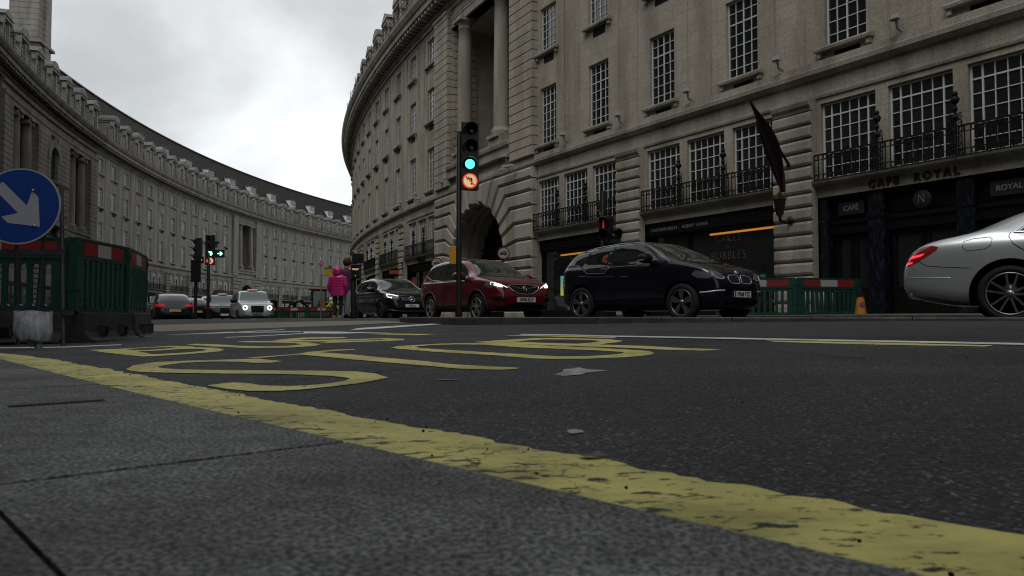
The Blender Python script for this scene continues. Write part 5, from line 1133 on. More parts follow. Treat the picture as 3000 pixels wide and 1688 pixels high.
part('star_badge', b, M_chrome, root); c.decal('lower_intake', [(-.7, .38), (-.62, .5), (.62, .5), (.7, .38)], 'F', M_blackm, off=.006)
c.plate('FG16 J', 0, .55, c.proj([(0, .55)], 'F', .02)[0].x); c.mirror(.80, 1.15, P_blk, 1.25); c.wheels('five_double', .25, .22, .02, M_darkalloy)
c.bline('side_step', [(-.9, .3), (.9, .3)], M_silver, r=.014, off=.01); c.bline('panel_gap', [(-.4, 1.05), (-.42, .38)], M_seam, r=.004); c.bline('panel_gap', [(.9, 1.05), (.92, .38)], M_seam, r=.004)
# --- silver saloon, rear part in view
d = Vector((.866, -.5)); rw = Vector((6.05, 9.33)); n_ = Vector((-d.y, d.x)); cc = rw+d*1.5825+n_*(.95-.10)
root = place('luxury_saloon', 'silver saloon with lit red tail lamp leaving at the edge of the view', 'car', cc.x, cc.y, 60, .134)
P_sil = mat('silver_car_paint', (.44, .46, .475), .38, .6, 1); P_sil.node_tree.nodes['Principled BSDF'].inputs['Coat Roughness'].default_value = .08
A = -1.5825
c = Car(root, [(A-1.17, .62), (A-1.13, .78), (A-1.06, .92), (A-.96, .995), (A-.79, 1.055), (A-.48, 1.115), (A-.3, 1.17), (A-.11, 1.27), (A+.09, 1.36), (A+.3, 1.43), (A+.7, 1.485), (A+1.3, 1.495), (A+1.9, 1.46), (A+2.3, 1.33), (A+2.75, 1.10), (A+3.0, 1.03), (A+3.6, .95), (A+3.95, .83), (A+4.05, .6)],
        [(A-1.17, .45), (A-1.1, .31), (A-.53, .2), (A+.5, .18), (A+3.2, .18), (A+3.9, .24), (A+4.05, .42)], 1.90, [(A-1.2, 1.0), (A-.4, 1.02), (A+.3, 1.04), (A+3, .98)], (A, A+3.165), .345, .43, .2, P_sil, roofw=.7)
c.both('side_window', [(A+.12, 1.115), (A+.30, 1.26), (A+.48, 1.345), (A+.9, 1.40), (A+1.0, 1.10), (A+.6, 1.095)], M_cglass); c.both('side_window', [(A+1.08, 1.10), (A+1.0, 1.40), (A+1.6, 1.39), (A+2.0, 1.28), (A+2.4, 1.06)], M_cglass)
c.bline('window_trim', [(A+.06, 1.09), (A+.6, 1.085), (A+2.45, 1.04)], M_chrome, r=.012, off=.004); c.bline('window_trim', [(A+.06, 1.09), (A+.26, 1.26), (A+.48, 1.37), (A+.9, 1.42), (A+1.6, 1.41), (A+2.1, 1.26), (A+2.45, 1.04)], M_chrome, r=.007, off=.006)
c.bline('panel_gap', [(A+.02, 1.09), (A+.0, 1.04), (A+.04, .95), (A+.2, .83), (A+.33, .72)], M_seam, r=.0045)
c.bline('panel_gap', [(A-.975, .775), (A-.88, .712), (A-.7, .69), (A-.42, .668)], M_seam, r=.003)
fl = [(A-.49, .93), (A-.47, 1.0), (A-.38, 1.03), (A-.20, 1.045), (A-.17, 1.02), (A-.19, .94), (A-.24, .90), (A-.44, .88)]
c.line('filler_flap', fl, 'R', M_seam, r=.0035, off=.001, closed=True)
tl = [(A-1.125, .70), (A-1.085, .84), (A-1.0, .91), (A-.92, .953), (A-.82, .968), (A-.75, .945), (A-.77, .905), (A-.88, .83), (A-.985, .765)]
o = c.decal('tail_light', tl, 'R', M_red, off=.005, step=.03)
c.decal('tail_light_bar', [(A-1.075, .80), (A-1.05, .835), (A-.90, .868), (A-.94, .835)], 'R', M_redlit, off=.012, parent=o, step=.02); c.decal('tail_light_bar', [(A-1.115, .725), (A-1.095, .755), (A-1.03, .765), (A-1.05, .745)], 'R', M_redlit, off=.012, parent=o, step=.02)
for sd in (-1, 1): c.decal('tail_light', [(sd*.5, .80), (sd*.52, .93), (sd*.82, .93), (sd*.84, .74)], 'B', M_red, off=.006)
c.line('bumper_chrome', [(-.78, .36), (-.4, .33), (.4, .33), (.78, .36)], 'B', M_chrome, r=.014, off=.008)
c.bline('bumper_crease', [(A-1.14, .57), (A-.9, .565), (A-.62, .555)], P_sil, r=.007, off=-.002)
c.both('door_handle', [(A+.21, 1.0), (A+.44, .995), (A+.44, 1.03), (A+.22, 1.035)], M_chrome, off=.02); c.both('rear_diffuser', [(A-1.1, .31), (A-1.07, .34), (A-.52, .245), (A-.5, .205)], M_blackm, off=.006)
c.wheels('five_double', .262, .22, .02, M_greyalloy)
# --- electric taxis
def taxi(label, x, y, deg, z, pm, plate, lit):
    root = place('taxi', label, 'taxi', x, y, deg, z, 'taxis'); c = Car(root, [(-2.4, .9), (-2.38, 1.25), (-2.3, 1.6), (-2.1, 1.78), (-1.5, 1.85), (-.6, 1.87), (.3, 1.85), (.62, 1.78), (.95, 1.45), (1.2, 1.24), (1.5, 1.18), (2.05, 1.12), (2.28, 1.02), (2.38, .85), (2.42, .6)],
        [(-2.4, .5), (-2.3, .34), (-1.5, .24), (1.5, .24), (2.2, .24), (2.38, .3), (2.42, .4)], 2.0, 1.12, (-1.5, 1.49), .34, .40, .2, pm, roofw=.80)
    c.decal('windscreen', [(-.80, 1.25), (-.72, 1.55), (-.68, 1.74), (-.3, 1.79), (.3, 1.79), (.68, 1.74), (.72, 1.55), (.80, 1.25), (.4, 1.22), (-.4, 1.22)], 'F', mat('taxi_windscreen', (.10, .12, .125), .05, coat=.5), off=.006)
    c.both('side_window', [(-.1, 1.15), (-.1, 1.7), (.45, 1.7), (.95, 1.16)], M_cglass); c.both('side_window', [(-.18, 1.15), (-.18, 1.7), (-1.3, 1.7), (-1.3, 1.15)], M_cglass); c.both('side_window', [(-1.4, 1.15), (-1.4, 1.7), (-2.0, 1.66), (-2.1, 1.18)], M_cglass)
    gp = [(-.33, .58), (-.36, .9), (-.30, .95), (.30, .95), (.36, .9), (.33, .58), (.28, .54), (-.28, .54)]
    g = c.decal('grille', gp, 'F', M_blackm, off=.008, step=.05); c.line('grille_surround', gp, 'F', M_silver, r=.01, off=.012, parent=g, closed=True)
    for sd in (-1, 1):
        p = c.proj([(sd*.66, .83)], 'F', .0)[0]; b = MB(); b.lathe([(0, .03), (.12, .03), (.145, .01), (.15, -.06)], p, (1, 0, 0), 28, 0); o = part('headlight', b, M_lampg, root)
        b = MB(); b.lathe([(.075, .035), (.10, .045), (.125, .035)], p, (1, 0, 0), 28, 0); part('headlight_ring', b, M_drl2 if lit else M_lampg, o)
        c.line('bumper_vent', [(sd*.82, .40), (sd*.42, .37)], 'F', M_blackm, r=.025, off=.0); 
    c.line('bumper_vent', [(-.35, .33), (.35, .33)], 'F', M_blackm, r=.04, off=.0); c.plate(plate, 0, .46, c.proj([(0, .46)], 'F', .02)[0].x, M_greyalloy if lit else M_plate)
    b = MB(); b.lathe([(.0, .0), (.3, 0), (.3, .05), (.24, .11), (0, .12)], (0, 0, 0), (0, 0, 1), 20); 
    for i, v in enumerate(b.v): b.v[i] = (v[0]*.35, v[1], v[2])
    o = part('roof_sign', b, M_white, root, (.35, 0, 1.83)); b = MB(); b.box(.095, .11, -.2, .2, .03, .09); part('sign_lamp', b, mat('amber_taxi_lamp', (.5, .2, .08), .4, emit=(1, .35, .12), es=.12), o)
    c.mirror(.95, 1.24, M_black, 1.4); c.wheels('five', .22, .2, .03, M_darkalloy)
    return root
M_drl2 = mat('headlamp_ring_lit', (.9, .9, .9), .3, emit=(1, .97, .85), es=5)
taxi('silver electric taxi facing the camera with two lit round headlamps', -15.35, 45.2, 27, -.125, mat('pale_silver_paint', (.36, .385, .40), .35, .5, 1), 'KF68 HWL', True)
taxi('black taxi mostly hidden behind the silver taxi', -20.2, 53.5, 25, -.13, P_blk, '', False)
# --- white van further back
root = place('white_van', 'small white van far back in the queue behind the taxis', 'van', -24.6, 63, 22, -.13)
c = Car(root, [(-2.4, 1.0), (-2.38, 1.7), (-2.3, 1.95), (-1.5, 2.0), (.6, 2.0), (.9, 1.9), (1.3, 1.4), (1.5, 1.22), (2.1, 1.1), (2.35, .9), (2.4, .6)], [(-2.4, .5), (-2.2, .3), (2.2, .28), (2.4, .42)], 1.9, 1.1, (-1.5, 1.5), .33, .39, .2, M_white, roofw=.85)
c.decal('windscreen', [(-.75, 1.3), (-.68, 1.85), (.68, 1.85), (.75, 1.3)], 'F', M_grn, off=.006); c.both('side_window', [(.2, 1.2), (.2, 1.75), (.8, 1.75), (1.2, 1.2)], M_cglass); c.wheels('five', .2, .2)
for sd in (-1, 1): c.decal('headlight', [(sd*.5, .8), (sd*.55, .95), (sd*.8, .98), (sd*.8, .82)], 'F', M_drl, off=.01)
# --- two dark cars turning away behind the barriers
def plain(name, label, x, y, deg, z, pm):
    root = place(name, label, 'car', x, y, deg, z); c = Car(root, [(-2.15, .7), (-2.12, .95), (-1.95, 1.1), (-1.6, 1.32), (-1.2, 1.43), (-.5, 1.47), (.1, 1.44), (.5, 1.28), (.95, 1.03), (1.1, .98), (1.8, .88), (2.1, .72), (2.15, .5)],
        [(-2.15, .42), (-2.0, .26), (-1.3, .2), (1.3, .2), (2.0, .22), (2.15, .4)], 1.8, .96, (-1.3, 1.3), .32, .38, .2, pm)
    c.both('side_window', [(-.3, .98), (-.3, 1.34), (.15, 1.33), (.75, .99)], M_cglass); c.both('side_window', [(-.38, .98), (-1.3, 1.0), (-1.2, 1.28), (-.38, 1.35)], M_cglass)
    c.decal('rear_window', [(-.6, 1.05), (-.5, 1.3), (.5, 1.3), (.6, 1.05)], 'B', M_cglass, off=.006); c.decal('windscreen', [(-.6, 1.05), (-.5, 1.35), (.5, 1.35), (.6, 1.05)], 'F', M_grn, off=.006)
    for sd in (-1, 1): c.decal('tail_light', [(sd*.42, .80), (sd*.44, .90), (sd*.8, .92), (sd*.82, .78)], 'B', M_reddim, off=.01)
    c.both('tail_light', [(-2.1, .80), (-2.06, .90), (-1.88, .93), (-1.92, .84)], M_reddim, off=.008)
    c.wheels('five', .2, .2, .02, M_darkalloy); c.plate('', 0, .62, c.proj([(0, .62)], 'B', .02)[0].x-.0, mat('plate_yellow', (.6, .45, .05), .5), back=True)
plain('hatchback', 'dark grey car with red tail lamps turning beside the tall green barriers', -17.0, 38.0, 212, -.12, mat('dark_grey_paint', (.008, .009, .010), .4, .1, 1, .2))
plain('hatchback', 'black car with red tail lamps between the dark grey car and paired signals', -19.6, 46, 222, -.12, P_blk)
# ------------------------------------------------------------------ signals, signs and street furniture
Z = Vector((0, 0, 1))
M_gpl = mat('black_signal_plastic', (.009, .009, .010), .38)
M_gl = mat('green_signal_lit', (.05, .5, .35), .4, emit=(.10, 1, .62), es=1.15); M_gl2 = mat('green_signal_bright', (.05, .5, .3), .4, emit=(.2, 1, .6), es=2.6)
M_off = mat('signal_lens_off', (.012, .010, .010), .15); M_rl = mat('red_signal_lit', (.3, .02, .02), .4, emit=(1, .06, .07), es=.2)
M_wl = mat('backlit_cream', (.4, .32, .22), .5, emit=(1, .68, .36), es=.38); M_wr = mat('backlit_red', (.4, .03, .02), .5, emit=(1, .09, .03), es=.34)
def disc(mb, c, f, r, h, n=28, mi=0): mb.lathe([(0, h), (r, h), (r, h-.012), (0, h-.012)], c, f, n, mi, False)
def head(parent, c, f, n_off, lit, size=.36, w=.40, sign=None, hood=True, name='signal_head', glow=None, hl=1.0, li=None):
    """signal head centred on c; f = direction it faces; aspects from the top down"""
    f = Vector(f).normalized(); r = Z.cross(f).normalized(); N_ = n_off+1+(1 if sign else 0); H = size*N_; c = Vector(c)
    b = MB(); b.obox(c-f*.1, r*w/2, f*.1, Z*H/2); hd = bevel(part(name, b, M_gpl, parent), .012, 2)
    for i in range(n_off+1):
        p = c+Z*(H/2-size*(i+.5)); on = i == (n_off if li is None else li)
        l = MB(); l.lathe([(0, .02), (size*.18, .014), (size*.29, .0)], p, f, 24); part('signal_lens', l, (glow or M_gl) if (on and lit) else M_off, hd)
        if hood and not (on and hl < .5):
            v = MB(); vs = []; m = 18; rr = size*.40
            for k in range(m+1):
                a = R_(-35)+R_(250)*k/m; q = r*math.cos(a)*rr+Z*math.sin(a)*rr; vs += [p+q, p+q*.97+f*(.10+.17*max(0, math.sin(a)))*hl-Z*.02*max(0, math.sin(a))]
            v.mesh(vs, [(2*k, 2*k+1, 2*k+3, 2*k+2) for k in range(m)], 0, True); o = part('visor', v, M_gpl, hd, fix=False); s_ = o.modifiers.new('s', 'SOLIDIFY'); s_.thickness = .006
    if sign:
        p = c-Z*(H/2-size*.5); R = size*.46; s = MB(); disc(s, p, f, R, .018, 32, 1); disc(s, p, f, R*.82, .022, 32, 0); so = part('lit_sign', s, [M_wl, M_wr], hd)
        a = MB(); A = lambda pts, h0, h1: a.prism([(x*R, y*R) for x, y in pts], p, r, Z, f, h0, h1, 0)
        A([(.1, -.5), (.3, -.5), (.3, .2), (.18, .36), (-.15, .36), (-.15, .55), (-.55, .28), (-.15, .02), (-.15, .18), (.05, .18), (.1, .12)], .02, .026); part('turn_arrow', a, M_black, so)
        k = MB(); k.prism([(x*R*.8, y*R*.8) for x, y in ((-.78, .62), (-.62, .78), (.78, -.62), (.62, -.78))], p, r, Z, f, .02, .031); part('red_bar', k, M_wr, so)
    return hd
def pole_thing(name, label, cat, x, y, h, r=.057, z=None, group=None, m=None):
    z = gz(x, y) if z is None else z; t = thing(name, label, cat, (x, y, z), 0, group); b = MB(); b.lathe([(r*1.35, 0), (r*1.3, .12), (r, .16), (r, h), (r*.6, h+.02), (0, h+.03)], (0, 0, 0), (0, 0, 1), 20); part('pole', b, m or M_black, t); return t
t = pole_thing('traffic_signal', 'tall traffic signal with green light above lit no-left-turn sign, in front of the red car', 'traffic light', -1.13, 16.3, 3.95, z=.196)
f = Vector((.22, -1, 0)); r = Z.cross(f.normalized())
head(t, Vector((.235, -.04, 3.44)), f, 2, True, .362, .38, True)
b = MB(); b.obox(Vector((.05, 0, 2.86)), (.06, 0, 0), (0, .012, 0), (0, 0, .012)); b.obox(Vector((.05, 0, 3.9)), (.06, 0, 0), (0, .012, 0), (0, 0, .012)); part('bracket', b, M_black, t)
b = MB(); b.box(-.20, -.055, -.06, .07, 1.12, 1.5); o = bevel(part('push_button_box', b, mat('yellow_box', (.50, .27, .02), .5), t), .01)
# pair of signals on the far island
t = pole_thing('traffic_signal', 'far traffic signal with green disc, green right arrow box and lit no-left-turn sign', 'traffic light', -11.48, 29, 2.6, group='paired signals on the far island')
f = Vector((.3, -1, 0)).normalized(); r = Z.cross(f); hc = Vector((.05, 0, 2.72))
head(t, hc, f, 2, True, .285, .34, True, glow=M_gl2, hl=.35)
b = MB(); b.obox(hc+r*.34-Z*.14-f*.06, r*.17, f*.06, Z*.145); bx = part('arrow_signal_box', b, M_gpl, t)
a = MB(); a.prism([(-.09, -.018), (.02, -.018), (-.02, -.07), (.02, -.075), (.09, 0), (.02, .075), (-.02, .07), (.02, .018), (-.09, .018)], hc+r*.36-Z*.14, r, Z, f, .0, .006); part('green_arrow', a, M_gl2, bx)
b = MB(); b.obox(hc+r*.24+Z*.27, r*.08, f*.05, Z*.05); b.tube([hc+r*.1+Z*.2, hc+r*.24+Z*.2, hc+r*.24+Z*.27], .015, 5); part('detector', b, M_gpl, t)
t = pole_thing('traffic_signal', 'far traffic signal turned sideways with a lit amber left arrow', 'traffic light', -11.95, 29, 2.9, group='paired signals on the far island')
f = Vector((-1, -.25, 0)).normalized(); head(t, Vector((0, 0, 2.72)), f, 2, False, .29, .34)
b = MB(); b.obox(Vector((.02, -.06, 1.9)), (.16, 0, 0), (0, .07, 0), Z*.42); bx = part('signal_box', b, M_gpl, t)
f2 = Vector((.3, -1, 0)).normalized(); r2 = Z.cross(f2); b = MB(); b.obox(Vector((.17, -.05, 2.32)), r2*.13, f2*.05, Z*.13); bx = part('arrow_sign_box', b, M_gpl, t)
a = MB(); a.prism([(.08, -.014), (-.03, -.014), (-.02, -.05), (-.09, 0), (-.02, .05), (-.03, .014), (.08, .014)], Vector((.17, -.05, 2.32))+f2*.05, r2, Z, f2, .0, .006); part('amber_arrow', a, M_wl, bx)
# pedestrian signal beyond the blue car
t = pole_thing('pedestrian_signal', 'dark pedestrian signal with small red figure, standing beyond the navy car', 'traffic light', 2.72, 22.9, 3.7, z=.22)
f = Vector((-.55, -1, 0)).normalized(); head(t, Vector((.04, -.1, 2.64)), f, 1, True, .34, .37, glow=M_off)
b = MB(); b.tube([Vector((.0, -.11, 2.81)), Vector((.0, -.12, 2.66))], [.018, .03], 6); b.lathe([(0, -.02), (.02, 0), (0, .02)], Vector((.0, -.115, 2.84)), Z, 8)
for s in (-1, 1): b.tube([Vector((.0, -.12, 2.68)), Vector((s*.02, -.12, 2.60))], .01, 5)
part('red_figure', b, M_rl, t)
b = MB(); b.obox(Vector((.0, .02, 3.45)), (.09, 0, 0), (0, .03, 0), Z*.3); part('back_plate', b, M_gpl, t)
head(t, Vector((.36, -.02, 2.42)), Vector((.35, -1, 0)), 0, False, .44, .40, name='lower_signal_head')
# push-button post with WAIT display
t = pole_thing('crossing_post', 'short black crossing post with lit WAIT display beside the pink child', 'crossing post', -3.66, 17.7, 1.3, z=.158)
b = MB(); b.box(-.03, .17, -.1, .06, .92, 1.25); bevel(part('display_box', b, M_gpl, t), .01); b = MB(); b.box(-.02, .22, -.06, .1, 1.28, 1.5); part('signal_housing', b, M_gpl, t)
f = Vector((0, -1, 0)); b = MB(); b.box(.0, .14, -.104, -.1, 1.10, 1.16); wd = part('wait_window', b, M_off, t)
text_part('wait_lettering', 'WAIT', .058, M_wl, wd, (.07, -.106, 1.13), (1, 0, 0), (0, 0, 1), .001, .002)
b = MB(); b.lathe([(.0, .0), (.02, 0), (.02, .01), (0, .01)], Vector((.07, -.11, .98)), (0, -1, 0), 12); part('push_button', b, M_silver, t)
# blue arrow sign on a steel frame, with its sandbag
def shade_plane(): pass
M_blue = mat('blue_sign_face', (.006, .045, .26), .4, coat=.2); M_refl = mat('sign_white', (.36, .38, .42), .5); M_steel = varied('galvanised_dark_steel', (.035, .036, .045), (.06, .06, .07), 9, .5)
gx0, gy0 = -4.88, 7.6; gzz = -.09
t = thing('arrow_sign', 'round blue road-works sign with white arrow pointing down to the right', 'sign', (gx0, gy0, gzz))
f = Vector((.12, -1, .10)).normalized(); r = Z.cross(f).normalized(); u = f.cross(r).normalized()
if u.z < 0: u = -u
c0 = Vector((0, -.02, 1.385)); b = MB(); b.lathe([(0, 0), (.385, 0), (.385, .012), (0, .012)], c0, f, 64, 0, False); face = part('sign_disc', b, M_refl, t)
b = MB(); b.lathe([(0, .0125), (.37, .0125), (.37, .014), (0, .014)], c0, f, 64, 0, False); part('blue_face', b, M_blue, face)
q = .365; s2 = math.sqrt(.5)
arrow = [(-.46, .075), (.06, .075), (.06, .30), (.14, .30), (.38, .0), (.14, -.30), (.06, -.30), (.06, -.075), (-.46, -.075)]
arrow = [(-.62, .115), (.10, .115), (-.07, .40), (.12, .40), (.62, 0), (.12, -.40), (-.07, -.40), (.10, -.115), (-.62, -.115)]
ar = []
for x, y in arrow: x *= .47; y *= .47; ar.append((x*s2+y*s2, -x*s2+y*s2))
b = MB(); b.prism(ar, c0, r, u, f, .0145, .016); part('white_arrow', b, M_refl, face)
b = MB()
for dx, dz in ((.12, .16), (.155, -.2)): b.lathe([(0, .03), (.012, .03), (.014, .016), (0, .016)], c0+r*dx+u*dz, f, 10)
part('bolt', b, M_silver, face)
b = MB()
for xs_, xe in ((-.33, -.42), (.33, .46)): b.tube([Vector((xs_*.95, .14, 1.60)), Vector((xe, -.02, 0))], .022, 4); b.tube([Vector((xs_*.5, .16, 1.60)), Vector((xe*.2-.3, .6, 0))], .022, 4)
for z, w in ((.93, .40), (.33, .5)): b.obox(Vector((.02, -.02, z)), (w+.03, 0, 0), (0, .012, 0), (0, 0, .024))
part('steel_frame', b, M_steel, t)
def sandbag():
    o = thing('sandbag', 'pale grey sandbag hanging from the steel frame of the blue sign', 'sandbag', (gx0+.18, gy0-.07, gzz)); b = MB(); vs = []; n = 40; rows = 18
    for j in range(rows+1):
        v = j/rows; z = .345*(1-v)+.02*v-.02*(v > .97); wx = .19*(1-.1*v-.75*max(0, v-.62)**1.3*1.5) if v < .95 else .045; wy = .03+.09*math.sin(min(1, v*1.15)*math.pi*.62)
        if v > .9: wx = lerp(.10, .03, (v-.9)/.1); wy = lerp(.06, .02, (v-.9)/.1)
        for k in range(n):
            a = 2*math.pi*k/n; w = 1+.035*math.sin(a*9+v*2.2)+.02*math.sin(a*17+v*5)+.03*math.sin(a*5-v*7)*v
            vs.append((math.cos(a)*wx*w+.03*v, math.sin(a)*wy*w, z+.008*math.sin(a*3)))
    b.mesh(vs, [(j*n+k, j*n+(k+1) % n, (j+1)*n+(k+1) % n, (j+1)*n+k) for j in range(rows) for k in range(n)], 0, True)
    b.tube([(.03, 0, .03), (.06, -.01, .0), (.10, -.03, .0)], [.03, .02, .035], 8); part('bag', b, varied('woven_plastic_sack', (.22, .225, .25), (.40, .41, .44), 10, .8, stretch=(2.5, 2.5, .5), bump=.3, bscale=30), o)
sandbag()
# ------------------------------------------------------------------ road-works barriers
M_gr = varied('green_plastic', (.0035, .034, .024), (.006, .050, .035), 5, .45, lo=.3, hi=.7); M_rb = mat('barrier_red', (.20, .008, .010), .55); M_wb = mat('barrier_white', (.30, .31, .31), .55)
M_rub = varied('black_rubber_base', (.010, .010, .011), (.028, .028, .028), 6, .75, bump=.3, bscale=25)
def barrier_mesh(L, slots=True, thick=.05):
    b = MB(); outer = [(0, .0), (L, .0), (L, .74), (0, .74)]; hol = []
    nS = int((L-.28)/.15); x0 = (L-nS*.15)/2
    for i in range(nS):
        cx = x0+.15*(i+.5); w = .042; pts = [(cx+w*math.cos(a), .62+w*math.sin(a)) for a in [math.pi*k/6 for k in range(7)]]+[(cx+w*math.cos(a), .13+w*math.sin(a)) for a in [math.pi+math.pi*k/6 for k in range(7)]]; hol.append(pts[::-1])
    if slots:
        loops = [[Vector((x, z, 0)) for x, z in outer]]+[[Vector((x, z, 0)) for x, z in h] for h in hol]; flat = [v for l in loops for v in l]; tr = tessellate_polygon(loops)
        for yy in (-thick/2, thick/2): b.mesh([(v.x, yy, v.y) for v in flat], [tuple(t) for t in tr])
        for l in loops:
            for i in range(len(l)): p, q_ = l[i-1], l[i]; b.mesh([(p.x, -thick/2, p.y), (q_.x, -thick/2, q_.y), (q_.x, thick/2, q_.y), (p.x, thick/2, p.y)], [(0, 1, 2, 3)])
    else:
        b.box(0, L, -.012, .012, 0, .74)
        for i in range(nS+1): cx = x0+.15*i; b.lathe([(.035, 0), (.035, .70)], (cx, -.014, .03), Z, 10); 
        for i in range(0, nS, 3): cx = x0+.15*(i+.5); b.box(cx-.035, cx+.035, -.05, -.01, .66, .72); b.box(cx-.04, cx+.04, -.06, -.01, .08, .2)
        b.box(0, L, -.04, .04, 0, .06)
    b.box(0, L, -.035, .035, .742, 1.0); b.box(-.0, L, -.045, .045, .985, 1.015); b.box(0, L, -.042, .042, .73, .76)
    for x in (0, L): b.box(x-.055, x+.055, -.05, .05, .02, .99); b.box(x-.062, x+.062, -.062, .062, .30, .58); b.box(x-.035, x+.035, -.066, .066, .82, .90)
    s = MB(); x0, x1 = .16, L-.16; 
    for i in range(3):
        a, c = lerp(x0, x1, i/3), lerp(x0, x1, (i+1)/3)
        for y0, y1 in ((-.041, -.0355), (.0355, .041)): s.box(a, c, y0, y1, .785, .965, 1 if i == 1 else 0)
    return b.data('panel', [M_gr]), s.data('striped_board', [M_rb, M_wb])
def barrier(label, p, q, z0, base=None, slots=True, group=None, meshes=None, zq=None):
    p, q = Vector(p), Vector(q); L = (q-p).length; d = (q-p)/L; me = meshes or barrier_mesh(L, slots)
    t = thing('road_barrier', label, 'barrier', (p.x, p.y, z0), math.atan2(d.y, d.x), group)
    h = base or 0; link('panel', me[0], t, (0, 0, h)); link('striped_board', me[1], t, (0, 0, h))
    if base:
        b = MB(); prof = [(-.30, 0), (-.30, .03), (-.20, .06), (-.15, .14), (-.12, base), (.12, base), (.15, .14), (.2, .06), (.30, .03), (.30, 0)]; K = len(prof)
        vs = [(x, y, z) for x in (.03, L-.03) for y, z in prof]; b.mesh(vs, [(k, (k+1) % K, K+(k+1) % K, K+k) for k in range(K)]+[tuple(range(K)), tuple(range(K, 2*K))])
        bo = part('base_block', b, M_rub, t); bevel(bo, .012, 2, 20)
        for x in (L*.3, L*.7):
            m = MB(); m.box(x-.055, x+.055, -.215, -.10, .10, .208); part('lifting_slot', m, M_blackm, bo)
            r_ = MB(); r_.box(x-.08, x-.055, -.225, -.12, .09, .23); r_.box(x+.055, x+.08, -.225, -.12, .09, .23); r_.box(x-.08, x+.08, -.227, -.12, .21, .235); part('slot_surround', r_, M_rub, bo)
    else:
        b = MB()
        for x in (.15, L-.15): b.box(x-.03, x+.03, -.25, .25, .0, .04)
        part('foot', b, M_blackm, t)
    return t
G1 = 'tall green barriers on black bases'
barrier('green barrier directly behind the blue arrow sign, on a black base', (-8.3, 9.95), (-6.02, 10.45), -.15, .41, True, G1)
barrier('closed green barrier on black base, right beside the blue arrow sign', (-5.90, 10.35), (-5.98, 11.85), -.15, .41, False, G1)
barrier('last tall green barrier on black base, its end nearest the far signals', (-5.98, 11.9), (-6.52, 13.6), -.15, .41, False, G1)
G2 = 'green barriers on the café pavement'; me2 = barrier_mesh(2.0)
barrier('green barrier beside the front bumper of the navy car', (5.62, 21.0), (7.50, 20.32), .225, group=G2, meshes=me2)
barrier('green barrier with grey plastic pipes showing through, next to the cone', (7.56, 20.3), (9.44, 20.98), .225, group=G2, meshes=me2)
G3 = 'row of green barriers along the far works'; meF = barrier_mesh(2.0)
fp = [(-11.4, 50.0), (-13.4, 50.4), (-15.3, 51.2), (-16.9, 52.5), (-18.3, 54), (-19.6, 55.6), (-20.9, 57.2)]
for i, (p, q_) in enumerate(zip(fp, fp[1:])):
    barrier(['green barrier in front of the stooping worker', 'green barrier just left of the stooping worker', 'green barrier below the small excavator', 'green barrier left of the one below the small excavator', 'green barrier second nearest the silver taxi in the far row', 'green barrier nearest the silver taxi in the far row'][i], q_, p, gz(*p), group=G3, meshes=meF)
for i in range(5):
    b = MB(); x = 7.95+i*.2; b.lathe([(0, 0), (.055, 0), (.055, .62+.05*(i % 2)), (0, .62+.05*(i % 2))], (0, 0, 0), Z, 14); o = part('plastic_pipe', b, M_wb, None, (x, 20.75+i*.075, .235)); tag(o, ['first','second','third','fourth','last'][i]+' grey pipe from the left standing behind the green barrier next to the cone', 'pipe', 'pipes standing behind the green barrier')
def cone(x, y, z, label):
    t = thing('traffic_cone', label, 'cone', (x, y, z)); b = MB(); b.box(-.2, .2, -.2, .2, 0, .05); part('cone_base', b, M_blackm, t)
    b = MB(); b.lathe([(.15, .05), (.135, .12), (.115, .30), (.10, .42), (.06, .62), (.035, .72), (0, .72)], (0, 0, 0), Z, 24); co = part('cone_body', b, mat('amber_cone', (.38, .15, .012), .55), t)
    b = MB(); b.lathe([(.105, .52), (.06, .62), (.038, .725), (0, .73)], (0, 0, 0), Z, 24); part('cone_tip', b, M_blackm, co)
    b = MB(); disc(b, Vector((0, -.118, .30)), (0, -1, .15), .062, .012, 20, 0); disc(b, Vector((0, -.118, .30)), (0, -1, .15), .045, .014, 20, 1); part('cone_roundel', b, [M_rb, M_blue], co)
cone(9.12, 20.1, .22, 'amber cone standing at the right end of the green barriers')
# ------------------------------------------------------------------ lorry-ban signs beside the arch
def round_sign(x, y, z0, h, label):
    t = pole_thing('ban_sign', label, 'sign', x, y, h, .04, z0, 'lorry-ban signs flanking the arch', M_black); f = Vector((.05, -1, 0)).normalized(); r = Z.cross(f); c = Vector((0, -.06, h-.25))
    b = MB(); disc(b, c, f, .31, .0, 40, 0); disc(b, c, f, .25, .006, 40, 1); fc = part('sign_face', b, [M_rb2, M_wb], t)
    b = MB(); b.prism([(-.05, -.07), (.17, -.07), (.17, .09), (-.05, .09)], c, r, Z, f, .006, .01); b.prism([(-.17, -.07), (-.06, -.07), (-.06, .05), (-.12, .05), (-.17, -.0)], c, r, Z, f, .006, .01)
    for x_ in (-.12, .03, .11): b.lathe([(0, .011), (.032, .011), (0, .004)], c+r*x_-Z*.075, f, 12)
    lo = part('lorry_symbol', b, M_black, fc); text_part('sign_lettering', '7.5T', .12, M_wb, lo, c+f*.012+r*.06+Z*.01, r, Z, .001, .002)
M_rb2 = mat('sign_ring_red', (.12, .012, .016), .5)
round_sign(-.42, 38.0, .15, 3.45, 'round red-ringed lorry-ban sign right of the arch opening'); round_sign(-4.28, 43.6, .0, 3.5, 'round red-ringed lorry-ban sign left of the arch, above the red car')
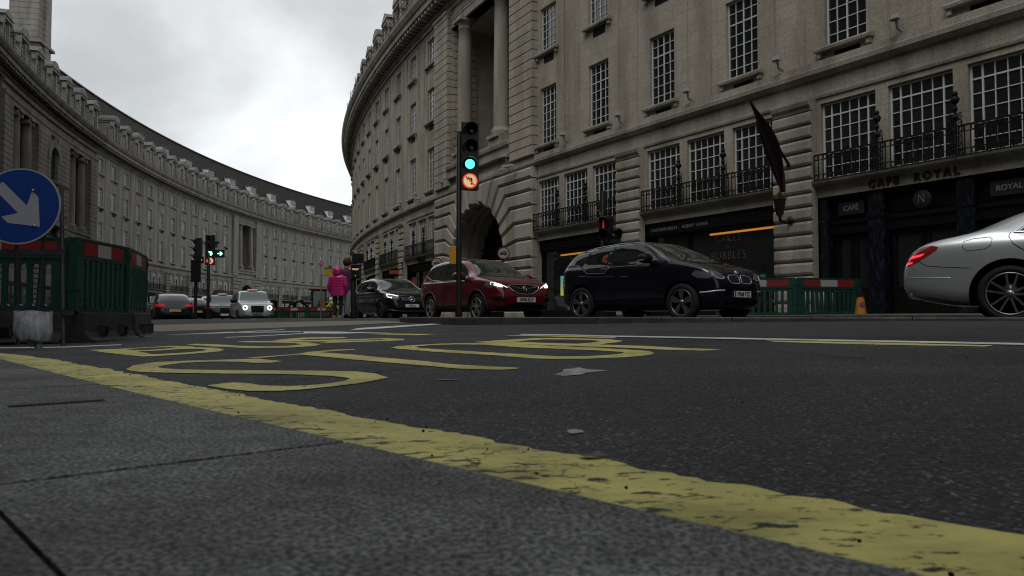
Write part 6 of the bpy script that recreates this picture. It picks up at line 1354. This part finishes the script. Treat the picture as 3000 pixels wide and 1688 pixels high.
# ------------------------------------------------------------------ flags, lantern, hanging sign
def flag(F, t0, z0, t1, e1, z1, label, drop=2.1, m=None, e0=.3):
    root = thing('wall_flag', label, 'flag', F.P(t0, e0, z0), 0, 'flags on poles'); L = root.location; A = Vector((0, 0, 0)); B = F.P(t1, e1, z1)-L
    b = MB(); b.tube([A, B], [.045, .03], 8); b.lathe([(0, -.06), (.09, 0), (0, .06)], A, B.normalized(), 10); part('flagpole', b, M_black, root)
    o, T, n = F.frame(t0); vs = []; R_n, C_n = 22, 14
    for i in range(R_n+1):
        u = i/R_n
        for j in range(C_n+1):
            v = j/C_n; top = B.lerp(A, .03+.72*v*.5+.1*v); w = (v-.5)*.9*math.sin(math.pi*min(1, .04+.96*u**1.7))**.8
            cen = B.lerp(A, .02+.80*u)+Z*(-drop*.50*u**3.5-.05); p = cen+T*(w*.8)+Z*(w*.15)+n*(.09*math.sin(v*11+u*2)*(.3+u))
            vs.append(p)
    b = MB(); b.mesh(vs, [(i*(C_n+1)+j, i*(C_n+1)+j+1, (i+1)*(C_n+1)+j+1, (i+1)*(C_n+1)+j) for i in range(R_n) for j in range(C_n)], 0, True)
    fo = part('flag_cloth', b, m or mat('aubergine_cloth', (.085, .048, .072), .85, spec=.2), root, fix=False); s = fo.modifiers.new('s', 'SOLIDIFY'); s.thickness = .008
flag(FR, -14.15, 5.03, -14.95, 3.0, 6.52, 'dark aubergine flag drooping from an angled pole on the pillar beside the café', 2.3)
flag(FL, 41.5, 3.9, 39.5, 3.2, 5.2, 'dark flag on the concave terrace behind the paired signals', 1.6)
flag(FL, 79, 3.9, 77, 3.0, 5.0, 'dark flag on the concave terrace beside the small excavator', 1.6)
flag(FL, 90, 3.9, 88, 3.0, 5.0, 'dark flag on the concave terrace just behind the bus stop', 1.6)
M_gilt = mat('old_gilt', (.30, .15, .035), .4, .7); M_brz = mat('dark_bronze', (.030, .018, .010), .45, .6)
root = thing('wall_lantern', 'ornate bronze lantern on the rusticated pillar below the aubergine flag', 'lantern', FR.P(-14.2, .33, 3.25)); o, T, n = FR.frame(-14.2)
b = MB(); b.tube([Vector((0, 0, 0)), n*.2+Z*-.08, n*.45+Z*-.06, n*.5+Z*.06], [.06, .045, .04, .05], 8); b.lathe([(0, -.02), (.12, 0), (.13, .03), (0, .04)], Vector((0, 0, 0)), n, 14); b.lathe([(0, 0), (.05, .02), (.02, .05), (.07, .09), (.03, .12)], n*.5, Z, 12); part('wall_bracket', b, M_brz, root)
b = MB(); c = n*.5; 
for k in range(6):
    a, a2 = 2*math.pi*k/6, 2*math.pi*(k+1)/6; P = lambda a, r_, z: c+T*(r_*math.cos(a))+n*(r_*math.sin(a))+Z*z
    b.tube([P(a, .10, .14), P(a, .19, .62)], .014, 5); b.tube([P(a, .19, .62), P(a2, .19, .62)], .016, 5); b.tube([P(a, .10, .14), P(a2, .10, .14)], .014, 5); b.tube([P(a, .20, .62), P(a, .23, .70), P(a, .19, .74)], [.02, .012, .004], 5)
b.lathe([(.19, .62), (.12, .70), (.08, .74), (.05, .80), (.0, .82)], c, Z, 12); fr = part('lantern_frame', b, M_brz, root)
b = MB(); b.lathe([(.09, .15), (.175, .61)], c, Z, 6, 0, False); part('lantern_glass', b, mat('lantern_glass', (.02, .017, .012), .3, spec=.3), fr)
b = MB(); b.lathe([(.05, .76), (.075, .80), (.06, .88), (.03, .95), (.0, 1.0)], c, Z, 12); part('gilt_crown', b, M_gilt, fr)
root = thing('hanging_sign', 'orange sign hanging from an iron bracket on the curved arcade', 'sign', FR.P(20.6, .35, 3.6)); o, T, n = FR.frame(20.6)
b = MB(); b.tube([Vector((0, 0, .35)), n*.5+Z*.05, n*1.0+Z*.0], .025, 6); b.tube([Vector((0, 0, 0)), n*1.05], .025, 6); b.tube([n*.0+Z*-.2, n*0+Z*.5], .02, 6); part('iron_bracket', b, M_iron, root)
b = MB(); b.obox(n*.6-Z*.22, n*.36, T*.03, Z*.14); part('sign_board', b, mat('orange_board', (.30, .07, .015), .6), root)
# ------------------------------------------------------------------ bus stop
t = pole_thing('bus_stop', 'bus stop pole with red F disc, yellow panel and timetable', 'bus stop', -11.2, 45.0, 3.35, .04, .0, None, M_greyalloy); f = Vector((.2, -1, 0)).normalized(); r = Z.cross(f)
b = MB(); disc(b, Vector((.03, -.05, 3.3)), f, .12, .01, 24); dd = part('route_disc', b, mat('stop_red', (.4, .02, .03), .5), t); text_part('disc_lettering', 'F', .17, M_white, dd, Vector((.03, -.05, 3.3))+f*.013, r, Z, .001, .004)
b = MB(); b.obox(Vector((.42, 0, 2.82)), r*.24, f*.03, Z*.21); pn = part('yellow_panel', b, mat('stop_yellow', (.42, .27, .02), .5), t); b = MB()
for i in range(4): b.obox(Vector((.38, 0, 2.95-i*.08))+f*.032, r*(.16-.03*(i % 2)), f*.002, Z*.018)
part('panel_text_lines', b, M_black, pn)
b = MB(); b.obox(Vector((.42, 0, 2.3)), r*.22, f*.03, Z*.24); pn = part('timetable_panel', b, mat('timetable_white', (.3, .31, .32), .5), t); b = MB()
for i in range(3):
    for j in range(4): b.obox(Vector((.27+j*.1, 0, 2.42-i*.13))+f*.032, r*.03, f*.002, Z*.02)
part('timetable_lines', b, M_greyalloy, pn); b = MB(); b.obox(Vector((.42, 0, 3.06)), r*.26, f*.05, Z*.02); b.obox(Vector((.2, 0, 2.6)), r*.22, f*.015, Z*.015); part('panel_cap', b, M_black, t)
b = MB(); b.obox(Vector((.12, -.05, 1.0)), r*.10, f*.1, Z*.32); part('orange_cabinet', b, mat('dull_orange', (.20, .075, .012), .6), t)
# ------------------------------------------------------------------ small excavator behind the far barriers
root = thing('mini_excavator', 'small dark excavator with orange beacon bar behind the far green barriers', 'excavator', (-14.1, 56.0, -.13), R_(200)); M_og = mat('digger_orange', (.16, .035, .012), .5)
b = MB(); b.box(-.5, .5, -.5, .5, .75, .85); b.box(-.5, .5, -.5, .5, 2.2, 2.3)
for x, y in ((-.46, -.46), (.46, -.46), (-.46, .46), (.46, .46)): b.box(x-.04, x+.04, y-.04, y+.04, .85, 2.2)
cb = part('cab', b, M_blackm, root); b = MB(); b.box(-.42, .42, -.48, -.47, .9, 2.15); b.box(-.42, .42, .47, .48, .9, 2.15); b.box(-.48, -.47, -.42, .42, .9, 2.15); b.box(.47, .48, -.42, .42, .9, 2.15); part('cab_glass', b, mat('greenish_glass', (.02, .05, .04), .08, spec=.7), cb)
b = MB(); b.tube([(-.7, -.3, 2.36), (.7, -.3, 2.36)], .09, 10); b.tube([(-.5, .2, 2.34), (.3, .2, 2.34)], .05, 8); part('beacon_bar', b, M_og, cb)
b = MB(); b.box(-.7, .6, -.55, .55, .35, .75); part('engine_body', b, M_og, root)
for s in (-1, 1):
    b = MB(); b.prism([(-.8, .15), (-.65, 0), (.65, 0), (.8, .15), (.8, .25), (.65, .36), (-.65, .36), (-.8, .25)], (0, s*.6, 0), (1, 0, 0), Z, (0, 1, 0), -.12, .12); part('track', b, M_blackm, root)
b = MB(); b.tube([(.6, 0, .8), (1.2, 0, 1.5), (2.0, 0, 1.2)], [.12, .1, .08], 6); b.tube([(2.0, 0, 1.2), (2.2, 0, .8)], [.08, .07], 6); ar_ = part('boom', b, M_blackm, root); b = MB(); b.prism([(2.0, .8), (2.4, .8), (2.45, .4), (2.1, .3), (1.95, .5)], (0, 0, 0), (1, 0, 0), Z, (0, 1, 0), -.2, .2); part('bucket', b, M_blackm, ar_)
# ------------------------------------------------------------------ people
def skinned(name, pts, edges, rad, m, parent, sub=2):
    me = bpy.data.meshes.new(name); me.from_pydata(pts, edges, []); o = link(name, me, parent)
    md = o.modifiers.new('skin', 'SKIN'); md.use_smooth_shade = True
    for i, v in enumerate(me.skin_vertices[0].data if me.skin_vertices else []): pass
    bm = bmesh.new(); bm.from_mesh(me); ly = bm.verts.layers.skin.verify()
    for v, r in zip(bm.verts, rad): v[ly].radius = (r, r) if not isinstance(r, tuple) else r; v[ly].use_root = False
    bm.verts.ensure_lookup_table(); bm.verts[0][ly].use_root = True; bm.to_mesh(me); bm.free()
    s = o.modifiers.new('sub', 'SUBSURF'); s.levels = s.render_levels = sub; me.materials.append(m); return o
M_skin = mat('skin', (.45, .28, .2), .6)
def person(label, loc, rz, H, jacket, trousers, shoes, hairc, kind='hood', lean=(0, 0), armsw=(.0, .0), wide=1.0, stance=.09, step=.06):
    """upright figure facing +x in its own frame; lean = (forward, side) offset of the shoulders"""
    root = thing('person', label, 'person', loc, rz); k = H/1.75; lx, ly = lean
    J = {}; def_ = lambda n, x, y, z: J.__setitem__(n, (x*k, y*k, z*k))
    hipz = .92 if lean == (0, 0) else .88
    def_('pel', 0, 0, hipz); def_('wst', lx*.35, ly*.3, 1.08); def_('chs', lx*.8, ly*.8, 1.32 if lean == (0, 0) else 1.26); def_('nck', lx*1.1, ly*1.1, 1.47 if lean == (0, 0) else 1.36); def_('hd', lx*1.2+.02, ly*1.2, 1.60 if lean == (0, 0) else 1.47); def_('tp', lx*1.25+.02, ly*1.25, 1.70 if lean == (0, 0) else 1.57)
    for s, n in ((1, 'l'), (-1, 'r')):
        st = step*s; def_('hp'+n, 0, s*stance, hipz-.06); def_('kn'+n, st*.5+.02, s*stance*1.1, .5); def_('an'+n, st, s*stance*1.1, .08); def_('to'+n, st+.16, s*stance*1.25, .035)
        def_('sh'+n, lx, ly+s*.17*wide, (1.40 if lean == (0, 0) else 1.32)); def_('el'+n, lx-.02+armsw[0]*.5, ly+s*(.225*wide), 1.12); def_('wr'+n, lx+.05+armsw[0], ly+s*(.225*wide), .88+armsw[1]); def_('ha'+n, lx+.07+armsw[0]*1.1, ly+s*.22*wide, .80+armsw[1])
    names = list(J); idx = {n: i for i, n in enumerate(names)}
    E = [('pel','wst'),('wst','chs'),('chs','nck'),('nck','hd'),('hd','tp')]+[e for n in 'lr' for e in (('pel','hp'+n),('hp'+n,'kn'+n),('kn'+n,'an'+n),('an'+n,'to'+n),('chs','sh'+n),('sh'+n,'el'+n),('el'+n,'wr'+n),('wr'+n,'ha'+n))]
    rad = {'pel': (.12, .1), 'wst': (.115, .09), 'chs': (.13, .1), 'nck': .055, 'hd': .095, 'tp': .07, 'hp': .085, 'kn': .055, 'an': .04, 'to': .03, 'sh': .06, 'el': .042, 'wr': .03, 'ha': .035}
    rr = []
    for n in names: v = rad.get(n) or rad[n[:-1]]; rr.append(tuple(x*k for x in v) if isinstance(v, tuple) else v*k)
    skinned('body', [J[n] for n in names], [(idx[a], idx[b]) for a, b in E], rr, M_skin, root)
    fingers = MB()
    for n in 'lr':
        h = Vector(J['ha'+n])
        for q in range(4): fingers.tube([h+Vector(((q-1.5)*.018*k, 0, -.01)), h+Vector(((q-1.5)*.02*k, 0, -.05*k)), h+Vector(((q-1.5)*.019*k-.008, 0, -.085*k+abs(q-1.5)*.008))], [.009*k, .008*k, .006*k], 6)
        fingers.tube([h+Vector((.03*k, 0, .0)), h+Vector((.05*k, 0, -.035*k))], [.010*k, .008*k], 6)
    part('fingers', fingers, M_skin, root)
    tn = ['pel', 'hpl', 'knl', 'anl', 'hpr', 'knr', 'anr']; ti = {n: i for i, n in enumerate(tn)}
    skinned('trousers', [J[n] for n in tn], [(0, 1), (1, 2), (2, 3), (0, 4), (4, 5), (5, 6)], [(.135*k, .115*k), .098*k, .072*k, .062*k, .098*k, .072*k, .062*k], trousers, root)
    for n in 'lr':
        b = MB(); a = Vector(J['an'+n]); b.mesh([(a.x+x*k, a.y+y*k, z*k) for x, y, z in [(-.07,-.045,0),(.1,-.05,0),(.19,0,0),(.1,.05,0),(-.07,.045,0),(-.07,-.04,.10),(.05,-.04,.10),(.17,0,.05),(.05,.04,.10),(-.07,.04,.10)]], [(0,1,2,3,4),(5,9,8,7,6),(0,5,6,1),(1,6,7,2),(2,7,8,3),(3,8,9,4),(4,9,5,0)]); o = part('shoe', b, shoes, root); bevel(o, .02*k, 3)
    # jacket: lofted torso with quilted bulges, sleeves
    b = MB(); rows = 40; n = 28; vs = []; z0, z1 = (.76, 1.53) if kind == 'hood' else (.84, 1.47)
    pz = [('pel', hipz), ('wst', 1.08), ('chs', J['chs'][2]/k), ('nck', J['nck'][2]/k)]
    def cen(z):
        L_ = [(J[a][2]/k, J[a][0], J[a][1]) for a, _ in pz]
        if z <= L_[0][0]: return 0, 0
        for p_, q_ in zip(L_, L_[1:]):
            if z <= q_[0]: u_ = (z-p_[0])/(q_[0]-p_[0]); return lerp(p_[1], q_[1], u_), lerp(p_[2], q_[2], u_)
        return L_[-1][1], L_[-1][2]
    z1 = min(z1, J['nck'][2]/k+(.07 if kind == 'hood' else .02))
    for j in range(rows+1):
        v = j/rows; z = lerp(z0, z1, v); cx, cy = cen(z); q = 1+(.045*abs(math.sin(v*math.pi*8)) if kind == 'hood' else .01*math.sin(v*20))
        wy = interp([(0, .20), (.35, .185), (.75, .215), (.86, .19), (.94, .125), (1, .095)], v)*wide*q; wx = interp([(0, .155), (.4, .15), (.8, .15), (.93, .11), (1, .07)], v)*q
        for i in range(n): a = 2*math.pi*i/n; vs.append((cx+wx*k*math.cos(a), cy+wy*k*math.sin(a), z*k))
    b.mesh(vs, [(j*n+i, j*n+(i+1) % n, (j+1)*n+(i+1) % n, (j+1)*n+i) for j in range(rows) for i in range(n)], 0, True)
    b.mesh(vs[:n], [tuple(range(n))])
    part('jacket', b, jacket, root)
    for s in 'lr':
        b = MB(); S_, E_, W_ = Vector(J['sh'+s]), Vector(J['el'+s]), Vector(J['wr'+s]); pts = []; rs = []
        for j in range(25):
            v = j/24; p = S_.lerp(E_, v*2) if v < .5 else E_.lerp(W_, v*2-1); pts.append(p); rs.append((lerp(.088, .058, v)+(.010*abs(math.sin(v*math.pi*7)) if kind == 'hood' else .003*math.sin(v*30)))*k)
        b.tube(pts, rs, 14); part('sleeve', b, jacket, root)
    hc = Vector(J['hd'])
    def ell(c, rx, ry, rz_, bumps=0, cut=None):
        b = MB(); vs = []; n1, n2 = 18, 24
        for i in range(n1+1):
            a = math.pi*i/n1
            for j in range(n2): t_ = 2*math.pi*j/n2; q = 1+bumps*abs(math.sin(a*4)); vs.append((c.x+rx*k*math.sin(a)*math.cos(t_)*q, c.y+ry*k*math.sin(a)*math.sin(t_)*q, c.z+rz_*k*math.cos(a)))
        b.mesh(vs, [(i*n2+j, i*n2+(j+1) % n2, (i+1)*n2+(j+1) % n2, (i+1)*n2+j) for i in range(n1) for j in range(n2)], 0, True); return b
    fc = MB(); F0 = hc+Vector((.085*k, 0, .02*k))
    for s in (-1, 1): fc.lathe([(0, -.008*k), (.012*k, 0), (0, .008*k)], F0+Vector((.008*k, s*.032*k, .02*k)), (1, 0, 0), 8)
    fc.obox(F0+Vector((.01*k, 0, -.045*k)), (.006*k, 0, 0), (0, .022*k, 0), (0, 0, .004*k)); part('eyes_and_mouth', fc, mat('dark_features', (.06, .02, .02), .6), root)
    ns = MB(); ns.lathe([(.012*k, -.02*k), (.016*k, 0), (.0, .025*k)], F0+Vector((.012*k, 0, -.01*k)), (.9, 0, -.3), 8)
    for s in (-1, 1): ns.obox(hc+Vector((0, s*.095*k, .01*k)), (.015*k, 0, 0), (0, .008*k, 0), (0, 0, .028*k))
    part('nose_and_ears', ns, M_skin, root)
    if kind == 'hood': part('hood', ell(hc+Vector((-.04*k, 0, -.03*k)), .16, .165, .20, .05), jacket, root)
    elif kind == 'hair': part('hair', ell(hc+Vector((-.035*k, 0, .03*k)), .115, .115, .14, .02), hairc, root)
    else:
        b = ell(hc+Vector((0, 0, .05*k)), .13, .12, .12, 0); part('helmet', b, hairc, root)
    return root
M_pink = mat('magenta_puffer', (.42, .012, .13), .38, coat=.15); M_purp = mat('plum_coat', (.06, .015, .045), .8); M_hv = mat('hi_vis_yellow', (.38, .52, .02), .7)
person('child in magenta quilted jacket with hood up and black leggings, seen from behind', (-4.72, 20.8, .158), R_(80), 1.40, M_pink, mat('black_leggings', (.012, .012, .014), .8), mat('pink_shoes', (.40, .12, .16), .6), None, 'hood', wide=1.3, stance=.10, step=.0)
person('adult in plum coat and light grey trousers walking beside the child', (-4.64, 21.6, .158), R_(60), 1.70, M_purp, mat('light_grey_trousers', (.20, .20, .21), .85), M_blackm, mat('dark_brown_hair', (.025, .012, .008), .7), 'hair', wide=1.0, step=.12)
person('worker in yellow high-visibility jacket and white helmet stooping behind a green barrier', (-11.9, 52.2, -.13), R_(170), 1.75, M_hv, M_hv, M_blackm, mat('helmet_white', (.6, .6, .6), .4), 'helmet', lean=(.35, 0), armsw=(.25, .1), wide=1.15)
